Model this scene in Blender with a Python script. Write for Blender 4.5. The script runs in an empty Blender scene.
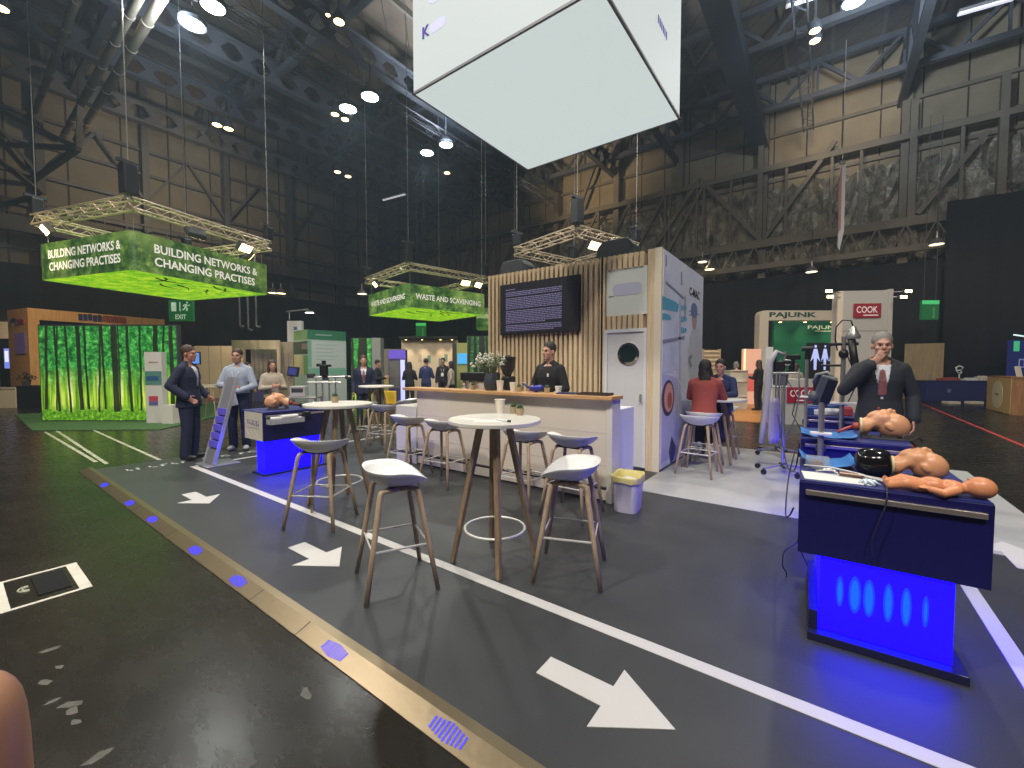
import bpy, bmesh, math, random
from mathutils import Vector, Matrix, Euler
random.seed(7)
C = bpy.context.scene.collection
PI = math.pi
# ------------------------------------------------------------------ camera frame
# World axes follow the exhibition grid; z = 0 is the top of the raised stand floor.
FPX, PITCH, YAW, EYE = 423.0, math.radians(2.4), math.radians(36.5), 1.5
FORWARD = Vector((-math.sin(YAW)*math.cos(PITCH), math.cos(YAW)*math.cos(PITCH), -math.sin(PITCH)))
RIGHT = Vector((math.cos(YAW), math.sin(YAW), 0.0))
UP = RIGHT.cross(FORWARD)
HALL = -0.04
def ray(x, y): return FORWARD*FPX + RIGHT*(x-512) - UP*(y-384)
def at_depth(x, y, d):
    r = ray(x, y)/FPX*d
    return Vector((r.x, r.y, EYE+r.z))
def at_z(x, y, z=0.0):
    r = ray(x, y); t = (z-EYE)/r.z
    return Vector((r.x*t, r.y*t, z))
def on_y(x, y, Y):
    r = ray(x, y); t = Y/r.y
    return Vector((r.x*t, Y, EYE+r.z*t))
def on_x(x, y, X):
    r = ray(x, y); t = X/r.x
    return Vector((X, r.y*t, EYE+r.z*t))
# ------------------------------------------------------------------ colours, materials
def lin(c):
    return c/12.92 if c <= 0.04045 else ((c+0.055)/1.055)**2.4
def S(h):
    h = h.lstrip('#')
    return tuple(lin(int(h[i:i+2], 16)/255) for i in (0, 2, 4)) + (1.0,)
MATS = {}
def new_mat(name):
    m = bpy.data.materials.new(name); m.use_nodes = True
    nt = m.node_tree
    return m, nt, nt.nodes['Principled BSDF']
def mat(name, col, rough=0.5, metal=0.0, spec=None, noise=0.0, nscale=8.0, bump=0.0, bscale=40.0, emit=None, estr=1.0, coat=0.0, alpha=1.0, trans=0.0):
    if name in MATS: return MATS[name]
    m, nt, b = new_mat(name)
    c = S(col) if isinstance(col, str) else tuple(col)+(1.0,)
    b.inputs['Base Color'].default_value = c
    b.inputs['Roughness'].default_value = rough
    b.inputs['Metallic'].default_value = metal
    if spec is not None: b.inputs['Specular IOR Level'].default_value = spec
    if coat: b.inputs['Coat Weight'].default_value = coat
    if alpha < 1: b.inputs['Alpha'].default_value = alpha
    if trans: b.inputs['Transmission Weight'].default_value = trans
    if noise or bump:
        tc = nt.nodes.new('ShaderNodeTexCoord')
    if noise:
        n = nt.nodes.new('ShaderNodeTexNoise'); n.inputs['Scale'].default_value = nscale; n.inputs['Detail'].default_value = 5
        nt.links.new(tc.outputs['Object'], n.inputs['Vector'])
        r = nt.nodes.new('ShaderNodeValToRGB')
        r.color_ramp.elements[0].position = 0.3; r.color_ramp.elements[1].position = 0.7
        r.color_ramp.elements[0].color = tuple(max(0, v*(1-noise)) for v in c[:3])+(1,)
        r.color_ramp.elements[1].color = tuple(min(1, v*(1+noise)) for v in c[:3])+(1,)
        nt.links.new(n.outputs['Fac'], r.inputs['Fac']); nt.links.new(r.outputs['Color'], b.inputs['Base Color'])
    if bump:
        n2 = nt.nodes.new('ShaderNodeTexNoise'); n2.inputs['Scale'].default_value = bscale
        nt.links.new(tc.outputs['Object'], n2.inputs['Vector'])
        bp = nt.nodes.new('ShaderNodeBump'); bp.inputs['Strength'].default_value = bump; bp.inputs['Distance'].default_value = 0.01
        nt.links.new(n2.outputs['Fac'], bp.inputs['Height']); nt.links.new(bp.outputs['Normal'], b.inputs['Normal'])
    if emit is not None:
        b.inputs['Emission Color'].default_value = S(emit) if isinstance(emit, str) else tuple(emit)+(1.0,)
        b.inputs['Emission Strength'].default_value = estr
    MATS[name] = m
    return m
def wood_mat(name, c1, c2, axis='X', scale=3.0, rough=0.5, stretch=12.0):
    if name in MATS: return MATS[name]
    m, nt, b = new_mat(name)
    tc = nt.nodes.new('ShaderNodeTexCoord'); mp = nt.nodes.new('ShaderNodeMapping')
    sc = [stretch, stretch, stretch]; sc['XYZ'.index(axis)] = 1.0
    mp.inputs['Scale'].default_value = sc
    n = nt.nodes.new('ShaderNodeTexNoise'); n.inputs['Scale'].default_value = scale; n.inputs['Detail'].default_value = 6; n.inputs['Distortion'].default_value = 0.6
    r = nt.nodes.new('ShaderNodeValToRGB')
    r.color_ramp.elements[0].position = 0.32; r.color_ramp.elements[1].position = 0.68
    r.color_ramp.elements[0].color = S(c1); r.color_ramp.elements[1].color = S(c2)
    nt.links.new(tc.outputs['Object'], mp.inputs['Vector']); nt.links.new(mp.outputs['Vector'], n.inputs['Vector'])
    nt.links.new(n.outputs['Fac'], r.inputs['Fac']); nt.links.new(r.outputs['Color'], b.inputs['Base Color'])
    b.inputs['Roughness'].default_value = rough
    MATS[name] = m
    return m
def lightbox_mat(name, build):
    """a backlit print: build(nt, object_coordinate_socket) returns a colour socket; strength value"""
    if name in MATS: return MATS[name]
    m, nt, b = new_mat(name)
    tc = nt.nodes.new('ShaderNodeTexCoord')
    col, strength = build(nt, tc.outputs['Object'])
    dark = nt.nodes.new('ShaderNodeMixRGB'); dark.blend_type = 'MULTIPLY'; dark.inputs['Fac'].default_value = 1
    dark.inputs['Color2'].default_value = (0.5, 0.5, 0.5, 1)
    nt.links.new(col, dark.inputs['Color1']); nt.links.new(dark.outputs['Color'], b.inputs['Base Color'])
    nt.links.new(col, b.inputs['Emission Color']); b.inputs['Emission Strength'].default_value = strength
    b.inputs['Roughness'].default_value = 0.5
    MATS[name] = m
    return m
def math_node(nt, op, a, b=None, clamp=False):
    n = nt.nodes.new('ShaderNodeMath'); n.operation = op; n.use_clamp = clamp
    for i, v in enumerate((a, b)):
        if v is None: continue
        if isinstance(v, (int, float)): n.inputs[i].default_value = v
        else: nt.links.new(v, n.inputs[i])
    return n.outputs[0]
def mix_col(nt, fac, a, b):
    n = nt.nodes.new('ShaderNodeMixRGB')
    for i, v in (('Fac', fac), ('Color1', a), ('Color2', b)):
        if isinstance(v, (int, float)): n.inputs[i].default_value = v
        elif isinstance(v, tuple): n.inputs[i].default_value = v
        else: nt.links.new(v, n.inputs[i])
    return n.outputs[0]
def noise_node(nt, vec, scale, detail=4, rough=0.6, mapping=None):
    if mapping:
        mp = nt.nodes.new('ShaderNodeMapping'); mp.inputs['Scale'].default_value = mapping
        nt.links.new(vec, mp.inputs['Vector']); vec = mp.outputs['Vector']
    n = nt.nodes.new('ShaderNodeTexNoise'); n.inputs['Scale'].default_value = scale; n.inputs['Detail'].default_value = detail; n.inputs['Roughness'].default_value = rough
    nt.links.new(vec, n.inputs['Vector'])
    return n.outputs['Fac']
def ramp(nt, fac, stops):
    r = nt.nodes.new('ShaderNodeValToRGB')
    while len(r.color_ramp.elements) < len(stops): r.color_ramp.elements.new(0.5)
    for e, (p, c) in zip(r.color_ramp.elements, stops):
        e.position = p; e.color = S(c) if isinstance(c, str) else c
    nt.links.new(fac, r.inputs['Fac'])
    return r.outputs['Color']
# ------------------------------------------------------------------ mesh builder
class MB:
    def __init__(self): self.bm = bmesh.new()
    def box(self, c, s, rot=None, bevel=0.0, mi=0):
        M = Matrix.Translation(Vector(c)) @ (rot.to_4x4() if rot is not None else Matrix.Identity(4)) @ Matrix.Diagonal((s[0], s[1], s[2], 1))
        r = bmesh.ops.create_cube(self.bm, size=1.0, matrix=M)
        fs = set(f for v in r['verts'] for f in v.link_faces)
        for f in fs: f.material_index = mi
        if bevel:
            es = list(set(e for v in r['verts'] for e in v.link_edges))
            bmesh.ops.bevel(self.bm, geom=es, offset=bevel, segments=2, profile=0.5, affect='EDGES')
        return self
    def rbox(self, x0, x1, y0, y1, z0, z1, bevel=0.0, mi=0):
        return self.box(((x0+x1)/2, (y0+y1)/2, (z0+z1)/2), (abs(x1-x0), abs(y1-y0), abs(z1-z0)), None, bevel, mi)
    def ring(self, pts): return [self.bm.verts.new(p) for p in pts]
    def skin_rings(self, rings, cap=True, closed=True, mi=0):
        for a, b in zip(rings[:-1], rings[1:]):
            n = len(a)
            for i in range(n if closed else n-1):
                j = (i+1) % n
                try:
                    f = self.bm.faces.new((a[i], a[j], b[j], b[i])); f.material_index = mi
                except ValueError: pass
        if cap and closed:
            for r in (rings[0][::-1], rings[-1]):
                try:
                    f = self.bm.faces.new(r); f.material_index = mi
                except ValueError: pass
        return self
    def cyl(self, p0, p1, r0, r1=None, seg=12, cap=True, mi=0):
        r1 = r0 if r1 is None else r1
        p0, p1 = Vector(p0), Vector(p1); d = (p1-p0).normalized()
        a = d.orthogonal().normalized(); b = d.cross(a)
        R = [self.ring([p+(a*math.cos(t)+b*math.sin(t))*r for t in [2*PI*i/seg for i in range(seg)]]) for p, r in ((p0, r0), (p1, r1))]
        return self.skin_rings(R, cap, mi=mi)
    def beam(self, p0, p1, w, h=None, mi=0):
        h = w if h is None else h
        p0, p1 = Vector(p0), Vector(p1); d = (p1-p0).normalized()
        up = Vector((0, 0, 1)) if abs(d.z) < 0.95 else Vector((1, 0, 0))
        a = d.cross(up).normalized(); b = a.cross(d)
        R = [self.ring([p+a*(sx*w/2)+b*(sz*h/2) for sx, sz in ((-1, -1), (1, -1), (1, 1), (-1, 1))]) for p in (p0, p1)]
        return self.skin_rings(R, mi=mi)
    def tube(self, pts, r, seg=8, closed=False, mi=0):
        pts = [Vector(p) for p in pts]; rings = []; n = len(pts); prev = None
        for i, p in enumerate(pts):
            if closed: d = (pts[(i+1) % n]-pts[i-1]).normalized()
            else: d = (pts[min(i+1, n-1)]-pts[max(i-1, 0)]).normalized()
            a = d.orthogonal().normalized() if prev is None else (prev-d*prev.dot(d)).normalized()
            prev = a; b = d.cross(a)
            rr = r[i] if isinstance(r, (list, tuple)) else r
            rings.append(self.ring([p+(a*math.cos(2*PI*k/seg)+b*math.sin(2*PI*k/seg))*rr for k in range(seg)]))
        if closed: rings.append(rings[0])
        return self.skin_rings(rings, not closed, mi=mi)
    def lathe(self, prof, c=(0, 0, 0), seg=24, cap=True, mi=0):
        c = Vector(c); R = []
        for r, z in prof:
            R.append(self.ring([c+Vector((max(r, 1e-4)*math.cos(2*PI*k/seg), max(r, 1e-4)*math.sin(2*PI*k/seg), z)) for k in range(seg)]))
        return self.skin_rings(R, cap, mi=mi)
    def ell(self, c, r, rot=None, u=16, v=10, mi=0):
        M = Matrix.Translation(Vector(c)) @ (rot.to_4x4() if rot is not None else Matrix.Identity(4)) @ Matrix.Diagonal((r[0], r[1], r[2], 1))
        q = bmesh.ops.create_uvsphere(self.bm, u_segments=u, v_segments=v, radius=1.0, matrix=M)
        for f in set(f for w in q['verts'] for f in w.link_faces): f.material_index = mi
        return self
    def prism(self, poly, z0, z1, M=None, mi=0):
        M = M or Matrix.Identity(4)
        a = self.ring([M @ Vector((x, y, z0)) for x, y in poly]); b = self.ring([M @ Vector((x, y, z1)) for x, y in poly])
        return self.skin_rings([a, b], mi=mi)
    def loft(self, secs, seg=16, mi=0):
        """secs: (centre, half-axis vector a, half-axis vector b)"""
        R = []
        for c, a, b in secs:
            c, a, b = Vector(c), Vector(a), Vector(b)
            R.append(self.ring([c+a*math.cos(2*PI*k/seg)+b*math.sin(2*PI*k/seg) for k in range(seg)]))
        return self.skin_rings(R, mi=mi)
    def grid(self, nu, nv, f, mi=0):
        V = [[self.bm.verts.new(f(i/nu, j/nv)) for j in range(nv+1)] for i in range(nu+1)]
        for i in range(nu):
            for j in range(nv):
                q = self.bm.faces.new((V[i][j], V[i+1][j], V[i+1][j+1], V[i][j+1])); q.material_index = mi
        return self
    def done(self, name, m, parent=None, loc=(0, 0, 0), rotz=0.0, smooth=False, fix=True, solid=0.0, bevel=0.0, sub=0):
        if fix: bmesh.ops.recalc_face_normals(self.bm, faces=self.bm.faces[:])
        me = bpy.data.meshes.new(name); self.bm.to_mesh(me); self.bm.free()
        for k in (m if isinstance(m, (list, tuple)) else [m]): me.materials.append(k)
        return link(name, me, parent, loc, rotz, smooth, solid, bevel, sub)
def link(name, me, parent=None, loc=(0, 0, 0), rotz=0.0, smooth=False, solid=0.0, bevel=0.0, sub=0):
    o = bpy.data.objects.new(name, me); C.objects.link(o)
    o.location = loc; o.rotation_euler = (0, 0, rotz); o.parent = parent
    if smooth:
        for p in me.polygons: p.use_smooth = True
        if smooth == 'auto':
            try: me.set_sharp_from_angle(angle=math.radians(40))
            except Exception: pass
    if solid:
        s = o.modifiers.new('thick', 'SOLIDIFY'); s.thickness = solid; s.offset = 0
    if bevel:
        b = o.modifiers.new('edge', 'BEVEL'); b.width = bevel; b.segments = 2; b.limit_method = 'ANGLE'
    if sub:
        s = o.modifiers.new('sub', 'SUBSURF'); s.levels = sub; s.render_levels = sub
    return o
def tag(o, label=None, cat=None, group=None, kind=None):
    if label: o['label'] = label
    if cat: o['category'] = cat
    if group: o['group'] = group
    if kind: o['kind'] = kind
    return o
def thing(name, label, cat, loc=(0, 0, 0), rotz=0.0, group=None):
    o = bpy.data.objects.new(name, None); C.objects.link(o)
    o.location = loc; o.rotation_euler = (0, 0, rotz); o.empty_display_size = 0.1
    return tag(o, label, cat, group)
def struct(o): o['kind'] = 'structure'; return o
def dup(root, loc, rotz, label=None, group=None):
    def cp(o, parent):
        c = o.copy(); C.objects.link(c); c.parent = parent
        for ch in list(o.children): cp(ch, c)
        return c
    r = cp(root, None); r.location = loc; r.rotation_euler = (0, 0, rotz)
    if label: r['label'] = label
    if group: r['group'] = group
    return r
def facing(dx, dy): return math.atan2(dy, dx)-PI/2      # local +y looks along (dx, dy)
def text_mesh(name, body, size, m, parent=None, M=None, bold=0.0, depth=0.004, sx=1.0, align='CENTER'):
    cu = bpy.data.curves.new(name, 'FONT'); cu.body = body; cu.size = size
    cu.align_x = align; cu.align_y = 'CENTER'; cu.offset = bold; cu.extrude = depth; cu.resolution_u = 3
    t = bpy.data.objects.new('lettering_source', cu); C.objects.link(t)
    dg = bpy.context.evaluated_depsgraph_get(); dg.update()
    me = bpy.data.meshes.new_from_object(t.evaluated_get(dg))
    bpy.data.objects.remove(t); bpy.data.curves.remove(cu)
    me.transform((M or Matrix.Identity(4)) @ Matrix.Diagonal((sx, 1, 1, 1)))
    me.materials.clear(); me.materials.append(m); me.name = name
    return link(name, me, parent)
def plane_M(origin, xdir, ydir):
    """text frame: x along xdir, y along ydir, z out of the face"""
    x = Vector(xdir).normalized(); y = Vector(ydir).normalized(); z = x.cross(y)
    M = Matrix((x, y, z)).transposed().to_4x4(); M.translation = Vector(origin)
    return M
def remesh(mb, voxel, smooth=3, name='body'):
    """fuse overlapping closed shapes into one continuous surface"""
    bmesh.ops.recalc_face_normals(mb.bm, faces=mb.bm.faces[:])
    me = bpy.data.meshes.new(name); mb.bm.to_mesh(me); mb.bm.free()
    o = bpy.data.objects.new('fuse_source', me); C.objects.link(o)
    r = o.modifiers.new('fuse', 'REMESH'); r.mode = 'VOXEL'; r.voxel_size = voxel
    if smooth:
        s = o.modifiers.new('soft', 'SMOOTH'); s.factor = 0.5; s.iterations = smooth
    dg = bpy.context.evaluated_depsgraph_get(); dg.update()
    out = bpy.data.meshes.new_from_object(o.evaluated_get(dg))
    bpy.data.objects.remove(o); bpy.data.meshes.remove(me); out.name = name
    for p in out.polygons: p.use_smooth = True
    return out
def with_mat(me, m):
    me.materials.clear(); me.materials.append(m); return me
# ------------------------------------------------------------------ shared materials
def hall_floor_mat():
    m, nt, b = new_mat('black_hall_floor')
    tc = nt.nodes.new('ShaderNodeTexCoord'); v = tc.outputs['Object']
    n1 = noise_node(nt, v, 1.3, 6); n2 = noise_node(nt, v, 9, 5); n3 = noise_node(nt, v, 3.1, 8, 0.7, (1, 2.6, 1))
    base = ramp(nt, n1, [(0.3, (0.012, 0.0105, 0.008, 1)), (0.7, (0.023, 0.020, 0.0155, 1))])
    scuff = math_node(nt, 'MULTIPLY', ramp(nt, n2, [(0.66, (0, 0, 0, 1)), (0.74, (1, 1, 1, 1))]), ramp(nt, n3, [(0.55, (0, 0, 0, 1)), (0.66, (1, 1, 1, 1))]))
    col = mix_col(nt, math_node(nt, 'MULTIPLY', scuff, 0.55), base, (0.13, 0.12, 0.10, 1))
    nt.links.new(col, b.inputs['Base Color'])
    r = nt.nodes.new('ShaderNodeMapRange'); r.inputs['To Min'].default_value = 0.16; r.inputs['To Max'].default_value = 0.38
    nt.links.new(n3, r.inputs['Value']); nt.links.new(r.outputs['Result'], b.inputs['Roughness'])
    b.inputs['Specular IOR Level'].default_value = 0.30
    bp = nt.nodes.new('ShaderNodeBump'); bp.inputs['Strength'].default_value = 0.12; bp.inputs['Distance'].default_value = 0.01
    nt.links.new(n2, bp.inputs['Height']); nt.links.new(bp.outputs['Normal'], b.inputs['Normal'])
    return m
def foil_mat():
    m, nt, b = new_mat('crumpled_foil')
    tc = nt.nodes.new('ShaderNodeTexCoord'); v = tc.outputs['Object']
    n = noise_node(nt, v, 1.6, 4, 0.6)
    nt.links.new(ramp(nt, n, [(0.3, '#7a7262'), (0.75, '#d8cdb6')]), b.inputs['Base Color'])
    b.inputs['Metallic'].default_value = 0.3; b.inputs['Roughness'].default_value = 0.45
    bp = nt.nodes.new('ShaderNodeBump'); bp.inputs['Strength'].default_value = 1.0; bp.inputs['Distance'].default_value = 0.35
    nt.links.new(n, bp.inputs['Height']); nt.links.new(bp.outputs['Normal'], b.inputs['Normal'])
    return m
def panel_wall_mat(name, c1, c2, pitch=1.1):
    m, nt, b = new_mat(name)
    tc = nt.nodes.new('ShaderNodeTexCoord'); sp = nt.nodes.new('ShaderNodeSeparateXYZ'); nt.links.new(tc.outputs['Object'], sp.inputs[0])
    s = math_node(nt, 'ADD', sp.outputs[0], sp.outputs[1])
    f = math_node(nt, 'FRACT', math_node(nt, 'DIVIDE', s, pitch))
    seam = math_node(nt, 'LESS_THAN', f, 0.04)
    n = noise_node(nt, tc.outputs['Object'], 0.5, 5)
    nt.links.new(mix_col(nt, seam, ramp(nt, n, [(0.3, c1), (0.7, c2)]), (0.03, 0.025, 0.02, 1)), b.inputs['Base Color'])
    b.inputs['Roughness'].default_value = 0.7
    return m
M_floor = hall_floor_mat()
M_vinyl = mat('charcoal_vinyl', (0.041, 0.044, 0.045), 0.45, spec=0.42, noise=0.12, nscale=2.2, bump=0.05, bscale=60)
M_greyvinyl = mat('pale_grey_vinyl', (0.40, 0.405, 0.39), 0.4, noise=0.06, nscale=3)
M_mark = mat('white_floor_vinyl', (0.56, 0.55, 0.52), 0.55)
M_tape = mat('pale_tape', (0.42, 0.42, 0.30), 0.5, noise=0.2, nscale=5)
M_alu = mat('brushed_aluminium', (0.30, 0.235, 0.15), 0.36, 0.9, bump=0.15, bscale=18)
M_trussmetal = mat('truss_aluminium', (0.72, 0.60, 0.42), 0.42, 0.35)
M_steel = mat('dark_roof_steel', '#5b5a5c', 0.55, 0.2, noise=0.25, nscale=0.7)
M_steelbrown = mat('brown_roof_steel', '#7d7260', 0.6, 0.1, noise=0.2, nscale=0.7)
M_drape = mat('black_drape', (0.017, 0.017, 0.019), 0.9)
M_black = mat('black_plastic', (0.012, 0.012, 0.013), 0.45)
M_darkgrey = mat('dark_grey_plastic', (0.05, 0.052, 0.056), 0.5)
M_white = mat('white_laminate', (0.68, 0.65, 0.58), 0.42)
M_whitemat = mat('white_matt', (0.72, 0.72, 0.71), 0.6)
M_cream = mat('cream_panel', (0.72, 0.64, 0.50), 0.55)
M_seat = mat('white_shell', (0.74, 0.73, 0.72), 0.38)
M_oak = wood_mat('soaped_oak', '#a08a6c', '#bda685', 'Z', 4, 0.5)
M_oakdark = wood_mat('oiled_oak', '#79664c', '#957f60', 'Z', 4, 0.5)
M_slat = wood_mat('pale_slat_wood', '#cfb68f', '#e4cda6', 'Z', 3, 0.55)
M_worktop = wood_mat('wood_counter_top', '#b98a58', '#cfa474', 'X', 3, 0.45)
M_portal = wood_mat('warm_plywood', '#bd8a50', '#d3a368', 'Z', 2, 0.55)
M_chrome = mat('chrome', (0.75, 0.75, 0.75), 0.18, 1.0)
M_steelpole = mat('satin_steel', (0.52, 0.50, 0.47), 0.35, 0.8)
M_blueplinth = mat('royal_blue_laminate', (0.006, 0.005, 0.085), 0.42)
M_blueglow = mat('blue_glow', (0.01, 0.0, 0.4), 0.5, emit=(0.018, 0.0, 1.0), estr=1.5)
M_bluehot = mat('blue_glow_hot', (0.01, 0.05, 0.5), 0.5, emit=(0.015, 0.12, 1.0), estr=1.6)
M_screenoff = mat('dark_screen', (0.036, 0.036, 0.044), 0.35)
M_glass = mat('porthole_glass', (0.02, 0.035, 0.035), 0.08, spec=0.7)
M_skin = mat('skin', (0.50, 0.27, 0.185), 0.5)
M_skinred = mat('skin_ruddy', (0.48, 0.22, 0.15), 0.5)
M_manikin = mat('manikin_vinyl', (0.68, 0.33, 0.17), 0.38, noise=0.06, nscale=14)
M_babyskin = mat('baby_manikin_vinyl', (0.70, 0.28, 0.13), 0.36, noise=0.06, nscale=14)
M_hairdark = mat('dark_hair', (0.016, 0.011, 0.008), 0.6, bump=0.6, bscale=160)
M_hairbrown = mat('brown_hair', (0.055, 0.028, 0.015), 0.55, bump=0.6, bscale=160)
M_hairgrey = mat('grey_hair', (0.22, 0.20, 0.18), 0.6, bump=0.6, bscale=160)
M_navy = mat('navy_suit', (0.012, 0.016, 0.045), 0.8, bump=0.1, bscale=300)
M_charcoal = mat('charcoal_suit', (0.018, 0.021, 0.030), 0.8, bump=0.1, bscale=300)
M_blackcloth = mat('black_cloth', (0.012, 0.012, 0.014), 0.85)
M_shirtblue = mat('pale_blue_shirt', (0.36, 0.41, 0.50), 0.8)
M_shirtwhite = mat('white_shirt', (0.66, 0.67, 0.72), 0.8)
M_red = mat('red_cloth', (0.33, 0.065, 0.05), 0.85)
M_bluecloth = mat('blue_cloth', (0.02, 0.03, 0.10), 0.85)
M_beigecloth = mat('beige_cloth', (0.42, 0.36, 0.28), 0.85)
M_pinkcloth = mat('pink_cloth', (0.62, 0.30, 0.24), 0.85)
M_shoe = mat('black_leather', (0.012, 0.010, 0.009), 0.35)
M_shoewhite = mat('white_trainer', (0.70, 0.69, 0.66), 0.5)
M_tie = mat('red_tie', (0.22, 0.08, 0.09), 0.6)
M_eye = mat('dark_eye', (0.02, 0.015, 0.012), 0.2)
M_lip = mat('lip', (0.38, 0.14, 0.11), 0.5)
M_leaf = mat('succulent_leaf', (0.05, 0.10, 0.035), 0.5, noise=0.3, nscale=20)
M_pot = mat('kraft_pot', (0.42, 0.33, 0.20), 0.7)
M_paper = mat('white_paper', (0.80, 0.79, 0.76), 0.6)
M_cup = mat('paper_cup', (0.80, 0.74, 0.62), 0.55)
M_text = mat('white_lettering', (0.85, 0.84, 0.80), 0.5, emit='#fff8e6', estr=0.32)
M_textpurple = mat('screen_text', (0.2, 0.18, 0.30), 0.5, emit='#8f88b8', estr=0.30)
M_lamp = mat('lamp_cool', (1, 1, 1), 0.4, emit='#f6fff4', estr=14)
M_lampwarm = mat('lamp_warm', (1, 1, 1), 0.4, emit='#ffd28a', estr=9)
M_cubelight = mat('lightbox_fabric', (0.12, 0.125, 0.125), 0.6, emit='#e2ebe9', estr=0.63)
M_cubeunder = mat('lightbox_underside', (0.2, 0.2, 0.2), 0.6, emit='#d2dedb', estr=0.76)
M_cubelogo = mat('faded_violet_print', (0.3, 0.3, 0.5), 0.6, emit='#bcbcdc', estr=0.78)
M_cubetext = mat('violet_print', (0.05, 0.03, 0.25), 0.6, emit='#3a3090', estr=0.45)
# ------------------------------------------------------------------ floor, stage
f = MB().rbox(-36, 22, -8, 31, HALL-0.2, HALL).done('floor', M_floor); struct(f)
st = MB().rbox(-8.52, 1.66, 1.28, 8.65, HALL, 0.0).done('floor_stage', M_vinyl); struct(st)
gv = MB().rbox(-1.85, 1.66, 4.97, 8.65, 0.0, 0.004).done('floor_pale', M_greyvinyl); struct(gv)
rp = thing('ramp_edging', 'brushed aluminium ramp strip with blue lights along the front edge of the charcoal stage', 'ramp', (0, 0, 0))
b = MB()
sec = [(1.155, HALL), (1.155, HALL+0.006), (1.25, -0.002), (1.295, 0.004), (1.295, -0.001), (1.262, HALL)]
b.skin_rings([b.ring([(x, y, z) for y, z in sec]) for x in (-8.75, 1.9)])
b.done('ramp_strip', M_alu, rp)
b = MB()
for x in (-7.9, -5.9, -4.75, -3.0, -2.4, -0.5): b.box((x, 1.203, HALL+0.0225), (0.005, 0.094, 0.003), Euler((math.atan2(0.032, 0.095), 0, 0)).to_matrix())
b.done('joint_seam', M_darkgrey, rp)
for i, x in enumerate((-7.38, -6.17, -5.33, -4.14, -3.30, -2.07, -1.22, -0.02)):
    b = MB()
    for k in range(9):
        u = x-0.09+k*0.022
        ang = math.atan2(0.032, 0.095)
        b.box((u, 1.203, HALL+0.0225), (0.009, 0.078-0.007*abs(k-4), 0.005), Euler((ang, 0, 0)).to_matrix())
    b.done('blue_light', MATS.get('ramp_blue') or mat('ramp_blue', (0.02, 0.02, 0.4), 0.4, emit=(0.07, 0.06, 1.0), estr=0.75), rp)
# lines and arrows
def strip(name, label, cat, p0, p1, w, z, m, group=None):
    p0, p1 = Vector((p0[0], p0[1], 0)), Vector((p1[0], p1[1], 0))
    d = (p1-p0).normalized(); n = Vector((-d.y, d.x, 0))*w/2
    q = [p0-n, p1-n, p1+n, p0+n]
    return tag(MB().prism([(v.x, v.y) for v in q], z, z+0.002).done(name, m), label, cat, group)
b = MB().rbox(-7.60, 0.86, 2.17, 2.25, 0.0, 0.003).rbox(-7.64, -7.56, 2.25, 5.6, 0.0, 0.003).rbox(0.78, 0.86, 2.25, 8.6, 0.0005, 0.0055)
tag(b.done('floor_line', M_mark), 'white line taped around three sides of the charcoal stage floor', 'floor line')
def arrow(x, y, rz, label):
    P = [(-0.64, -0.07), (-0.30, -0.07), (-0.30, -0.205), (0, 0), (-0.30, 0.205), (-0.30, 0.07), (-0.64, 0.07)]
    return tag(MB().prism(P, 0.0, 0.003).done('floor_arrow', M_mark, None, (x, y, 0.0045 if y > 5 else 0.0005), rz), label, 'floor arrow', 'white arrows on the stage floor')
arrow(-0.46, 1.755, 0, 'white floor arrow nearest the camera, beside the middle of the long white line')
arrow(-2.89, 1.73, 0, 'white floor arrow in front of the bar stools, second nearest the camera')
arrow(-5.37, 1.70, 0, 'white floor arrow farthest along the ramp, in front of the leaflet stand')
arrow(1.25, 5.34, PI/2, 'white floor arrow to the right of the blue plinth, where pale floor meets charcoal')
b = MB()
yy = 1.55; random.seed(3)
while yy < 4.2:
    w = random.choice((0.06, 0.09, 0.11)); 
    if random.random() > 0.12:
        b.rbox(-8.13, -7.99, yy, yy+w*0.35, 0, 0.003)
        if random.random() > 0.4: b.rbox(-8.13, -8.10, yy, yy+w, 0, 0.003)
        if random.random() > 0.5: b.rbox(-8.02, -7.99, yy, yy+w, 0, 0.003)
    yy += w+0.05
tag(b.done('floor_lettering', M_mark), 'row of white floor lettering along the far left edge of the stage', 'lettering')
# marks on the black hall floor
b = MB()
x0, x1, y0, y1 = -4.69, -4.085, 0.165, 0.585
for q in ((x0, x0+0.028, y0, y1), (x1-0.028, x1, y0, y1), (x0+0.028, x1-0.028, y1-0.06, y1), (x0+0.028, x1-0.028, y0, y0+0.05)): b.rbox(*q, HALL, HALL+0.003)
fb = tag(b.done('tape_rectangle', mat('worn_white_tape', (0.60, 0.57, 0.48), 0.6, noise=0.12, nscale=9)), 'white taped rectangle on the black floor at the left edge', 'tape marking')
b = MB().rbox(-4.60, -4.20, 0.34, 0.50, HALL, HALL+0.008, bevel=0.003)
fp = tag(b.done('floor_hatch', mat('hatch_black', (0.006, 0.006, 0.006), 0.7, spec=0.2)), 'black hatch cover set inside the white taped rectangle', 'floor hatch')
for (c, r, a0, a1), cl in zip((((-4.40, 0.315), 0.05, 1.0*PI, 2.0*PI), ((-4.40, 0.315), 0.03, 1.0*PI, 2.0*PI)), ('outer', 'inner')):
    b2 = MB().tube([(c[0]+r*math.cos(a0+(a1-a0)*k/10), c[1]+r*math.sin(a0+(a1-a0)*k/10), HALL+0.002) for k in range(11)], 0.006, 6)
    tag(b2.done('chalk_mark', M_tape), cl+' of two curved chalk marks left of the black hatch cover', 'chalk mark', 'curved chalk marks by the hatch')
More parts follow.
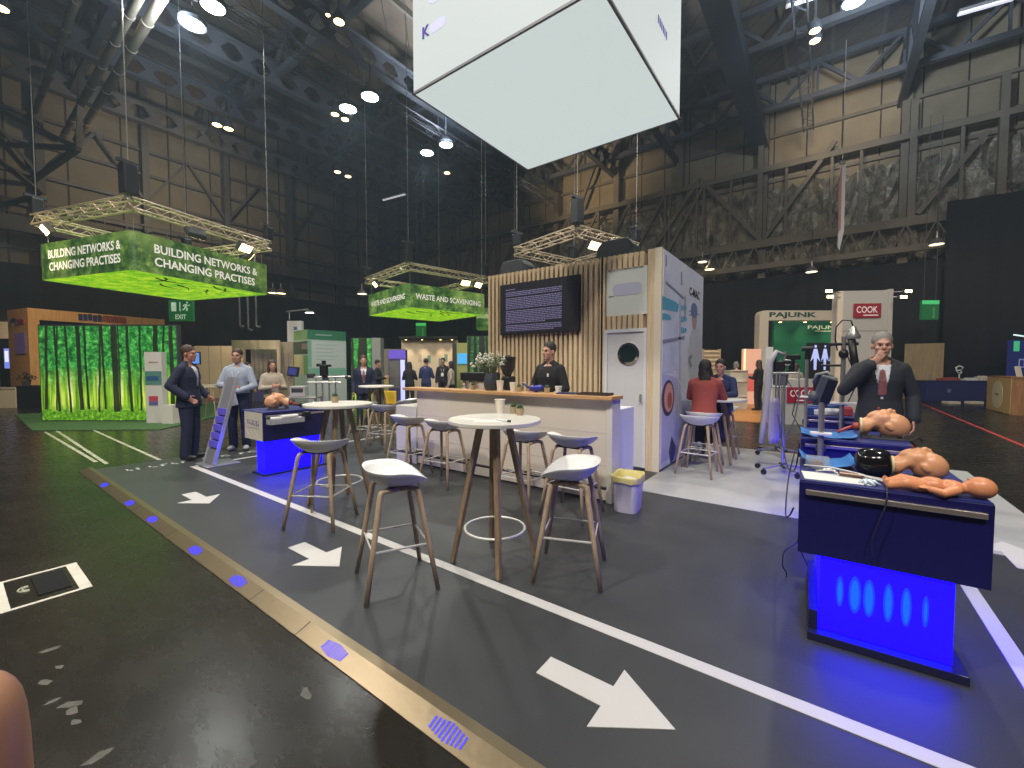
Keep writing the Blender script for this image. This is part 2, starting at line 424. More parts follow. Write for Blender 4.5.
for k, (a, c) in enumerate((((45, 432), (96, 462)), ((57, 431), (107, 464)), ((93, 430), (160, 460)))):
    p, q = at_z(*a, HALL), at_z(*c, HALL)
    strip('floor_tape', ('left outer strip', 'left inner strip', 'right strip')[k]+' of pale tape on the green-lit floor by the forest display', 'tape marking', p, q, 0.05, HALL, M_tape)
p, q = at_z(920, 403, HALL), at_z(1024, 446, HALL)
strip('red_floor_line', 'red line taped across the black floor at the right', 'tape marking', p, q+(q-p)*0.3, 0.07, HALL, mat('red_tape', (0.5, 0.05, 0.05), 0.5))
# scuffs
random.seed(11)
SC = ['pale scuff farthest up the black floor, above the fingertip', 'small pale scuff second from the top of the row beside the fingertip', 'pale scuff third from the top of the row beside the fingertip', 'small pale scuff close to the right of the fingertip', 'upper of two scuffs right of the fingertip', 'lower of two scuffs right of the fingertip', 'thin slanted scuff below the pair right of the fingertip', 'largest pale scuff, at the bottom edge right of the fingertip', 'pale scuff close to the ramp edge, right of the other scuffs']
for px, py, w in ((49, 650, .05), (60, 667, .03), (45, 682, .05), (53, 701, .03), (72, 704, .055), (72, 711, .045), (75, 722, .035), (98, 757, .06), (306, 694, .05)):
    c = at_z(px, py, HALL); n = 9; a0 = random.random()*3
    P = []
    for k in range(n):
        t = 2*PI*k/n; r = w*(0.6+0.5*random.random())
        u, v = r*math.cos(t), r*0.45*math.sin(t)
        P.append((c.x+u*math.cos(a0)-v*math.sin(a0), c.y+u*math.sin(a0)+v*math.cos(a0)))
    tag(MB().prism(P, HALL, HALL+0.001).done('paint_scuff', mat('scuff', (0.085, 0.08, 0.066), 0.6, noise=0.3, nscale=40)), SC.pop(0), 'scuff', 'paint scuffs on the black floor')
# green carpet of the forest stand
P = [at_z(15, 415, HALL), at_z(32, 431, HALL), at_z(160, 430, HALL), at_z(250, 409, HALL), at_z(245, 402, HALL)]
gp = MB().prism([(v.x, v.y) for v in P], HALL, HALL+0.02).done('floor_green_carpet', mat('green_carpet', (0.05, 0.12, 0.03), 0.95, noise=0.2, nscale=30)); struct(gp)
P = [at_z(722, 421, HALL), at_z(790, 424, HALL), at_z(800, 398, HALL), at_z(722, 398, HALL)]
gp = MB().prism([(v.x, v.y) for v in P], HALL, HALL+0.02).done('floor_wood_patch', wood_mat('wood_floor', '#b9783c', '#cf9250', 'X', 2, 0.4)); struct(gp)
P = [at_z(0, 401, HALL), at_z(44, 404, HALL), at_z(60, 396, HALL), at_z(0, 392, HALL)]
gp = MB().prism([(v.x, v.y) for v in P], HALL, HALL+0.02).done('floor_pale_patch', M_cream); struct(gp)
# ------------------------------------------------------------------ hall shell
YB, XL = 30.0, -33.0
M_tan = panel_wall_mat('tan_cladding', '#8a7a60', '#a39274', 1.6)
M_brown = panel_wall_mat('brown_cladding', '#6a6458', '#7d7566', 2.2)
M_roof = panel_wall_mat('roof_deck', '#5c4c3c', '#75634e', 1.4)
struct(MB().rbox(XL-0.3, 20, YB, YB+0.3, HALL, 18.2).done('wall_back', M_tan))
struct(MB().rbox(XL-0.3, XL, -8, YB, HALL, 18.2).done('wall_left', M_brown))
struct(MB().rbox(XL-0.3, 20, -8, YB+0.3, 18.2, 18.5).done('ceiling', M_roof))
struct(MB().rbox(20, 20.3, -8, YB, HALL, 18.2).done('wall_right', M_brown))
def drape(name, along, a0, a1, fixed, top, depth=0.12):
    b = MB(); n = int(abs(a1-a0)/0.16)
    def fn(u, v):
        a = a0+(a1-a0)*u; d = depth*math.sin(a*5.2)*0.6+depth*0.5*math.sin(a*2.1+1)
        z = HALL+(top-HALL)*v
        return (a, fixed+d, z) if along == 'x' else (fixed+d, a, z)
    b.grid(n, 1, fn)
    return struct(b.done(name, M_drape, smooth=True, solid=0.03))
drape('wall_left_drape', 'y', -6, 29, XL+0.7, 6.6)
drape('wall_back_drape', 'x', XL+0.7, 4.4, YB-1.3, 6.65)
drape('wall_right_drape', 'x', 4.4, 19, YB-1.6, 9.2)
# foil insulation band and rails on the back wall
b = MB()
random.seed(5)
b.grid(150, 8, lambda u, v: (-20+36*u, YB-0.35+0.16*math.sin(u*190+v*9)+random.uniform(-.28, .28), 7.0+5.0*v+random.uniform(-.2, .2)))
struct(b.done('wall_back_insulation', foil_mat(), smooth=False))
b = MB()
for z in (12.4, 13.3, 15.0, 16.7): b.rbox(XL, 20, YB-0.2, YB, z, z+0.18)
for x in (-29, -25, -21, -17.4, -12.4, -8.0, -3.2, 3.0, 9.0, 15): b.rbox(x-0.2, x+0.2, YB-0.7, YB-0.1, 6, 18.2)
struct(b.done('wall_back_columns', M_steelbrown))
# lattice girder across the foot of the back wall
yb = YB-1.0
b = MB()
for z, h in ((8.7, 0.45), (12.9, 0.3)): b.beam((XL, yb, z), (20, yb, z), 0.3, h)
def by(px, py): v = on_y(px, py, yb); return (v.x, yb, v.z)
for p, q in (((764, 239), (835, 141)), ((917, 214), (989, 130)), ((657, 244), (700, 179)), ((572, 230), (600, 150)), ((700, 179), (765, 245))):
    b.beam(by(*p), by(*q), 0.22)
for px in (670, 697, 731, 760, 786, 831, 860, 911, 960, 1000):
    x = by(px, 200)[0]; b.beam((x, yb, 8.7), (x, yb, 14.6 if px in (760, 911, 1000) else 12.9), 0.28 if px in (760, 911, 1000) else 0.13)
for k in range(9):
    x = -28+k*2.4; b.beam((x, yb, 8.7), (x+2.4, yb, 12.9), 0.16); b.beam((x+2.4, yb, 8.7), (x+2.4, yb, 12.9), 0.14)
b.beam((-24, yb-0.3, 7.3), (16, yb-0.3, 7.3), 0.25, 0.3)
for k in range(26):
    x = -14+k*1.1; b.beam((x, yb-0.3, 7.3), (x+0.55, yb-0.1, 8.6), 0.07); b.beam((x+0.55, yb-0.1, 8.6), (x+1.1, yb-0.3, 7.3), 0.07)
struct(b.done('wall_back_girder', M_steelbrown))
# left wall: rails, posts, braces
b = MB()
for z in (7.4, 9.6, 11.2, 12.8, 14.2, 15.8): b.rbox(XL, XL+0.25, -8, YB, z, z+0.16)
for k in range(9):
    y = -5+k*4.2
    b.rbox(XL, XL+0.6, y-0.16, y+0.16, 6, 18.2)
    b.beam((XL+0.45, y, 11.2), (XL+0.45, y+2.1, 14.3), 0.14); b.beam((XL+0.45, y+2.1, 14.3), (XL+0.45, y+4.2, 11.2), 0.14)
b.beam((XL+1.3, -8, 8.4), (XL+1.3, YB, 8.4), 0.35, 0.7); b.beam((XL+1.3, -8, 9.6), (XL+1.3, YB, 9.6), 0.08)
for k in range(40): b.beam((XL+1.3, -7+k*0.9, 8.4), (XL+1.3, -7+k*0.9, 9.6), 0.05)
struct(b.done('wall_left_steelwork', M_steel))
# roof: lattice trusses along x, castellated purlins along y
def roof_truss(y, x0, x1, zt, zb, step, m, w=0.2):
    b = MB(); b.beam((x0, y, zt), (x1, y, zt), w*1.3); b.beam((x0, y, zb), (x1, y, zb), w*1.3)
    n = int((x1-x0)/step)
    for k in range(n):
        x = x0+k*step
        b.beam((x, y, zb), (x+step/2, y, zt), w*0.7); b.beam((x+step/2, y, zt), (x+step, y, zb), w*0.7)
        b.beam((x+step/2, y, zb), (x+step/2, y, zt), w*0.5)
    return struct(b.done('roof_truss', m))
for k, y in enumerate((-2.5, 4.6, 10.4, 16.4, 22.6, 28.2)): roof_truss(y, XL, 19.5, 17.6, 15.9, 3.4, M_steel, 0.22)
for k, x in enumerate((-8.2, 2.8, 9.5)):
    b = MB(); b.beam((x, -8, 16.9), (x, YB, 16.9), 0.3); b.beam((x, -8, 15.0), (x, YB, 15.0), 0.3)
    for j in range(13): b.beam((x, -8+j*3, 15.0), (x, -6.5+j*3, 16.9), 0.16); b.beam((x, -6.5+j*3, 16.9), (x, -5+j*3, 15.0), 0.16)
    struct(b.done('roof_truss', M_steel))
struct(MB().beam((-3.45, -8, 15.2), (-3.45, YB, 15.2), 0.55, 1.5).beam((-3.45, -8, 14.4), (-3.45, YB, 14.4), 0.9, 0.12).done('roof_girder', mat('blue_grey_steel', '#4a4f58', 0.5, 0.2)))
def castellated(x, y0, y1, z, h=1.15, pitch=1.25, m=None):
    b = MB(); t = 0.05
    b.rbox(x-0.18, x+0.18, y0, y1, z-0.04, z); b.rbox(x-0.18, x+0.18, y0, y1, z-h, z-h+0.04)
    b.rbox(x-t/2, x+t/2, y0, y1, z-0.22, z-0.04); b.rbox(x-t/2, x+t/2, y0, y1, z-h+0.04, z-h+0.22)
    n = int((y1-y0)/pitch); zt, zm, zb = z-0.22, z-h/2, z-h+0.22
    for k in range(n+1):
        c = y0+k*pitch
        for za, zc, wa, wc in ((zt, zm, 0.46, 0.14), (zm, zb, 0.14, 0.46)):
            A = b.ring([(x-t/2, c-wa, za), (x-t/2, c+wa, za), (x-t/2, c+wc, zc), (x-t/2, c-wc, zc)])
            B = b.ring([(x+t/2, c-wa, za), (x+t/2, c+wa, za), (x+t/2, c+wc, zc), (x+t/2, c-wc, zc)])
            b.skin_rings([A, B])
    return struct(b.done('roof_beam', m or M_steel))
for x in (-31.2, -26.6, -22, -17.2, -12.6): castellated(x, -6, YB-0.2, 16.3)
b = MB()
for k in range(26):
    x = XL+0.9+k*2.0; b.rbox(x-0.07, x+0.07, -8, YB, 17.9, 18.2)
struct(b.done('ceiling_joists', M_steelbrown))
# ventilation ducts (pair of long pipes) and steelwork at the upper left
for k, (dy, z, r) in enumerate(((4.15, 13.2, 0.14), (4.62, 13.25, 0.15), (3.2, 14.0, 0.12))):
    b = MB().cyl((-31.6, dy, z), (-15.5, dy, z), r, seg=14)
    for j in range(8): b.cyl((-31+j*2, dy, z), (-30.9+j*2, dy, z), r+0.025, seg=14)
    tag(b.done('duct', M_steelbrown, smooth='auto'), ('left pipe of the pair running under the roof at upper left', 'right pipe of the pair running under the roof at upper left', 'thin single pipe under the roof left of the long pair')[k], 'pipe')
b = MB()
for p, q in (((-32.8, 1.6, 14.2), (-27, 4.0, 11.2)), ((-32.8, 2.2, 12.4), (-27, 4.0, 11.2)), ((-32.8, 3.0, 10.8), (-27, 4.0, 11.2)), ((-27, 4.0, 11.2), (-27, 4.2, 14.5)), ((-32.8, 0.9, 12.6), (-30, 3.2, 9.6)), ((-32.8, 2.6, 9.8), (-30, 3.2, 9.6))):
    b.beam(p, q, 0.2)
struct(b.done('roof_brace', M_steelbrown))
# ------------------------------------------------------------------ hanging light cube
t = thing('hanging_light_cube', 'big white illuminated cube hanging above the stand, with faded violet print', 'lightbox', (-2.615, 4.33, 4.5))
hw, hh = 1.115, 2.1
MB().rbox(-hw, hw, -hw+0.0, hw, 0.012, hh).done('fabric_sides', M_cubelight, t)
MB().rbox(-hw+0.012, hw-0.012, -hw+0.012, hw-0.012, 0.0, 0.011).done('underside', M_cubeunder, t)
b = MB(); e = 0.012
for sx in (-1, 1):
    b.rbox(sx*hw-e, sx*hw+e, -hw-e, hw+e, -0.004, 0.02); b.rbox(-hw-e, hw+e, sx*hw-e, sx*hw+e, -0.004, 0.02)
b.done('edge_frame', mat('grey_edge', (0.22, 0.23, 0.25), 0.5), t)
M = plane_M((-hw+0.20, -hw-0.004, 0.57), (1, 0, 0), (0, 0, 1))
text_mesh('letter', 'K', 0.16, M_cubetext, t, M, 0.004)
for i, (x0, x1, z0, z1) in enumerate(((0.27, 0.50, 0.51, 0.62), (0.25, 0.95, 0.80, 0.98))):
    b = MB(); n = 20
    P = [((x0+x1)/2+(x1-x0)/2*math.copysign(abs(math.cos(2*PI*k/n))**0.6, math.cos(2*PI*k/n)), (z0+z1)/2+(z1-z0)/2*math.copysign(abs(math.sin(2*PI*k/n))**0.6, math.sin(2*PI*k/n))) for k in range(n)]
    b.prism(P, 0.001, 0.004, plane_M((-hw, -hw-0.001, 0), (1, 0, 0), (0, 0, 1))); b.done('faded_print', M_cubelogo, t)
b = MB(); n = 20
P = [(0.95+0.42*math.cos(2*PI*k/n), 0.98+0.2*math.sin(2*PI*k/n)) for k in range(n)]
b.prism(P, 0.001, 0.004, plane_M((hw+0.001, -hw, 0), (0, 1, 0), (0, 0, 1))); b.done('faded_print', M_cubelogo, t)
b = MB(); random.seed(2)
for k in range(6): b.prism([(1.38+k*0.055, 0.60), (1.41+k*0.055, 0.60), (1.41+k*0.055, 0.68), (1.38+k*0.055, 0.68)], 0.001, 0.004, plane_M((hw+0.001, -hw, 0), (0, 1, 0), (0, 0, 1)))
b.done('small_print', M_cubetext, t)
b = MB()
for sx in (-1, 1):
    for sy in (-1, 1): b.cyl((sx*0.9, sy*0.9, hh), (sx*0.9, sy*0.9, 10.0), 0.006, seg=6)
b.done('suspension_cable', M_steelpole, t)
# ------------------------------------------------------------------ slatted cabin
X0, X1, YF, YR, ZT = -5.0, -1.87, 6.0, 8.45, 3.14
cab = thing('exhibition_cabin', 'pale slatted timber cabin with porthole door and printed side wall, behind the white counter', 'exhibition cabin', (0, 0, 0))
b = MB().rbox(X0+0.03, X1, YF+0.05, YF+0.11, 0.0, ZT-0.03).rbox(X0+0.03, X0+0.09, YF+0.05, YR, 0.0, ZT-0.03).rbox(X0+0.03, X1, YR-0.06, YR, 0.0, ZT-0.03)
b.done('backing_panel', mat('slat_backing', (0.30, 0.23, 0.15), 0.7), cab)
b = MB(); pitch = 0.088; n = int((-2.74-X0)/pitch)
for k in range(n+1):
    x = X0+0.02+k*pitch
    if x > -2.76: break
    b.rbox(x, x+0.05, YF, YF+0.055, 0.0, ZT)
b.rbox(-2.76, -2.70, YF, YF+0.055, 0, ZT)
k = 0
x = -2.66
while x < -2.09:
    b.rbox(x, x+0.055, YF, YF+0.06, 2.93, ZT); b.rbox(x, x+0.055, YF, YF+0.06, 2.05, 2.25); x += 0.0815
b.done('slats', M_slat, cab)
MB().rbox(-2.05, -1.955, YF-0.005, YF+0.06, 0, ZT+0.005).done('corner_post', M_slat, cab)
MB().rbox(-1.952, X1+0.015, YF-0.012, YF+0.06, 0, ZT+0.01).done('corner_trim', mat('cream_corner', (0.75, 0.66, 0.48), 0.5), cab)
fp = MB().rbox(-2.68, -2.055, YF+0.02, YF+0.052, 2.25, 2.935).done('fascia_panel', mat('fascia_white', (0.72, 0.74, 0.66), 0.5), cab)
b = MB(); nn = 24
P = [(-2.36+0.22*math.copysign(abs(math.cos(2*PI*k/nn))**0.5, math.cos(2*PI*k/nn)), 2.63+0.09*math.copysign(abs(math.sin(2*PI*k/nn))**0.5, math.sin(2*PI*k/nn))) for k in range(nn)]
b.prism(P, 0, 0.003, plane_M((0, YF+0.019, 0), (1, 0, 0), (0, 0, 1))); b.done('faded_logo', mat('faded_logo', (0.56, 0.56, 0.66), 0.6), fp)
b = MB().rbox(-2.64, -2.60, YF+0.016, YF+0.02, 2.535, 2.545).rbox(-2.595, -2.565, YF+0.016, YF+0.02, 2.535, 2.545); b.done('small_print', M_darkgrey, fp)
b = MB().rbox(-2.70, -2.655, YF+0.0, YF+0.055, 0, 2.05).rbox(-2.10, -2.055, YF, YF+0.055, 0, 2.05).rbox(-2.655, -2.10, YF, YF+0.055, 2.0, 2.05)
b.done('door_frame', M_whitemat, cab)
dr = MB().rbox(-2.652, -2.102, YF+0.02, YF+0.05, 0.01, 1.995).done('door', mat('door_white', (0.66, 0.65, 0.62), 0.45), cab)
pc = on_y(628, 354, YF)
R = [(0.125, 0), (0.165, 0), (0.165, 0.012), (0.125, 0.02), (0.125, 0)]
Mx = Matrix.Translation((pc.x, YF+0.02, pc.z)) @ Matrix.Rotation(PI/2, 4, 'X')
b = MB(); b.skin_rings([b.ring([Mx @ Vector((r*math.cos(2*PI*k/32), r*math.sin(2*PI*k/32), z)) for k in range(32)]) for r, z in R], cap=False); b.done('porthole_ring', M_chrome, dr, smooth='auto')
b = MB(); b.skin_rings([b.ring([Mx @ Vector((0.128*math.cos(2*PI*k/32), 0.128*math.sin(2*PI*k/32), z)) for k in range(32)]) for z in (-0.002, 0.006)]); b.done('porthole_glass', M_glass, dr)
MB().rbox(-2.14, -2.12, YF-0.03, YF+0.02, 0.98, 1.10, bevel=0.004).done('door_handle', M_chrome, dr)
# printed side wall
sw = MB().rbox(X1-0.05, X1+0.02, YF+0.06, YR, 0.0, ZT).done('printed_side_wall', mat('side_print_base', (0.62, 0.65, 0.76), 0.5, noise=0.10, nscale=1.2), cab)
def side(name, poly, m, k=1):
    b = MB(); b.prism(poly, 0.0, 0.002*k, plane_M((X1+0.021, 0, 0), (0, 1, 0), (0, 0, 1))); return b.done(name, m, sw)
M_teal = mat('teal_print', (0.08, 0.36, 0.50), 0.5); M_pp = mat('pale_violet_print', (0.46, 0.46, 0.66), 0.5); M_gp = mat('grey_print', (0.22, 0.24, 0.33), 0.5)
def wall_pts(*px): return [(on_x(x, y, X1).y, on_x(x, y, X1).z) for x, y in px]
side('violet_area', [(6.07, 0.12), (7.1, 0.12), (7.1, 1.0), (6.85, 1.32), (6.07, 1.40)], M_pp)
side('violet_area', [(7.1, 0.12), (7.9, 0.3), (7.8, 0.9), (7.1, 0.95)], mat('slate_print', (0.36, 0.38, 0.48), 0.5))
side('pale_area', [(6.07, 1.42), (6.9, 1.40), (7.1, 2.5), (6.07, 2.9)], mat('ice_print', (0.56, 0.60, 0.72), 0.5, noise=0.15, nscale=3))
side('teal_band', wall_pts((661, 309), (676, 312), (677.5, 305), (674, 302), (661, 296)), M_teal, 2)
side('teal_band', wall_pts((661, 319.5), (670, 320), (668, 315), (661, 313)), M_teal, 2)
for q0 in ((664, 255, 266, 284), (679.5, 272, 285, 300), (683, 296, 318, 345)):
    side('instrument_arm', wall_pts((q0[0], q0[1]), (q0[0]+1, q0[1]+.7), (q0[0]+1, q0[2]), (q0[0], q0[2])), M_gp, 3)
side('instrument_arm', wall_pts((664, 281), (682, 297), (682, 299), (664, 283.5)), M_gp, 3)
side('instrument_arm', wall_pts((661, 340), (683, 336), (683, 338.5), (661, 343.5)), M_gp, 3)
side('instrument_arm', wall_pts((677, 300), (679, 301), (679, 420), (677, 424)), mat('soft_grey_print', (0.42, 0.44, 0.54), 0.5), 3)
for y_ in (304, 315, 326):
    b = MB()
    for k in range(3):
        b.prism(wall_pts((678.6+2.3*k, y_+7-.4*k), (680.4+2.3*k, y_+6.8-.4*k), (680.4+2.3*k, y_+1.2+.6*k), (678.6+2.3*k, y_+.8+.6*k)), 0, 0.004, plane_M((X1+0.021, 0, 0), (0, 1, 0), (0, 0, 1)))
    b.done('teal_blocks', M_teal, sw)
n = 24
def oval(px0, px1, py0, py1, m, nm, k=1):
    A_, B_ = on_x(px0, (py0+py1)/2, X1), on_x(px1, (py0+py1)/2, X1); xm = (px0+px1)/2; zt_, zb_ = on_x(xm, py0, X1).z, on_x(xm, py1, X1).z
    side(nm, [((A_.y+B_.y)/2+(B_.y-A_.y)/2*math.cos(2*PI*i/n), (zt_+zb_)/2+(zt_-zb_)/2*math.sin(2*PI*i/n)) for i in range(n)], m, k)
oval(686, 701, 326, 385, mat('scrub_print', (0.50, 0.53, 0.58), 0.5), 'surgeon_gown', 1)
oval(690.5, 695.5, 306, 330, mat('face_print', (0.40, 0.30, 0.28), 0.5), 'surgeon_face', 2)
oval(689.5, 696, 303, 318, mat('cap_print', (0.12, 0.19, 0.34), 0.5), 'surgeon_cap', 3)
oval(660, 672.6, 380, 416, mat('throat_dark', (0.06, 0.05, 0.10), 0.5), 'scope_picture', 2)
oval(662.5, 671.5, 383, 412, mat('throat_pink', (0.62, 0.30, 0.24), 0.5), 'scope_picture', 3)
oval(665.5, 670, 392, 408, mat('throat_red', (0.35, 0.10, 0.08), 0.5), 'scope_picture', 4)
side('dark_print', wall_pts((667, 452), (670, 436), (674, 447), (672, 458), (669, 463)), mat('indigo_print', (0.06, 0.06, 0.18), 0.5), 2)
side('blade_print', wall_pts((687, 357), (690, 354), (690.6, 358), (688.6, 360), (690.4, 366), (688.8, 368), (687, 362)), M_gp, 3)
cm0, cm1 = on_x(688, 284, X1), on_x(698.5, 288, X1)
text_mesh('brand_lettering', 'C-MAC', 0.19, mat('black_print', (0.03, 0.03, 0.04), 0.5), sw, plane_M((X1+0.024, (cm0.y+cm1.y)/2, 2.75), (0, 1, 0), (0, 0, 1)), 0.004, 0.001, sx=(cm1.y-cm0.y)/0.62)
b = MB()
for k in range(2): b.rbox(X1+0.021, X1+0.024, 7.45, 8.2-k*0.2, 2.42-k*0.06, 2.432-k*0.06)
b.done('small_print', M_gp, sw)
MB().rbox(X0, X1+0.03, YF+0.0, YR, -0.0, 0.03).done('plinth_base', M_darkgrey, cab)
# screen on the slats
tv = thing('wall_screen', 'large dark screen with lines of violet text, mounted on the timber slats', 'screen', (-3.88, YF, 2.49))
MB().rbox(-0.785, 0.785, -0.055, -0.005, -0.44, 0.44, bevel=0.004).done('bezel', M_black, tv)
MB().rbox(-0.772, 0.772, -0.058, -0.054, -0.43, 0.43).done('display', M_screenoff, tv)
b = MB(); random.seed(9); z = 0.33
for par in (1, 3, 7, 8, 4):
    for ln in range(par):
        w = 1.12 if ln < par-1 else 0.5+random.random()*0.7
        if par == 1: w = 0.2
        x = -0.65
        while x < -0.65+w:
            q = random.uniform(0.03, 0.10); b.rbox(x, min(x+q, -0.65+w), -0.060, -0.058, z, z+0.013); x += q+0.012
        z -= 0.0285
    z -= 0.02
b.done('screen_text', M_textpurple, tv)
# loudspeakers on top
def speaker(px, Y, label, dx=0):
    p = on_y(px, 260, Y)
    s = thing('loudspeaker', label, 'loudspeaker', (p.x, Y, ZT), 0, 'loudspeakers on the cabin roof')
    b = MB(); P = [(-0.31, 0), (0.31, 0), (0.29, 0.20), (0.20, 0.30), (-0.20, 0.30), (-0.29, 0.20)]
    b.prism(P, -0.17, 0.15, plane_M((0, 0, 0.0), (1, 0, 0), (0, 0, 1))); b.done('cabinet', mat('speaker_black', (0.045, 0.05, 0.055), 0.5), s, bevel=0.012)
    b = MB(); P = [(-0.27, 0.02), (0.27, 0.02), (0.25, 0.19), (0.18, 0.275), (-0.18, 0.275), (-0.25, 0.19)]
    b.prism(P, 0.15, 0.158, plane_M((0, 0, 0), (1, 0, 0), (0, 0, 1))); b.done('grille', mat('speaker_grille', (0.08, 0.085, 0.095), 0.45, 0.2), s)
    MB().rbox(-0.02, 0.02, -0.162, -0.158, 0.06, 0.10).done('badge', M_chrome, s)
    return s
# front normal of plane_M(x, z) is -y, so the grille faces the counter
speaker(517, 6.45, 'black loudspeaker on the left of the slatted cabin roof')
speaker(618, 6.35, 'black loudspeaker on the right of the slatted cabin roof, above the porthole door')
# ------------------------------------------------------------------ counter
ct = thing('bar_counter', 'long white counter with a timber top and dark foot rail before the slatted cabin', 'counter', (0, 0, 0))
b = MB().rbox(-5.0, -1.90, 4.32, 4.50, 0.02, 1.13)
b.done('front_panel', mat('counter_white', (0.70, 0.62, 0.51), 0.45, noise=0.03, nscale=2), ct)
b = MB()
for z in (0.40, 0.76): b.rbox(-5.0, -1.90, 4.3175, 4.3205, z, z+0.004)
b.done('panel_joint', mat('joint_grey', (0.45, 0.43, 0.40), 0.6), ct)
MB().rbox(-1.90, -1.835, 4.30, 4.52, 0.0, 1.135).done('end_panel', M_white, ct)
MB().rbox(-5.22, -1.81, 4.22, 4.54, 1.135, 1.175, bevel=0.004).done('counter_top', M_worktop, ct)
MB().rbox(-5.0, -1.90, 4.34, 4.50, 0.0, 0.02).done('kick_strip', M_darkgrey, ct)
b = MB().tube([(-5.4, 4.12, 0.215), (-1.82, 4.12, 0.215)], 0.017, 10)
b.done('foot_rail', mat('dark_rail', (0.06, 0.05, 0.05), 0.35, 0.6), ct)
b = MB()
for x in (-4.9, -3.9, -2.9, -2.0): b.beam((x, 4.12, 0.215), (x, 4.33, 0.215), 0.02)
b.done('rail_bracket', M_darkgrey, ct)
lo = tag(MB().rbox(-5.48, -5.004, 4.30, 4.80, 0.0, 0.885, bevel=0.004).done('low_cabinet', M_white), 'low white cabinet at the left end of the long counter', 'cabinet')
ped = tag(MB().rbox(-2.30, -1.90, 4.66, 5.12, 0.0, 1.0, bevel=0.004).done('side_cabinet', mat('side_white', (0.72, 0.72, 0.78), 0.4)), 'tall narrow white cabinet at the right end of the counter, before the porthole door', 'cabinet')
# ------------------------------------------------------------------ counter-top things
TOP = 1.175
def put(px, Y): return on_y(px, 388, Y).x
def cup(x, y, z, label, h=0.11, r=0.042, m=None, group=None):
    t = thing('paper_cup', label, 'cup', (x, y, z), 0, group)
    MB().lathe([(r*0.72, 0), (r, h), (r*0.93, h), (r*0.68, 0.006), (0.001, 0.006)], seg=20, cap=False).lathe([(0.001, 0.0), (r*0.72, 0.0)], seg=20, cap=False).done('cup_wall', m or M_cup, t, smooth='auto')
    MB().tube([(r*math.cos(2*PI*k/20), r*math.sin(2*PI*k/20), h) for k in range(20)], 0.003, 6, True).done('rolled_rim', m or M_cup, t, smooth=True)
    return t
def succulent(x, y, z, label, s=1.0, group=None):
    t = thing('potted_succulent', label, 'potted plant', (x, y, z), 0, group)
    MB().lathe([(0.026*s, 0), (0.034*s, 0.055*s), (0.030*s, 0.055*s), (0.028*s, 0.045*s), (0.001, 0.045*s)], seg=16).done('pot', M_pot, t, smooth='auto')
    b = MB()
    for k in range(16):
        a = k*2.4; tilt = 0.25+0.055*k; L = (0.045-0.001*k)*s
        d = Vector((math.cos(a)*math.sin(tilt), math.sin(a)*math.sin(tilt), math.cos(tilt)))
        p = Vector((0, 0, 0.045*s)); b.tube([p, p+d*L*0.5, p+d*L*0.85, p+d*L], [0.004*s, 0.009*s, 0.006*s, 0.001], 6)
    b.done('leaves', M_leaf, t, smooth=True)
    return t
vx = put(491, 4.42)
v = thing('flower_vase', 'dark grey vase of pale green and white foliage on the counter', 'vase', (vx, 4.42, TOP))
MB().lathe([(0.075, 0), (0.095, 0.06), (0.10, 0.13), (0.085, 0.20), (0.070, 0.235), (0.064, 0.235), (0.07, 0.19), (0.001, 0.19)], seg=24).done('vase_body', mat('slate_vase', (0.045, 0.05, 0.065), 0.5), v, smooth='auto')
b1, b2, b3 = MB(), MB(), MB(); random.seed(21)
for k in range(52):
    a = random.uniform(0, 2*PI); sp = random.uniform(0.05, 0.36) ; hgt = random.uniform(0.10, 0.26)*(1.15-sp)
    if k < 10: a = PI+random.uniform(-.5, .5); sp = random.uniform(.25, .42); hgt = random.uniform(.06, .16)
    p0 = Vector((0.03*math.cos(a), 0.03*math.sin(a), 0.2)); p1 = Vector((sp*math.cos(a)*0.8, sp*math.sin(a)*0.8, 0.235+hgt)); pm = (p0+p1)/2+Vector((0, 0, 0.05))
    b1.tube([p0, pm, p1], [0.004, 0.003, 0.002], 5)
    if k % 3 == 0:
        for q in range(5):
            c = p1+Vector((random.uniform(-.03, .03), random.uniform(-.03, .03), random.uniform(-.02, .03))); b3.ell(c, (0.016, 0.016, 0.014), None, 8, 6)
    else:
        for q in range(9):
            u = 0.35+0.65*q/8; c = p0.lerp(pm, u*2) if u < .5 else pm.lerp(p1, u*2-1)
            d = Vector((random.uniform(-1, 1), random.uniform(-1, 1), random.uniform(0, 1))).normalized(); e = d.orthogonal().normalized()*0.009
            try:
                L = random.uniform(.03, .06)
                vs = [b2.bm.verts.new(c), b2.bm.verts.new(c+d*L*.5+e), b2.bm.verts.new(c+d*L), b2.bm.verts.new(c+d*L*.5-e)]; b2.bm.faces.new(vs)
            except ValueError: pass
b1.done('stems', mat('stem_green', (0.10, 0.14, 0.06), 0.6), v); b2.done('leaves', mat('pale_foliage', (0.22, 0.27, 0.15), 0.6, noise=0.25, nscale=12), v, solid=0.002); b3.done('blossoms', mat('white_blossom', (0.62, 0.60, 0.48), 0.6), v, smooth=True)
cup(put(500, 4.40), 4.40, TOP, 'paper cup beside the grey vase on the counter', 0.135, 0.05)
cup(put(513, 4.40), 4.40, TOP, 'paper cup beside a small pot on the counter, second from the grey vase', 0.115, 0.045)
cup(put(558.5, 4.40), 4.40, TOP, 'small white cup on the counter in front of the man in black', 0.085, 0.042, M_paper)
succulent(put(519, 4.36), 4.36, TOP, 'small kraft pot with a succulent beside the second paper cup on the counter', 1.15)
succulent(put(473, 4.40), 4.40, TOP, 'small kraft pot on the left of the grey vase on the counter', 1.15)
succulent(put(547, 4.40), 4.40, TOP, 'small kraft pot with a succulent on the counter below the man in black', 1.15)
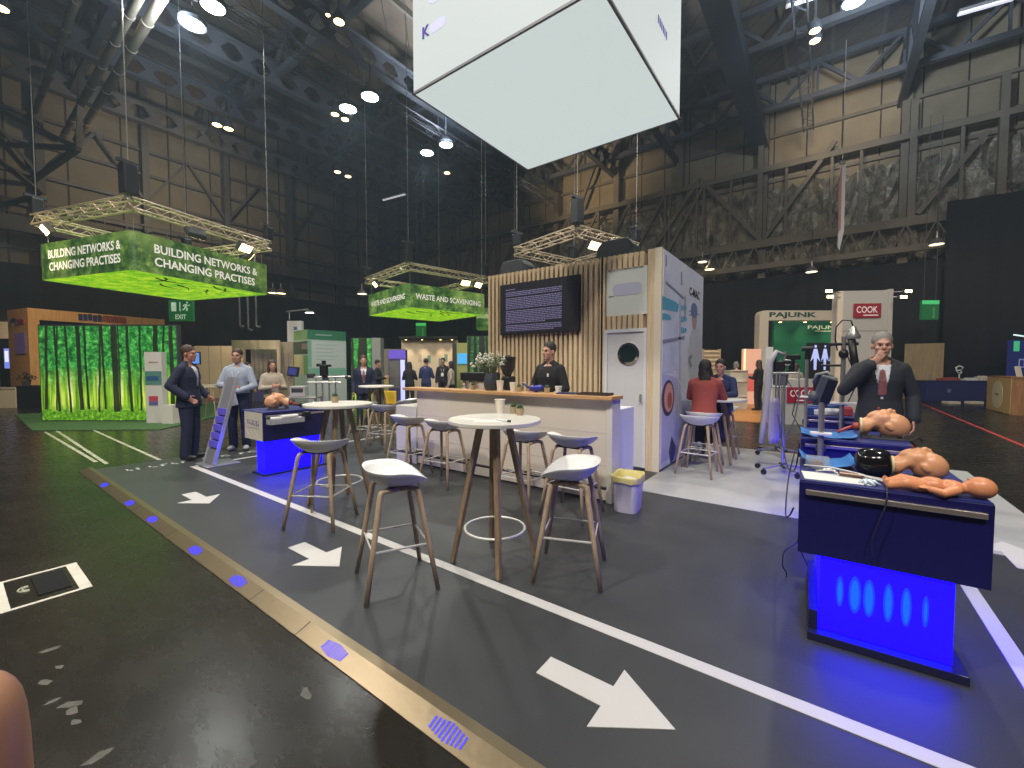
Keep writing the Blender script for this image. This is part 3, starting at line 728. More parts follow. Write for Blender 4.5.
tb = thing('tablet', 'blue tablet lying on the counter right of the white cup', 'tablet', (put(569, 4.40), 4.40, TOP), 0.2)
MB().rbox(-0.13, 0.13, -0.09, 0.09, 0.0, 0.016, bevel=0.003).done('tablet_case', mat('blue_case', (0.015, 0.03, 0.16), 0.4), tb); MB().rbox(-0.115, 0.115, -0.075, 0.075, 0.016, 0.018).done('tablet_screen', M_screenoff, tb)
tr = thing('serving_tray', 'flat dark tray at the right end of the counter top', 'tray', (put(597, 4.40), 4.40, TOP), 0)
MB().rbox(-0.20, 0.16, -0.10, 0.10, 0.0, 0.012, bevel=0.004).done('tray_base', mat('dark_brown', (0.05, 0.035, 0.025), 0.5), tr)
b = MB()
for q in ((-0.20, 0.16, -0.10, -0.088), (-0.20, 0.16, 0.088, 0.10), (-0.20, -0.188, -0.088, 0.088), (0.148, 0.16, -0.088, 0.088)): b.rbox(*q, 0.012, 0.026)
b.done('tray_rim', mat('dark_brown', (0.05, 0.035, 0.025), 0.5), tr)
hp = thing('video_laryngoscope', 'blue-handled instrument lying on the counter in front of the man in black', 'medical instrument', (put(534, 4.40), 4.40, TOP), 0.0)
MB().tube([(-0.17, 0, 0.11), (-0.10, 0, 0.07), (-0.02, 0, 0.05)], [0.012, 0.018, 0.022], 10).done('blade', mat('steel_blue', (0.03, 0.04, 0.12), 0.35), hp, smooth=True)
MB().tube([(-0.04, 0, 0.045), (0.03, 0, 0.045), (0.10, 0, 0.06), (0.13, 0, 0.075)], [0.03, 0.045, 0.042, 0.02], 12).done('handle', mat('blue_plastic', (0.015, 0.025, 0.30), 0.4), hp, smooth=True)
# coffee machine and grinder on a back shelf
bs = tag(MB().rbox(-4.98, -3.5, 5.25, 5.75, 0.0, 0.92, bevel=0.004).done('back_shelf', M_white), 'white service shelf between the counter and the slats, carrying the coffee machine', 'cabinet')
cx = on_y(478, 380, 5.45).x
cm = thing('coffee_machine', 'white and black coffee machine on the service shelf left of the vase', 'coffee machine', (max(cx, -4.72), 5.48, 0.92))
MB().rbox(-0.24, 0.24, -0.2, 0.2, 0.0, 0.34, bevel=0.015).done('machine_body', mat('machine_cream', (0.60, 0.50, 0.40), 0.4), cm)
MB().rbox(-0.26, 0.26, -0.24, 0.22, 0.34, 0.48, bevel=0.02).done('machine_head', M_black, cm)
MB().rbox(-0.22, 0.22, -0.24, -0.2, 0.0, 0.05).done('drip_tray', M_chrome, cm)
for sx in (-0.1, 0.1): MB().cyl((sx, -0.235, 0.22), (sx, -0.235, 0.34), 0.03).cyl((sx, -0.23, 0.25), (sx, -0.36, 0.25), 0.012).done('group_head', M_chrome, cm)
gx = on_y(507, 380, 5.40).x
g = thing('coffee_grinder', 'tall black coffee grinder standing behind the counter beside the vase', 'coffee grinder', (gx, 5.42, 0.92))
MB().rbox(-0.11, 0.11, -0.14, 0.14, 0.0, 0.10, bevel=0.02).box((0, 0.02, 0.26), (0.17, 0.2, 0.32), None, 0.03).done('grinder_body', M_black, g)
MB().lathe([(0.05, 0.42), (0.12, 0.56), (0.13, 0.70), (0.125, 0.70), (0.05, 0.44)], seg=20).done('hopper', mat('smoked_plastic', (0.03, 0.026, 0.022), 0.15), g, smooth='auto')
MB().lathe([(0.135, 0.70), (0.135, 0.725), (0.05, 0.74), (0.02, 0.76)], seg=20).done('hopper_lid', M_black, g, smooth='auto')
MB().cyl((0, -0.1, 0.2), (0, -0.2, 0.2), 0.035).done('portafilter', M_chrome, g)
MB().rbox(-0.02, 0.02, -0.145, -0.139, 0.26, 0.34).done('badge', M_red, g)
# ------------------------------------------------------------------ bar tables and stools
def bar_table(x, y, label, rz=0.0, zt=1.10, R=0.355):
    t = thing('bar_table', label, 'bar table', (x, y, 0), rz, 'round white bar tables')
    MB().lathe([(R-0.02, zt-0.035), (R-0.002, zt-0.028), (R, zt-0.006), (R-0.006, zt)], seg=48).done('table_top', M_white, t, smooth='auto')
    for sx in (-1, 1):
        for sy in (-1, 1):
            b = MB(); p0 = Vector((sx*0.075, sy*0.075, zt-0.035)); p1 = Vector((sx*0.225, sy*0.235, 0.0))
            k = zt-0.035
            b.skin_rings([b.ring([p+Vector((math.cos(PI/4+PI/2*i)*w, math.sin(PI/4+PI/2*i)*w, 0)) for i in range(4)]) for p, w in ((p1, 0.024), (p0, 0.032))]); b.done('leg', M_oakdark, t, bevel=0.004)
    u = 1-0.235/ (zt-0.035); rr = math.hypot(0.075+(0.225-0.075)*u, 0.075+(0.235-0.075)*u)
    rr -= 0.045
    MB().tube([(rr*math.cos(2*PI*k/40), rr*math.sin(2*PI*k/40), 0.25) for k in range(40)], 0.010, 8, True).done('foot_ring', mat('satin_rod', (0.72, 0.70, 0.66), 0.4, 0.35), t, smooth=True)
    MB().cyl((0, 0, zt-0.06), (0, 0, zt-0.035), 0.15, seg=24).done('mount_plate', M_darkgrey, t)
    return t
bar_table(-2.03, 2.52, 'round white bar table nearest the camera, with a paper cup and leaflets on it')
bar_table(-4.24, 2.56, 'round white bar table beside the left blue plinth, with one small pot on it')
bar_table(-7.50, 5.39, 'round white bar table farthest back, beyond the left end of the counter')
TT = 1.10
cup(*[at_z(500, 413, TT).x, at_z(500, 413, TT).y], TT, 'paper cup on the bar table nearest the camera', 0.115, 0.045)
p = at_z(513.5, 414, TT); succulent(p.x-0.02, p.y+0.03, TT, 'left of two small potted succulents on the nearest bar table', 1.05)
p = at_z(518, 415, TT); succulent(p.x+0.02, p.y, TT, 'right of two small potted succulents on the nearest bar table', 1.05)
p = at_z(335, 402.5, TT); succulent(p.x, p.y, TT, 'small potted succulent alone on the bar table beside the left blue plinth', 1.25)
p = at_z(489, 421, TT)
tag(MB().rbox(-0.105, 0.105, -0.075, 0.075, 0, 0.002).done('leaflet', M_paper, None, (p.x, p.y, TT), 0.5), 'white leaflet lying on the nearest bar table, under the pen', 'leaflet')
p = at_z(470, 419, TT); tag(MB().rbox(-0.075, 0.075, -0.05, 0.05, 0, 0.002).done('leaflet', M_paper, None, (p.x, p.y, TT), 0.2), 'small white card on the left of the nearest bar table', 'leaflet')
p = at_z(503, 421.5, TT)
pn = thing('pen', 'dark pen lying on the leaflet on the nearest bar table', 'pen', (p.x, p.y, TT+0.009), -0.15)
MB().cyl((-0.07, 0, 0), (0.05, 0, 0), 0.006).done('barrel', M_paper, pn); MB().cyl((0.05, 0, 0), (0.075, 0, 0), 0.008).done('cap', M_black, pn)
def make_stool(label):
    t = thing('bar_stool', label, 'bar stool', (0, 0, 0), 0, 'white shell bar stools')
    b = MB(); nr, nt_ = 10, 40
    def pt(r, th, off=0.0):
        ct, sn = math.cos(th), math.sin(th); e = 2/2.6
        x = 0.235*math.copysign(abs(ct)**e, ct)*r; y = 0.195*math.copysign(abs(sn)**e, sn)*r
        front = max(0.0, sn); back = max(0.0, -sn)
        rim = 0.100-0.072*front**1.3+0.012*back
        dip = 0.0
        z = 0.656+rim*r**2.6 - 0.02*(front*r)**4
        return Vector((x*(1-off*.0), y, z-off*(1.0-0.78*r**5)))
    for off in (0.0, 0.024):
        c = b.bm.verts.new(pt(0.001, 0, off)); rings = []
        for i in range(1, nr+1): rings.append([b.bm.verts.new(pt(i/nr, 2*PI*k/nt_, off)) for k in range(nt_)])
        for k in range(nt_): b.bm.faces.new((c, rings[0][k], rings[0][(k+1) % nt_]))
        b.skin_rings(rings, cap=False)
        if off == 0.0: top = rings[-1]
        else: b.skin_rings([top, rings[-1]], cap=False)
    b.done('seat_shell', M_seat, t, smooth=True)
    for sx in (-1, 1):
        for sy in (-1, 1):
            foot = Vector((sx*0.225, sy*0.215, 0.0)); kn = Vector((sx*0.142, sy*0.118, 0.600))
            pts = [foot, foot.lerp(kn, 0.5), kn, kn+Vector((-sx*0.008, -sy*0.008, 0.025)), Vector((sx*0.132, sy*0.085, 0.632)), Vector((sx*0.130, sy*0.04, 0.638)), Vector((sx*0.130, 0.0, 0.638))]
            MB().tube(pts, [0.0145, 0.0165, 0.0180, 0.0180, 0.017, 0.016, 0.016], 8).done('leg', M_oak, t, smooth=True)
    b = MB().rbox(-0.14, 0.14, -0.055, -0.025, 0.626, 0.652).rbox(-0.14, 0.14, 0.025, 0.055, 0.626, 0.652); b.done('seat_bracket', M_darkgrey, t)
    zf = 0.285; u = zf/0.60; fx, fy = 0.225+(0.142-0.225)*u, 0.215+(0.118-0.215)*u
    b = MB().tube([(-fx, -fy, zf), (fx, -fy, zf), (fx, fy, zf), (-fx, fy, zf)], 0.0075, 8, True); b.done('foot_rest', mat('satin_rod', (0.72, 0.70, 0.66), 0.4, 0.35), t)
    return t
stool0 = make_stool('white shell bar stool nearest the camera, left of the nearest bar table')
stool0.scale = (1.075, 1.075, 1.075); stool0.location = (-2.38, 1.85, 0); stool0.rotation_euler = (0, 0, facing(0.447, 0.894))
for x, y, d, lab in ((-1.467, 2.706, (-0.93, -0.36), 'white shell bar stool on the right of the nearest bar table'),
                     (-3.86, 2.14, (-0.51, 0.86), 'white shell bar stool in front of the bar table beside the left blue plinth'),
                     (-4.66, 3.86, (0.05, 1), 'white shell bar stool at the counter, leftmost of the four along its front'),
                     (-3.91, 3.82, (-0.1, 1), 'white shell bar stool at the counter, second from its left end'),
                     (-2.63, 3.78, (0.05, 1), 'white shell bar stool at the counter, second from its right end'),
                     (-2.05, 3.80, (0.0, 1), 'white shell bar stool at the counter, rightmost, above the waste bin'),
                     (-6.40, 4.74, (-0.2, 1), 'white shell bar stool near the low cabinet, right of the farthest bar table'),
                     (-7.02, 5.80, (-1, -0.6), 'white shell bar stool behind the farthest bar table, turned towards it'),
                     (-7.16, 4.86, (-0.5, 1), 'white shell bar stool on the camera side of the farthest bar table'),
                     (-1.385, 6.24, (0.1, 1), 'empty white shell bar stool behind the woman in the red top')):
    dup(stool0, (x, y, 0.004 if y > 6 else 0), facing(*d), lab)
# waste bin
wb = thing('waste_bin', 'white waste bin with a yellow liner at the right end of the counter', 'waste bin', (-1.63, 4.25, 0), 0.1); wb.scale = (1.18, 1.18, 1.18)
b = MB(); secs = []
for z, wx, wy in ((0.0, 0.095, 0.115), (0.02, 0.10, 0.12), (0.30, 0.115, 0.145), (0.305, 0.12, 0.15)):
    secs.append(b.ring([(math.copysign(abs(math.cos(2*PI*k/32))**0.4, math.cos(2*PI*k/32))*wx, math.copysign(abs(math.sin(2*PI*k/32))**0.4, math.sin(2*PI*k/32))*wy, z) for k in range(32)]))
b.skin_rings(secs, cap=False); b.bm.faces.new(secs[0][::-1]); b.done('bin_body', mat('bin_white', (0.66, 0.62, 0.60), 0.4), wb, smooth='auto', solid=0.004)
b = MB(); secs = []; random.seed(4)
for z, k1 in ((0.265, 1.06), (0.31, 1.08), (0.322, 1.05), (0.31, 0.95), (0.2, 0.86)):
    secs.append(b.ring([(math.copysign(abs(math.cos(2*PI*k/32))**0.45, math.cos(2*PI*k/32))*0.118*k1, math.copysign(abs(math.sin(2*PI*k/32))**0.45, math.sin(2*PI*k/32))*0.148*k1, z+random.uniform(-.006, .006)) for k in range(32)]))
b.skin_rings(secs, cap=False); b.done('bin_liner', mat('yellow_liner', (0.64, 0.55, 0.20), 0.5), wb, smooth=True)
MB().ell((0, 0, 0.24), (0.09, 0.12, 0.05)).done('waste', mat('crumpled_paper', (0.7, 0.68, 0.62), 0.7, bump=1, bscale=30), wb, smooth=True)
MB().rbox(0.118, 0.124, -0.04, 0.04, 0.255, 0.275).done('handle_slot', mat('slot_grey', (0.3, 0.28, 0.2), 0.6), wb)
# ------------------------------------------------------------------ blue plinths
MATS.pop('blue_glow', None); MATS.pop('blue_glow_hot', None)
M_blueglow = mat('blue_glow', (0.0, 0.0, 0.3), 0.5, emit=(0.0014, 0.0, 1.0), estr=10)
M_bluehot = mat('blue_glow_hot', (0.0, 0.02, 0.4), 0.5, emit=(0.0006, 0.012, 1.0), estr=10)
def plinth(x, y, rz, label, w=0.745, d=0.80, hot=True, base_shift=0.0, inset=(0.105, 0.115), gd=None, fh=0.045):
    gd = gd or d-0.06
    """origin: middle of the front face on the floor, local -y is the front"""
    t = thing('demonstration_plinth', label, 'plinth', (x, y, 0), rz, 'blue demonstration plinths')
    MB().rbox(-w/2, w/2, 0, d, 0.46, 0.862, bevel=0.004).done('blue_box', M_blueplinth, t)
    MB().rbox(-w/2+0.004, w/2-0.004, 0.004, d-0.004, 0.862, 0.868).done('blue_top', mat('blue_top', (0.015, 0.022, 0.15), 0.5), t)
    MB().rbox(-w/2+0.03, w/2-0.025, -0.022, -0.004, 0.795, 0.822, bevel=0.003).done('equipment_rail', M_alu if False else mat('rail_steel', (0.50, 0.44, 0.40), 0.35, 0.8), t)
    b = MB()
    for sx in (-0.3, 0, 0.3): b.rbox(sx*w-0.015, sx*w+0.015, -0.006, 0.002, 0.80, 0.817)
    b.done('rail_spacer', M_darkgrey, t)
    x0, x1 = -w/2+inset[0]+base_shift, w/2-inset[1]+base_shift
    gl = MB().rbox(x0, x1, 0.012, gd, fh+0.005, 0.459).done('glowing_base', M_blueglow if hot else mat('blue_glow_soft', (0.0, 0.0, 0.3), 0.5, emit=(0.003, 0.0, 1.0), estr=4.5), t)
    if hot:
        b = MB(); L = x1-x0
        for u, wd, hgt in ((0.17, 0.016, 0.085), (0.29, 0.026, 0.10), (0.40, 0.024, 0.10), (0.545, 0.020, 0.10), (0.675, 0.020, 0.10), (0.81, 0.012, 0.08)):
            b.prism([(x0+L*u+wd*math.cos(2*PI*k/20), 0.285+hgt*math.sin(2*PI*k/20)) for k in range(20)], 0.0, 0.002, plane_M((0, 0.012, 0), (1, 0, 0), (0, 0, 1)))
        b.done('bright_spots', mat('blue_glow_mid', (0.0, 0.0, 0.3), 0.5, emit=(0.0009, 0.005, 1.0), estr=10), gl)
        b = MB()
        for u, wd, hgt in ((0.17, 0.009, 0.06), (0.29, 0.017, 0.08), (0.40, 0.015, 0.08), (0.545, 0.012, 0.08), (0.675, 0.012, 0.082), (0.81, 0.005, 0.05)):
            b.prism([(x0+L*u+wd*math.cos(2*PI*k/20), 0.285+hgt*math.sin(2*PI*k/20)) for k in range(20)], 0.002, 0.004, plane_M((0, 0.012, 0), (1, 0, 0), (0, 0, 1)))
        b.done('bright_spots', M_bluehot, gl)
    b = MB(); P = [(x0-0.045, 0.0), (x1+0.045, 0.0), (x1+0.04, 0.018), (x1+0.005, 0.05), (x1, 0.13), (x1-0.004, 0.13), (x1-0.004, 0.05), (x0+0.004, 0.05), (x0+0.004, 0.13), (x0-0.03, 0.13), (x0-0.04, 0.03)]
    M2 = plane_M((0, 0, 0), (1, 0, 0), (0, 0, 1))
    b.rbox(x0-0.05, x1+0.05, -0.045, gd+0.05, 0.0, fh, bevel=0.004); b.rbox(x0-0.045, x0-0.004, 0.0, gd, fh, 0.15 if hot else fh+.004); b.done('foot_plate', mat('dark_blue_foot', (0.012, 0.012, 0.05), 0.35), t)
    return t
plinth(0.272, 2.845, math.radians(2.0), 'blue demonstration plinth nearest the camera, carrying the baby manikin')
plinth(0.215, 4.53, math.radians(2.0), 'blue demonstration plinth in the middle of the right-hand row, under the second manikin head', hot=False)
plinth(0.18, 6.62, math.radians(1.0), 'blue demonstration plinth at the back of the right-hand row, behind the man in the suit', hot=False)
lp = plinth(-6.15, 3.05, PI/2, 'blue demonstration plinth at the left of the stage, carrying a manikin head', w=0.90, d=0.70, hot=False, inset=(0.02, 0.06), gd=0.26, fh=0.018)
b = MB().rbox(-0.456, -0.451, 0.02, 0.58, 0.47, 0.855); b.done('side_panel', mat('plinth_side_white', (0.62, 0.58, 0.50), 0.5), lp)
random.seed(8); b = MB()
for k in range(7): b.rbox(-0.4585, -0.456, 0.12+k*0.055, 0.155+k*0.055, 0.66+0.004*k, 0.70+random.uniform(0, .04))
b.rbox(-0.4585, -0.456, 0.12, 0.5, 0.735, 0.742); b.rbox(-0.4585, -0.456, 0.12, 0.5, 0.63, 0.636)
b.done('panel_print', mat('violet_ink', (0.25, 0.23, 0.36), 0.6), lp)
b = MB()
for k in range(3): b.beam((-0.4575, 0.10+0.14*k, 0.47), (-0.4575, 0.26+0.14*k, 0.60), 0.006)
b.done('panel_pattern', mat('beige_line', (0.42, 0.36, 0.28), 0.6), lp)
# ------------------------------------------------------------------ ring signs
def leaf_build(bright, strength, sc=1.3):
    def f(nt, v):
        n1 = noise_node(nt, v, sc*(2.6 if not bright else 1.6), 9, 0.78); n2 = noise_node(nt, v, sc*6, 6, 0.75); n3 = noise_node(nt, v, sc*0.6, 3, 0.5)
        if bright:
            c = ramp(nt, n1, [(0.25, '#2f6a08'), (0.42, '#58a312'), (0.55, '#9cc81e'), (0.68, '#d8dc3c'), (0.8, '#f2ee84')])
            return mix_col(nt, ramp(nt, n2, [(0.55, (0, 0, 0, 1)), (0.75, (0.6, 0.6, 0.6, 1))]), c, (0.03, 0.16, 0.01, 1)), strength
        c = ramp(nt, n1, [(0.34, '#142a12'), (0.46, '#345a22'), (0.56, '#5f8434'), (0.68, '#a5b468')])
        c = mix_col(nt, ramp(nt, n2, [(0.5, (0, 0, 0, 1)), (0.7, (0.7, 0.7, 0.7, 1))]), c, (0.02, 0.07, 0.015, 1))
        return mix_col(nt, ramp(nt, n3, [(0.5, (0, 0, 0, 1)), (0.7, (0.5, 0.5, 0.5, 1))]), c, (0.30, 0.42, 0.10, 1)), strength
    return f
M_leafband = lightbox_mat('leaf_band_print', leaf_build(False, 0.50))
M_leafband2 = lightbox_mat('leaf_band_print_light', leaf_build(False, 0.75, 1.0))
M_leafunder = lightbox_mat('leaf_underside_print', leaf_build(True, 1.0, 1.5))
def fit_text(name, body, width, height, m, parent, M, bold=0.022):
    o = text_mesh(name, body, 1.0, m, parent, None, bold, 0.0)
    xs = [v.co.x for v in o.data.vertices]; ys = [v.co.y for v in o.data.vertices]
    w, h = max(xs)-min(xs), max(ys)-min(ys)
    cx, cy = (max(xs)+min(xs))/2, (max(ys)+min(ys))/2
    o.data.transform(M @ Matrix.Diagonal((width/w, height/h, 1, 1)) @ Matrix.Translation((-cx, -cy, 0)))
    return o
def truss_side(b, p0, p1, s=0.26, n=None):
    p0, p1 = Vector(p0), Vector(p1); d = (p1-p0).normalized(); a = Vector((-d.y, d.x, 0)); u = Vector((0, 0, 1)); h = s/2
    L = (p1-p0).length; n = n or max(2, int(L/0.30))
    cs = [a*h+u*h, a*h-u*h, -a*h-u*h, -a*h+u*h]
    for c in cs: b.cyl(p0+c, p1+c, 0.024, seg=6)
    for k in range(4):
        c0, c1 = cs[k], cs[(k+1) % 4]
        for i in range(n):
            q0, q1 = p0+d*(L*i/n), p0+d*(L*(i+1)/n)
            if i % 2: c_a, c_b = c1, c0
            else: c_a, c_b = c0, c1
            b.cyl(q0+c_a, q1+c_b, 0.011, seg=5, cap=False)
def flood(parent, loc, d, name='flood_lamp'):
    """small truss floodlight, d = direction it shines"""
    loc = Vector(loc); d = Vector(d).normalized(); side_ = d.cross(Vector((0, 0, 1))).normalized(); up_ = side_.cross(d)
    R = Matrix((side_, d, up_)).transposed()
    o = MB().box(loc, (0.50, 0.16, 0.28), R, 0.02).done(name, M_darkgrey, parent)
    MB().box(loc+d*0.083, (0.46, 0.006, 0.24), R).done('lamp_glass', M_lampwarm, o)
    MB().tube([loc-side_*0.2, loc-side_*0.2+Vector((0, 0, 0.22)), loc+side_*0.2+Vector((0, 0, 0.22)), loc+side_*0.2], 0.012, 6).done('yoke', M_steelpole, o)
def ring_sign(cx, cy, s, ang, zb, h, lines, label, tlabel, cat, band, ztr, txt_h, lamps, motor=True, sign=True):
    if sign:
        t = thing('hanging_banner', label, cat, (cx, cy, zb), ang)
        hs = s/2; r = 0.18
        def rr(z, q=hs):
            P = []
            for (ux, uy, a0) in ((1, 1, 0), (-1, 1, PI/2), (-1, -1, PI), (1, -1, 3*PI/2)):
                for k in range(5):
                    a = a0+PI/2*k/4; P.append((ux*(q-r)+r*math.cos(a), uy*(q-r)+r*math.sin(a), z))
            return P
        b = MB(); b.skin_rings([b.ring(rr(0)), b.ring(rr(h))], cap=False); b.done('printed_band', band, t, solid=0.01)
        b = MB(); b.prism([(p[0], p[1]) for p in rr(0, hs-0.02)], 0.01, 0.03); b.done('lit_underside', M_leafunder, t)
        b = MB(); random.seed(int(cx*10))
        for k in range(7):
            x, y = random.uniform(-hs*.8, hs*.4), random.uniform(-hs*.9, -hs*.2); pts = [Vector((x, y, 0.008))]
            a = random.uniform(0.3, 1.4)
            for j in range(5): pts.append(pts[-1]+Vector((math.cos(a)*0.22, math.sin(a)*0.22, 0))); a += random.uniform(-.5, .5)
            b.tube(pts, [0.03, 0.026, 0.022, 0.016, 0.01, 0.004], 5)
        b.done('branch_print', mat('branch', (0.03, 0.03, 0.012), 0.7), t)
        random.seed(int(cy*7))
        for k in range(16):
            fa = k % 2; y = random.uniform(-hs*.9, hs*.75); z = random.uniform(0.02, h*.6); a = random.uniform(0.5, 2.4); pts = []
            for j in range(6):
                if abs(y) < hs-.25 and .03 < z < h-.03: pts.append(Vector((-hs+.003, -y, z)) if fa else Vector((y, -hs+.003, z)))
                y += math.cos(a)*.16; z += math.sin(a)*.16; a += random.uniform(-.5, .5)
            if len(pts) > 2: MB().tube(pts, [.012-.0017*j for j in range(len(pts))], 5).done('branch_print', mat('branch_green', (0.012, 0.028, 0.008), 0.7), t)
        n = len(lines)
        for k, (ln, wf, wl) in enumerate(lines):
            z = h*0.5+(0.5*(n-1)-k)*txt_h*1.45
            fit_text('lettering', ln, wf, txt_h, M_text, t, plane_M((-hs+0.52+wf/2 if n > 1 else 0, -hs-0.012, z), (1, 0, 0), (0, 0, 1)))
            fit_text('lettering', ln, wl, txt_h, M_text, t, plane_M((-hs-0.012, -0.05, z), (0, -1, 0), (0, 0, 1)))
        b = MB()
        for sx in (-1, 1):
            for sy in (-1, 1): b.cyl((sx*(hs-0.15), sy*(hs-0.15), h), (sx*(hs-0.15), sy*(hs-0.15), ztr-zb-0.1), 0.008, seg=6)
        b.done('hanger', M_steelpole, t)
    q = thing('lighting_truss_ring', tlabel, 'truss', (cx, cy, ztr), ang)
    hs = s/2
    cs = [(-hs, -hs, 0), (hs, -hs, 0), (hs, hs, 0), (-hs, hs, 0)]
    for k in range(4):
        b = MB(); truss_side(b, cs[k], cs[(k+1) % 4]); b.done('truss_segment', M_trussmetal, q)
    for (lx, ly, dx, dy) in lamps: flood(q, (lx*hs, ly*hs, -0.28), (dx, dy, -0.75))
    b = MB()
    for c in cs: b.cyl((c[0], c[1], 0), (c[0], c[1], 16.4-ztr), 0.012, seg=6)
    b.done('suspension_cable', M_steelpole, q)
    for i, c in enumerate(cs):
        if i == 0 or not motor:
            hm = MB().rbox(c[0]-0.16, c[0]+0.16, c[1]-0.14, c[1]+0.14, 0.2, 0.95, bevel=0.03).done('hoist_motor', M_black, q)
        else:
            hm = MB().rbox(c[0]-0.13, c[0]+0.13, c[1]-0.11, c[1]+0.11, 0.2, 0.62, bevel=0.03).done('hoist_motor', M_black, q)
        MB().rbox(c[0]-0.24, c[0]+0.24, c[1]-0.05, c[1]+0.05, 0.96 if i == 0 else 0.63, 1.04 if i == 0 else 0.7).done('hoist_clamp', M_darkgrey, hm)
    return q
ring_sign(-16.754, 4.303, 4.03, 1.876, 3.954, 1.0, [('BUILDING NETWORKS &', 3.05, 3.15), ('CHANGING PRACTISES', 2.95, 3.1)],
          'square green leafy hanging sign lettered BUILDING NETWORKS & CHANGING PRACTISES, at the left', 'square aluminium lighting truss above the larger left-hand green hanging sign', 'hanging sign', M_leafband, 5.62, 0.235,
          ((0.55, -1, 0.2, -1), (-1, 0.75, -1, 0.3), (0.98, -0.55, 1, -0.4), (-0.2, -1.0, 0.1, 1)))
ring_sign(-15.825, 14.307, 4.15, 1.373, 4.0, 1.0, [('WASTE AND SCAVENGING', 3.5, 3.4)],
          'square green leafy hanging sign lettered WASTE AND SCAVENGING, left of the slatted cabin', 'square aluminium lighting truss above the WASTE AND SCAVENGING sign', 'hanging sign', M_leafband2, 5.7, 0.24,
          ((0.75, -1, 0.3, -1), (-1, 0.5, -1, 0.2), (0.4, -1, 0.0, -1), (0.2, 1, 0, 1)))
c3 = at_depth(575, 300, 14.8)
ring_sign(c3.x, c3.y, 2.9, 1.3, 4.0, 0.9, [], '', 'aluminium lighting truss ring seen over the cabin roof between the two loudspeakers', 'hanging sign', M_leafband, 5.55, 0.2, ((-0.5, -1, 0, -1),), sign=False)
c4 = at_depth(500, 320, 23.5)
t = thing('hanging_banner', 'sliver of a further green leafy hanging sign at the left edge of the slatted cabin', 'hanging sign', (c4.x, c4.y, 3.55), YAW)
MB().rbox(-1.28, 1.1, -0.6, 0.6, 0, 1.1).done('printed_band', M_leafband2, t); MB().rbox(-1.25, 1.1, -0.62, -0.6, 0.55, 0.75).done('pale_band', mat('pale_sign_band', (0.5, 0.55, 0.3), 0.5, emit='#b9c98a', estr=0.4), t)
MB().cyl((-1, 0, 1.1), (-1, 0, 12), 0.012, seg=6).cyl((0.8, 0, 1.1), (0.8, 0, 12), 0.012, seg=6).done('suspension_cable', M_steelpole, t)
# ------------------------------------------------------------------ helpers for the stands further back
def front(px0, px1, py0, py1, d, thick=0.2, floor=False, z0=HALL):
    """a box facing the viewer's side of the hall: returns centre-bottom location, width, height"""
    c = at_depth((px0+px1)/2, py1, d); w = (px1-px0)*d/FPX
    top = at_depth(px0, py0, d).z; bot = z0 if floor else c.z
    return Vector((c.x, c.y, bot)), w, top-bot
def fbox(name, m, px0, px1, py0, py1, d, label=None, cat=None, thick=0.2, floor=False, group=None, bevel=0.0, parts=None, rot=YAW, z0=HALL):
    loc, w, h = front(px0, px1, py0, py1, d, thick, floor, z0)
    t = thing(name, label, cat, loc, rot, group)
    MB().rbox(-w/2, w/2, 0, thick, 0, h, bevel=bevel).done(parts or 'body', m, t)
    t['w'] = w; t['h'] = h
    return t, w, h
def decal(t, w, h, name, m, u0, u1, v0, v1, off=0.004, th=0.004):
    return MB().rbox(-w/2+w*u0, -w/2+w*u1, -off-th, -off+0.004, h*v0, h*v1).done(name, m, t)
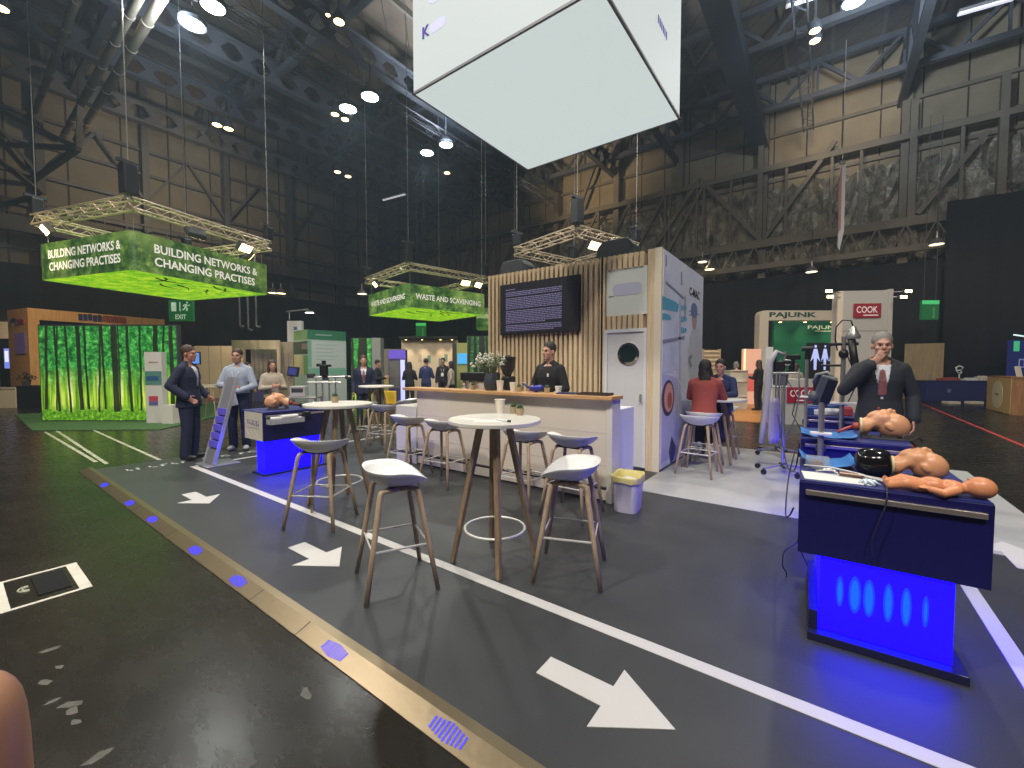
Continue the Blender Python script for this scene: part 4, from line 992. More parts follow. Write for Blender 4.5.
# ------------------------------------------------------------------ forest display
def forest_build(ntr, seed, strength, W):
    def f(nt, v):
        sp = nt.nodes.new('ShaderNodeSeparateXYZ'); nt.links.new(v, sp.inputs[0]); x, z = sp.outputs[0], sp.outputs[2]
        n1 = noise_node(nt, v, 4.2, 8, 0.72); n2 = noise_node(nt, v, 1.1, 3); n3 = noise_node(nt, v, 1.5, 4, 0.6, (6, 6, 0.35)); n4 = noise_node(nt, v, 11, 5, 0.75); n1 = noise_node(nt, v, 6.5, 8, 0.8)
        c = ramp(nt, n1, [(0.36, '#0a2a10'), (0.47, '#1d6a28'), (0.55, '#3a9a3c'), (0.63, '#78c862'), (0.72, '#d8f2c8')])
        low = ramp(nt, n3, [(0.34, '#2f560a'), (0.48, '#7fb31e'), (0.6, '#c8d858'), (0.72, '#f2f2b8')])
        mr = nt.nodes.new('ShaderNodeMapRange'); mr.inputs['From Min'].default_value = 0.95; mr.inputs['From Max'].default_value = 1.75; mr.inputs['To Min'].default_value = 1; mr.inputs['To Max'].default_value = 0
        nt.links.new(math_node(nt, 'ADD', z, math_node(nt, 'MULTIPLY', n2, 0.5)), mr.inputs['Value'])
        c = mix_col(nt, mr.outputs['Result'], c, low)
        g = nt.nodes.new('ShaderNodeMapRange'); g.inputs['From Min'].default_value = 0.28; g.inputs['From Max'].default_value = 0.46; g.inputs['To Min'].default_value = 1; g.inputs['To Max'].default_value = 0
        nt.links.new(math_node(nt, 'SUBTRACT', z, math_node(nt, 'MULTIPLY', math_node(nt, 'SUBTRACT', n1, 0.5), 0.5)), g.inputs['Value'])
        c = mix_col(nt, g.outputs['Result'], c, ramp(nt, n4, [(0.35, '#2a4d0c'), (0.55, '#5f9a1a'), (0.7, '#a3d233')]))
        rnd = random.Random(seed)
        wob = math_node(nt, 'MULTIPLY', math_node(nt, 'SUBTRACT', noise_node(nt, v, 1.2, 2), 0.5), 0.08)
        xx = math_node(nt, 'ADD', x, wob)
        for k in range(ntr):
            xi = -W/2+W*(k+0.5+rnd.uniform(-.33, .33))/ntr; wd = rnd.choice((0.022, 0.03, 0.04, 0.06)); sl = rnd.uniform(-0.035, 0.06)
            if k == int(ntr*0.55): wd = 0.085
            dd = math_node(nt, 'ABSOLUTE', math_node(nt, 'SUBTRACT', math_node(nt, 'SUBTRACT', xx, math_node(nt, 'MULTIPLY', z, sl)), xi))
            m_ = math_node(nt, 'MULTIPLY', math_node(nt, 'LESS_THAN', dd, wd), math_node(nt, 'GREATER_THAN', z, 0.22+rnd.uniform(0, .12)))
            c = mix_col(nt, math_node(nt, 'MULTIPLY', m_, 0.97), c, (0.008+rnd.uniform(0, .01), 0.014, 0.006, 1))
        return c, strength
    return f
t, w, h = fbox('forest_lightbox', M_darkgrey, 42, 180, 325, 420.5, 11.7, 'wide backlit forest picture wall inside the plywood portal at the left', 'lightbox', 0.14, True, parts='frame', z0=HALL+0.02)
MB().rbox(-w/2+0.03, w/2-0.03, -0.012, 0.0, 0.03, h-0.04).done('forest_picture', lightbox_mat('forest_print', forest_build(16, 5, 0.85, w)), t)
# plywood portal around it
A = at_depth(30, 366, 16.25); B = at_depth(166, 366, 20.4); A.z = B.z = 0
d = (B-A).normalized(); nrm = Vector((d.y, -d.x, 0))
if nrm.dot(-A) < 0: nrm = -nrm
pr = thing('plywood_portal', 'plywood portal frame around the forest picture wall, with a violet screen on its end', 'exhibition stand', (A.x, A.y, HALL), math.atan2(d.y, d.x))
PS = 1.43; pr.scale = (PS, PS, PS); L = (B-A).length/PS; ht = (at_depth(30, 308, 16.25).z-HALL)/PS; ysign = 1 if Vector((-math.sin(pr.rotation_euler.z), math.cos(pr.rotation_euler.z), 0)).dot(nrm) < 0 else -1
dp = 1.25*ysign
MB().rbox(0, 0.22, 0, dp, 0, ht, bevel=0.006).done('end_pillar', M_portal, pr)
MB().rbox(0.22, L, 0, dp, ht-0.30, ht).done('top_beam', M_portal, pr)
MB().rbox(0.22, L, dp*0.06, dp, ht-0.33, ht-0.30).done('dark_soffit', M_black, pr)
MB().rbox(L-0.2, L, dp*0.1, dp, 0, ht-0.3).done('end_post', M_portal, pr)
cs = MB().rbox(-0.03, 0, dp*0.12, dp*0.62, ht-1.22, ht-0.66, bevel=0.004).done('screen', mat('violet_screen', (0.10, 0.06, 0.13), 0.4, emit='#4a3a5c', estr=0.35), pr)
b = MB().tube([(-0.02, dp*0.62+0.16*math.cos(a)*ysign, ht-0.42+0.15*math.sin(a)) for a in [PI*k/8-0.2 for k in range(10)]], 0.035, 6); b.done('ring_emblem', mat('emblem_black', (0.03, 0.02, 0.04), 0.5), pr)
MB().rbox(-0.02, 0, dp*0.16, dp*0.44, ht-0.43, ht-0.29).done('red_emblem', mat('emblem_red', (0.30, 0.03, 0.03), 0.5), pr)
b = MB(); random.seed(3); x = L*0.32
for k in range(5): b.rbox(x, x+0.085, -0.02*ysign, 0.0, ht-0.24+random.uniform(0, .03), ht-0.03-random.uniform(0, .03)); x += 0.107
b.done('blue_lettering', mat('letter_blue', (0.02, 0.025, 0.10), 0.5), pr)
b = MB()
for k in range(6): b.rbox(x, x+0.08, -0.02*ysign, 0.0, ht-0.24+random.uniform(0, .02), ht-0.04); x += 0.1
b.done('red_lettering', mat('letter_red', (0.28, 0.05, 0.03), 0.5), pr)
# leaflet totem in front of the forest
t, w, h = fbox('leaflet_totem', mat('totem_white', (0.66, 0.64, 0.58), 0.5), 146.5, 163.5, 352, 421, 11.35, 'slim white display totem between the forest picture and the person in the navy suit', 'display totem', 0.16, True, z0=HALL+0.02)
decal(t, w, h, 'picture', mat('totem_teal', (0.10, 0.24, 0.20), 0.5), 0.02, 0.98, 0.54, 0.73)
decal(t, w, h, 'picture', mat('totem_blue', (0.03, 0.10, 0.24), 0.5), 0.1, 0.8, 0.60, 0.66, 0.007)
decal(t, w, h, 'red_label', mat('totem_red', (0.55, 0.06, 0.10), 0.5), 0.2, 0.72, 0.31, 0.38); decal(t, w, h, 'blue_label', mat('totem_violet', (0.14, 0.11, 0.30), 0.5), 0.2, 0.72, 0.25, 0.305)
decal(t, w, h, 'caption', mat('totem_caption', (0.5, 0.25, 0.22), 0.5), 0.25, 0.8, 0.855, 0.865)
t, w, h = fbox('white_box', M_white, 162, 173, 405, 419, 11.2, 'small white box on the green carpet beside the display totem', 'box', 0.25, True, z0=HALL+0.02)
t, w, h = fbox('black_bench', M_black, 17, 41, 387, 404, 15.4, 'low black bench in front of the plywood portal pillar', 'bench', 0.5, True)
MB().rbox(-w/2-0.02, w/2+0.02, -0.02, 0.5, h, h+0.05, bevel=0.01).done('cushion', M_blackcloth, t)
p = at_depth(27, 395, 15.6)
t = thing('potted_shrub', 'dark leafy shrub on the black bench before the plywood pillar', 'potted plant', (p.x, p.y, HALL+h+0.05))
MB().lathe([(0.10, 0), (0.13, 0.16), (0.11, 0.16), (0.10, 0.13), (0.001, 0.13)], seg=16).done('pot', M_darkgrey, t, smooth='auto')
b = MB(); random.seed(31)
for k in range(90):
    a, e_ = random.uniform(0, 2*PI), random.uniform(0.1, 1.5); r = random.uniform(.1, .3); c = Vector((r*math.cos(a)*math.cos(e_), r*math.sin(a)*math.cos(e_), 0.18+r*math.sin(e_)))
    q = Vector((random.uniform(-1, 1), random.uniform(-1, 1), random.uniform(-1, 1))).normalized(); s_ = q.orthogonal().normalized()*0.025
    b.bm.faces.new([b.bm.verts.new(c), b.bm.verts.new(c+q*.04+s_), b.bm.verts.new(c+q*.09), b.bm.verts.new(c+q*.04-s_)])
b.done('foliage', mat('dark_leaves', (0.012, 0.02, 0.01), 0.6), t, solid=0.003)
# far left edge stand
t, w, h = fbox('stand_wall', M_cream, -22, 14, 322, 398, 20.5, 'pale lit stand wall at the far left edge, behind the plywood portal', 'exhibition stand', 0.2, True)
decal(t, w, h, 'dark_panel', M_black, 0.64, 1.0, 0.15, 0.78)
t, w, h = fbox('monitor', M_black, 2.5, 10.5, 346, 378, 19.6, 'monitor with a bluish white picture at the far left edge', 'screen', 0.06, parts='bezel')
decal(t, w, h, 'picture', mat('monitor_blue', (0.1, 0.1, 0.3), 0.4, emit='#7f8ff0', estr=0.8), 0.35, 0.98, 0.30, 0.92); decal(t, w, h, 'picture', mat('monitor_white', (0.3, 0.3, 0.4), 0.4, emit='#e8ecff', estr=0.9), 0.45, 0.9, 0.5, 0.85, 0.008)
MB().rbox(-0.03, 0.03, 0.02, 0.05, -(at_depth(3, 378, 19.6).z-HALL), 0).done('stand_pole', M_black, t)
t, w, h = fbox('reception_desk', M_cream, -14, 15.5, 388, 402, 15.6, 'pale desk at the far left edge, left of the black bench', 'desk', 0.6, True)
decal(t, w, h, 'desk_top', M_white, -0.01, 1.01, 0.97, 1.03, 0.02, 0.01)
# emergency exit signs
M_exit = mat('exit_green', (0.02, 0.13, 0.05), 0.5, emit='#1f6b38', estr=0.35); M_exitw = mat('exit_white', (0.5, 0.6, 0.5), 0.5, emit='#c9dfc4', estr=0.45)
def exit_sign(px, py0, py1, wpx, d, label, bright=1.0, full=True):
    t, w, h = fbox('exit_sign', M_exit, px-wpx/2, px+wpx/2, py0, py1, d, label, 'exit sign', 0.1)
    if full:
        decal(t, w, h, 'door_symbol', M_exitw, 0.12, 0.32, 0.46, 0.88)
        b = MB(); P = [(-0.012, 0.46), (0.012, 0.46), (0.012, 0.9), (-0.012, 0.9)]
        b.prism([(w*q[0]*1.6-w*0.02, h*q[1]) for q in P], 0.0, 0.006, plane_M((0, -0.004, 0), (1, 0, 0), (0, 0, 1))); b.done('arrow_symbol', M_exitw, t)
        b = MB(); u = w/1.0
        for pts, r in (([(0.24, 0.79), (0.20, 0.66)], .035), ([(0.20, 0.66), (0.27, 0.57), (0.24, 0.48)], .026), ([(0.20, 0.66), (0.15, 0.56), (0.08, 0.53)], .026), ([(0.23, 0.77), (0.33, 0.72), (0.37, 0.77)], .02), ([(0.23, 0.77), (0.15, 0.77), (0.11, 0.70)], .02)):
            b.tube([(w*q[0]*1.05, -0.005, h*q[1]) for q in pts], r*w, 6)
        b.ell((w*0.28, -0.005, h*0.87), (w*0.04, 0.006, h*0.045)); b.done('running_figure', M_exitw, t)
        fit_text('lettering', 'EXIT', w*0.45, h*0.22, M_exitw, t, plane_M((0, -0.006, h*0.2), (1, 0, 0), (0, 0, 1)))
    else:
        decal(t, w, h, 'lit_strip', mat('exit_bright', (0.1, 0.5, 0.2), 0.5, emit='#3fbf6a', estr=0.6), 0.0, 1.0, 0.80, 1.0)
        decal(t, w, h, 'figure', M_exit, 0.6, 0.75, 0.15, 0.6); decal(t, w, h, 'door_symbol', mat('exit_pale', (0.2, 0.35, 0.15), 0.5, emit='#5d9a58', estr=0.3), 0.62, 0.76, 0.1, 0.62)
    b = MB().cyl((-w*0.35, 0.05, h), (-w*0.35, 0.05, 12-t.location.z), 0.012, seg=5).cyl((w*0.35, 0.05, h), (w*0.35, 0.05, 12-t.location.z), 0.012, seg=5); b.done('suspension_cable', M_darkgrey, t)
    return t
exit_sign(181, 300, 321, 24, 16, 'green EXIT sign with a running figure, hanging right of the plywood portal')
exit_sign(421, 323, 337, 10, 23, 'small green exit sign above the pale lit stand, under the WASTE AND SCAVENGING sign', full=False)
exit_sign(930, 300.5, 319.5, 17, 18, 'green exit sign on the dark drapes at the right, beyond the man in the suit', full=False)
# ------------------------------------------------------------------ stands along the left and middle background
t, w, h = fbox('stand_wall', mat('lit_cream', (0.66, 0.55, 0.38), 0.6), 195, 244, 346, 392, 20.5, 'warm lit stand wall behind the two standing men', 'exhibition stand', 0.2, True)
for k in range(3): decal(t, w, h, 'panel_joint', M_darkgrey, 0.3+0.25*k, 0.305+0.25*k, 0.0, 1.0)
t, w, h = fbox('monitor', M_black, 188.5, 200, 352, 364.5, 14.0, 'blue-lit monitor between the heads of the two standing men', 'screen', 0.05, parts='bezel')
decal(t, w, h, 'picture', mat('screen_blue', (0.1, 0.2, 0.5), 0.4, emit='#5f8fe6', estr=0.8), 0.05, 0.95, 0.07, 0.93)
MB().rbox(-0.03, 0.03, 0.05, 0.09, -(t.location.z-HALL), 0.1).done('stand_pole', M_darkgrey, t)
t, w, h = fbox('side_table', mat('table_cream', (0.6, 0.52, 0.38), 0.5), 196, 214, 385, 387.5, 12.5, 'small cream table with slanted legs behind the man in the navy suit', 'table', 0.4, parts='table_top')
for sx in (-1, 1):
    for sy in (0.05, 0.35): MB().cyl((sx*w*0.35, sy, 0), (sx*w*0.5, sy, -(t.location.z-HALL)), 0.015).done('leg', M_oak, t)
# beige booth with fascia and lamps
t, w, h = fbox('open_booth', mat('booth_beige', (0.42, 0.34, 0.26), 0.6), 252, 294, 342, 402, 19.0, 'open beige booth with a fascia board, behind the seated woman at the left', 'exhibition stand', 0.15, True, parts='back_wall')
MB().rbox(-w/2, w/2, -1.2, -1.1, h-0.38, h).done('fascia', mat('fascia_beige', (0.50, 0.42, 0.32), 0.6), t)
for sx in (-1, 1): MB().rbox(sx*w/2-0.05, sx*w/2+0.05, -1.2, -1.1, 0, h).done('post', mat('fascia_beige', (0.50, 0.42, 0.32), 0.6), t)
b = MB()
for k in range(9): b.rbox(-w/2+0.15+k*0.19, -w/2+0.19+k*0.19, -0.03, 0, 0.9, h-0.5)
b.done('striped_curtain', mat('stripe_grey', (0.28, 0.26, 0.30), 0.7), t)
MB().rbox(-w/2+0.35, -w/2+0.75, -0.5, -0.1, 0.0, 0.95, bevel=0.01).done('violet_cabinet', mat('violet_cabinet', (0.09, 0.08, 0.25), 0.5), t)
t, w, h = fbox('tall_sign', M_whitemat, 287.5, 302, 321, 345, 20.0, 'tall white sign board with a small blue mark, above the poster tower', 'sign', 0.2)
decal(t, w, h, 'blue_mark', mat('blue_mark', (0.10, 0.2, 0.4), 0.5), 0.45, 0.7, 0.62, 0.76)
MB().rbox(-0.06, 0.06, 0.05, 0.15, -(t.location.z-HALL), 0).done('support_post', M_darkgrey, t)
b_ = at_depth(303, 312, 19)
t = thing('arm_spotlight', 'arm spotlight above the tall white sign board', 'spotlight', b_, YAW)
MB().cyl((-0.75, 0, 0.02), (0.25, 0, 0.12), 0.03).done('arm', M_steelpole, t); MB().box((0.3, 0, 0.02), (0.34, 0.2, 0.10), None, 0.02).done('lamp_head', M_darkgrey, t); MB().box((0.3, 0, -0.035), (0.3, 0.17, 0.02)).done('lamp_glass', M_lamp, t)
MB().cyl((-0.62, 0, 0), (-0.62, 0, -0.35), 0.02).done('bracket', M_steelpole, t)
# poster tower with two printed faces
p = at_depth(308, 366, 16.6)
pt = thing('poster_tower', 'tall pale green poster tower printed on two faces, behind the left blue plinth', 'display tower', (p.x, p.y, HALL), YAW+0.85)
wt, ht2 = 1.58, at_depth(308, 329.5, 16.6).z-HALL
MB().rbox(0, wt, 0, 1.3, 0, ht2).done('tower_body', mat('tower_pale', (0.42, 0.52, 0.46), 0.5), pt)
def tw(nm, m, u0, u1, z0, z1, side_=False, k=1):
    if side_: return MB().rbox(-0.004*k, 0.0, u0*1.3, u1*1.3, z0*ht2, z1*ht2).done(nm, m, pt)
    return MB().rbox(u0*wt, u1*wt, -0.004*k, 0.0, z0*ht2, z1*ht2).done(nm, m, pt)
tw('header', mat('tower_green', (0.03, 0.17, 0.09), 0.5), 0, 1, 0.87, 1); tw('text_block', mat('tower_text', (0.48, 0.55, 0.53), 0.5), 0.10, 0.97, 0.50, 0.84, k=1); tw('stripe', mat('tower_mint', (0.18, 0.40, 0.29), 0.5), 0.0, 1.0, 0.40, 0.49, k=2); tw('text_block', mat('tower_text2', (0.45, 0.52, 0.48), 0.5), 0.02, 0.98, 0.05, 0.39); tw('stripe', mat('tower_mint', (0.18, 0.40, 0.29), 0.5), 0.0, 0.09, 0.5, 0.86)
b = MB()
for k in range(5): b.rbox(wt*0.2, wt*(0.75-0.06*(k % 3)), -0.008, -0.004, ht2*(0.80-0.05*k), ht2*(0.81-0.05*k))
b.rbox(wt*0.2, wt*0.62, -0.008, -0.004, ht2*0.93, ht2*0.945); b.done('printed_lines', mat('tower_lines', (0.30, 0.42, 0.38), 0.5), pt)
tw('header', mat('tower_lime', (0.24, 0.38, 0.18), 0.5), 0, 1, 0.87, 1, True); tw('photo', mat('tower_photo', (0.07, 0.09, 0.06), 0.5), 0, 1, 0.68, 0.85, True); tw('photo', mat('tower_photo2', (0.35, 0.22, 0.22), 0.5), 0.0, 0.4, 0.74, 0.82, True, 2); tw('photo', mat('tower_photo3', (0.58, 0.52, 0.32), 0.5), 0.3, 1, 0.40, 0.66, True); tw('photo', mat('tower_photo4', (0.2, 0.38, 0.16), 0.5), 0, 0.3, 0.40, 0.66, True)
# forest box, purple stand, pale lit stand, olive column
t, w, h = fbox('forest_lightbox', M_darkgrey, 352, 372.5, 338, 409, 14.6, 'narrow upright backlit forest picture left of the farthest bar table', 'lightbox', 0.4, True, parts='frame')
MB().rbox(-w/2+0.01, w/2-0.01, -0.01, 0, 0.02, h-0.02).done('forest_picture', lightbox_mat('forest_print_narrow', forest_build(5, 9, 0.85, w)), t)
MB().rbox(w/2, w/2+0.3, 0.0, 0.4, 0.0, h).done('side_panel', mat('box_side_grey', (0.26, 0.27, 0.25), 0.6), t)
t, w, h = fbox('stand_wall', mat('taupe_wall', (0.20, 0.17, 0.13), 0.6), 372, 404, 349, 402, 18.5, 'taupe stand wall behind the person in black by the narrow forest picture', 'exhibition stand', 0.2, True)
decal(t, w, h, 'yellow_panel', mat('ochre_panel', (0.40, 0.32, 0.07), 0.6), 0.1, 0.7, 0.12, 0.45)
t, w, h = fbox('violet_arch', mat('violet_arch', (0.06, 0.05, 0.16), 0.5), 389, 406, 350, 402, 17.0, 'violet-lit stand arch with a bright blue-white edge, left of the pale lit stand', 'exhibition stand', 0.3, True, parts='arch_panel')
decal(t, w, h, 'violet_header', mat('violet_header', (0.12, 0.08, 0.4), 0.5, emit='#5a43b8', estr=0.6), 0.0, 1.0, 0.84, 1.0); decal(t, w, h, 'lit_edge', mat('lit_edge', (0.4, 0.4, 0.8), 0.5, emit='#b6bdf6', estr=0.9), 0.7, 0.95, 0.02, 0.82); decal(t, w, h, 'opening', mat('arch_opening', (0.16, 0.15, 0.15), 0.6), 0.05, 0.66, 0.3, 0.8)
M_litwall = mat('pale_lit_wall', (0.70, 0.57, 0.42), 0.6)
lt, w, h = fbox('stand_wall', M_litwall, 402, 458, 340, 404, 21.0, 'pale stand wall washed by downlights behind the group of four people', 'exhibition stand', 0.2, True)
for u in (0.12, 0.40, 0.72, 0.92):
    o = MB().cyl((-w/2+w*u, -0.42, h-0.02), (-w/2+w*u, -0.42, h+0.1), 0.05).done('downlight', M_darkgrey, lt); MB().cyl((-w/2+w*u, -0.42, h-0.03), (-w/2+w*u, -0.42, h-0.02), 0.045).done('lamp_glass', M_lampwarm, o)
MB().rbox(-w/2, w/2, -0.5, 0.0, h+0.06, h+0.14).done('canopy', M_black, lt)
random.seed(12)
for u, z in ((0.30, 0.62), (0.34, 0.42), (0.46, 0.60), (0.66, 0.55), (0.76, 0.62)): decal(lt, w, h, 'poster', mat('poster_%d' % int(u*100), random.choice(((0.32, 0.36, 0.45), (0.45, 0.38, 0.30), (0.2, 0.28, 0.25))), 0.6), u, u+0.06, z, z+0.13)
t, w, h = fbox('olive_column', mat('olive_column', (0.30, 0.32, 0.10), 0.6), 457, 467.5, 343, 412, 15.5, 'olive green column carrying a blue screen, at the left edge of the slatted cabin', 'display column', 0.3, True)
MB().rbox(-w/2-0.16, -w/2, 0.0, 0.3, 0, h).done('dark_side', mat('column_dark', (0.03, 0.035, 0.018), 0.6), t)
decal(t, w, h, 'blue_screen', mat('screen_sky', (0.05, 0.25, 0.45), 0.4, emit='#3f9fdc', estr=0.75), 0.1, 0.98, 0.68, 0.84, 0.02, 0.02)
t, w, h = fbox('forest_lightbox', M_black, 467, 492, 336, 405, 19.0, 'dark green forest picture at the left edge of the slatted cabin', 'lightbox', 0.2, True, parts='frame')
MB().rbox(-w/2+0.01, w/2-0.01, -0.01, 0, 0.02, h-0.02).done('forest_picture', lightbox_mat('forest_print_dark', forest_build(6, 21, 0.22, w)), t)
p = at_depth(386, 398, 11.5)
t = thing('yellow_chair', 'small yellow chair beyond the farthest bar table', 'chair', (p.x, p.y, HALL), 0.4)
MB().box((0, 0, 0.45), (0.42, 0.42, 0.05), None, 0.02).done('seat', mat('yellow_shell', (0.62, 0.42, 0.03), 0.5), t); MB().box((0, 0.2, 0.68), (0.40, 0.04, 0.36), None, 0.018).done('backrest', mat('yellow_shell', (0.62, 0.42, 0.03), 0.5), t)
for sx in (-1, 1):
    for sy in (-1, 1): MB().cyl((sx*0.16, sy*0.16, 0.43), (sx*0.21, sy*0.2, 0), 0.014).done('leg', M_oak, t)
for k in range(5):
    p = at_depth(240+k*8.2, 327+2*(k % 2), 17)
    t = thing('hanging_pipe', ('left', 'middle', 'right')[k]+' of three grey conduits with curved feet hanging above the beige booth', 'pipe', (p.x, p.y, p.z), YAW, 'conduits hanging before the drapes')
    MB().tube([(0, 0, 3.2), (0, 0, 0.05), (0.03, 0, 0.0), (0.16, 0, -0.05 if k % 2 else 0.02)], 0.035, 8).done('conduit', mat('conduit_grey', (0.10, 0.10, 0.095), 0.6), t, smooth=True)
    if k == 2: break
# ------------------------------------------------------------------ stands on the right
t, w, h = fbox('green_booth', mat('pajunk_green', (0.014, 0.17, 0.085), 0.6), 772, 845, 318, 405, 18.6, 'green-walled booth with a cream rounded frame lettered PAJUNK', 'exhibition stand', 0.15, True, parts='green_wall')
hz = at_depth(760, 311, 17.4).z-HALL; s_ = 17.4/FPX; wl = 758; cxp = (772+845)/2
def fx(px, dd=17.4): return (px-cxp)*dd/FPX+0.0
yo = -(18.6-17.4)
off = 0.0
q0 = at_depth(cxp, 366, 18.6); q1 = at_depth(cxp, 366, 17.4); shift = (Matrix.Rotation(-YAW, 3, 'Z') @ (q1-q0)); 
def fpx(px): return shift.x+(px-cxp)*17.4/FPX
yf = shift.y
P = []
x0, x1 = fpx(757.5), fpx(766.5); xr = fpx(850); r = 0.22; bt = 0.40
P = [(x0, 0), (x1, 0), (x1, hz-bt)] + [(xr, hz-bt), (xr, hz)] + [(x0+r-r*math.sin(a), hz-r+r*math.cos(a)) for a in [PI/2*k/6 for k in range(7)]]
b = MB(); b.prism(P, -0.35, 0.0, plane_M((0, yf, 0), (1, 0, 0), (0, 0, 1))); b.done('cream_frame', mat('pajunk_cream', (0.58, 0.50, 0.38), 0.5), t)
M_dg = mat('lettering_green', (0.02, 0.07, 0.045), 0.5)
fit_text('lettering', 'PAJUNK', 47*17.4/FPX, 0.27, M_dg, t, plane_M((fpx(790.5), yf-0.004, hz-0.20), (1, 0, 0), (0, 0, 1)), 0.035)
fit_text('lettering', 'PAJUNK', 33*18.6/FPX, 0.20, mat('lettering_pale', (0.7, 0.75, 0.55), 0.5, emit='#d8e0b0', estr=0.35), t, plane_M((13.5*18.6/FPX, -0.004, at_depth(0, 328, 18.6).z-HALL), (1, 0, 0), (0, 0, 1)), 0.012)
MB().rbox(11*18.6/FPX-0.3, 11*18.6/FPX+0.7, -0.006, 0, at_depth(0, 331.6, 18.6).z-HALL, at_depth(0, 331, 18.6).z-HALL).done('lettering', mat('lettering_pale', (0.7, 0.75, 0.55), 0.5), t)
for px in (781, 806, 833):
    o = MB().cyl((fpx(px), yf+0.2, hz-bt-0.05), (fpx(px), yf+0.2, hz-bt), 0.07).done('downlight', M_darkgrey, t); MB().cyl((fpx(px), yf+0.2, hz-bt-0.06), (fpx(px), yf+0.2, hz-bt-0.05), 0.06).done('lamp_glass', M_lampwarm, o)
# dark board with three pale body outlines
t, w, h = fbox('anatomy_board', mat('board_black', (0.015, 0.016, 0.02), 0.5), 807, 836, 343, 392, 16.0, 'black board with three pale blue body outlines in front of the green booth wall', 'display board', 0.1, False)
b = MB(); M_body = mat('outline_blue', (0.4, 0.45, 0.7), 0.5, emit='#a9b4ee', estr=0.75)
for u, sc in ((0.25, 1.0), (0.58, 0.8), (0.86, 0.8)):
    x = -w/2+w*u; sc *= 0.9
    b.ell((x, -0.006, h*0.93), (0.05*sc, 0.006, 0.06*sc)); b.prism([(x-0.05*sc, h*0.45), (x+0.05*sc, h*0.45), (x+0.07*sc, h*0.7), (x+0.20*sc, h*0.62), (x+0.07*sc, h*0.88), (x-0.07*sc, h*0.88), (x-0.20*sc, h*0.62), (x-0.07*sc, h*0.7)], 0, 0.006, plane_M((0, -0.001, 0), (1, 0, 0), (0, 0, 1)))
b.done('body_outlines', M_body, t); MB().rbox(-w/2+0.05, w/2-0.05, 0.02, 0.08, -(t.location.z-HALL), 0).done('board_stand', M_darkgrey, t)
# COOK tower and counter
t, w, h = fbox('brand_tower', mat('cook_white', (0.50, 0.47, 0.42), 0.5), 841, 884, 291.5, 421, 12.3, 'tall off-white tower with a red COOK sign, behind the man in the suit', 'display tower', 0.5, True, bevel=0.0, parts='tower_body', rot=YAW-0.10)
MB().cyl((-w/2+0.0, 0.1, 0), (-w/2+0.0, 0.1, h), 0.10, seg=24).done('rounded_edge', mat('cook_edge_lit', (0.72, 0.60, 0.46), 0.5), t, smooth='auto')  # light on the rounded edge is put into this paler colour
MB().rbox(w/2-0.05, w/2+0.06, -0.02, 0.5, 0, h+0.03).done('side_trim', mat('cook_white', (0.50, 0.47, 0.42), 0.5), t)
decal(t, w, h, 'panel_joint', mat('seam_grey', (0.25, 0.23, 0.2), 0.6), 0.0, 0.97, 0.688, 0.692)  # thin darker seam line across the tower
sg = decal(t, w, h, 'red_sign', mat('cook_red', (0.32, 0.02, 0.035), 0.5), 0.22, 0.80, 0.79, 0.90, 0.01, 0.02)
M_signw = mat('sign_white', (0.75, 0.68, 0.66), 0.5, emit='#e8c8c4', estr=0.25)
fit_text('lettering', 'COOK', w*0.45, h*0.05, M_signw, t, plane_M((-w/2+w*0.50, -0.032, h*0.853), (1, 0, 0), (0, 0, 1)), 0.01)
decal(t, w, h, 'sign_line', M_signw, 0.42, 0.74, 0.806, 0.813, 0.03, 0.003)
for sx, pxs in ((-1, ((-0.50, 0.06), (-0.46, -0.10))), (1, ((0.34, 0.02), (0.22, -0.14)))):
    for k, (dx, dz) in enumerate(pxs):
        x = sx*w/2+dx; o = MB().cyl((sx*w/2, 0.05, h-0.05-0.12*k), (x, -0.1, h-0.08+dz), 0.014).done('lamp_arm', M_steelpole, t)
        l = MB().box((x, -0.12, h-0.08+dz), (0.20, 0.10, 0.09), None, 0.015).done('arm_lamp', M_darkgrey, t); MB().box((x, -0.175, h-0.085+dz), (0.17, 0.01, 0.075)).done('lamp_glass', M_lampwarm, l)
t, w, h = fbox('brand_counter', mat('cook_counter', (0.55, 0.54, 0.50), 0.5), 783, 812, 379, 423, 11.2, 'white counter with a red COOK sign between the metal poles', 'counter', 0.5, True)
sg = decal(t, w, h, 'red_sign', mat('cook_red2', (0.40, 0.012, 0.05), 0.5), 0.1, 0.98, 0.48, 0.82, 0.01, 0.02)
fit_text('lettering', 'COOK', w*0.72, h*0.15, M_signw, t, plane_M((0.04, -0.034, h*0.69), (1, 0, 0), (0, 0, 1)), 0.012)
decal(t, w, h, 'sign_line', M_signw, 0.42, 0.8, 0.52, 0.545, 0.03, 0.003)
# beige partition, blue tables, wooden counter, blue display at far right
a_ = on_y(904, 366, 27.3); b_ = on_y(943.5, 366, 27.3); zt = on_y(943.5, 343, 27.3).z
tag(MB().rbox(a_.x, b_.x, 27.3, 27.5, HALL, zt).done('partition_wall', wood_mat('beige_partition', '#8f7a58', '#a8916a', 'Z', 1.5, 0.6)), 'tall beige partition wall in front of the drapes at the right', 'partition')
t, w, h = fbox('draped_table', mat('navy_tablecloth', (0.015, 0.018, 0.11), 0.85, bump=0.3, bscale=8), 926, 987, 381.5, 401, 18.6, 'long navy-draped table at the right in front of the beige partition', 'table', 0.9, True, parts='tablecloth', bevel=0.02)
MB().rbox(-w/2-0.03, w/2+0.03, -0.02, 0.92, h, h+0.03).done('table_top', mat('navy_top', (0.02, 0.024, 0.13), 0.8), t)
decal(t, w, h, 'emblem', mat('emblem_pale', (0.18, 0.18, 0.3), 0.6), 0.34, 0.40, 0.45, 0.62)
zt = HALL+h+0.03
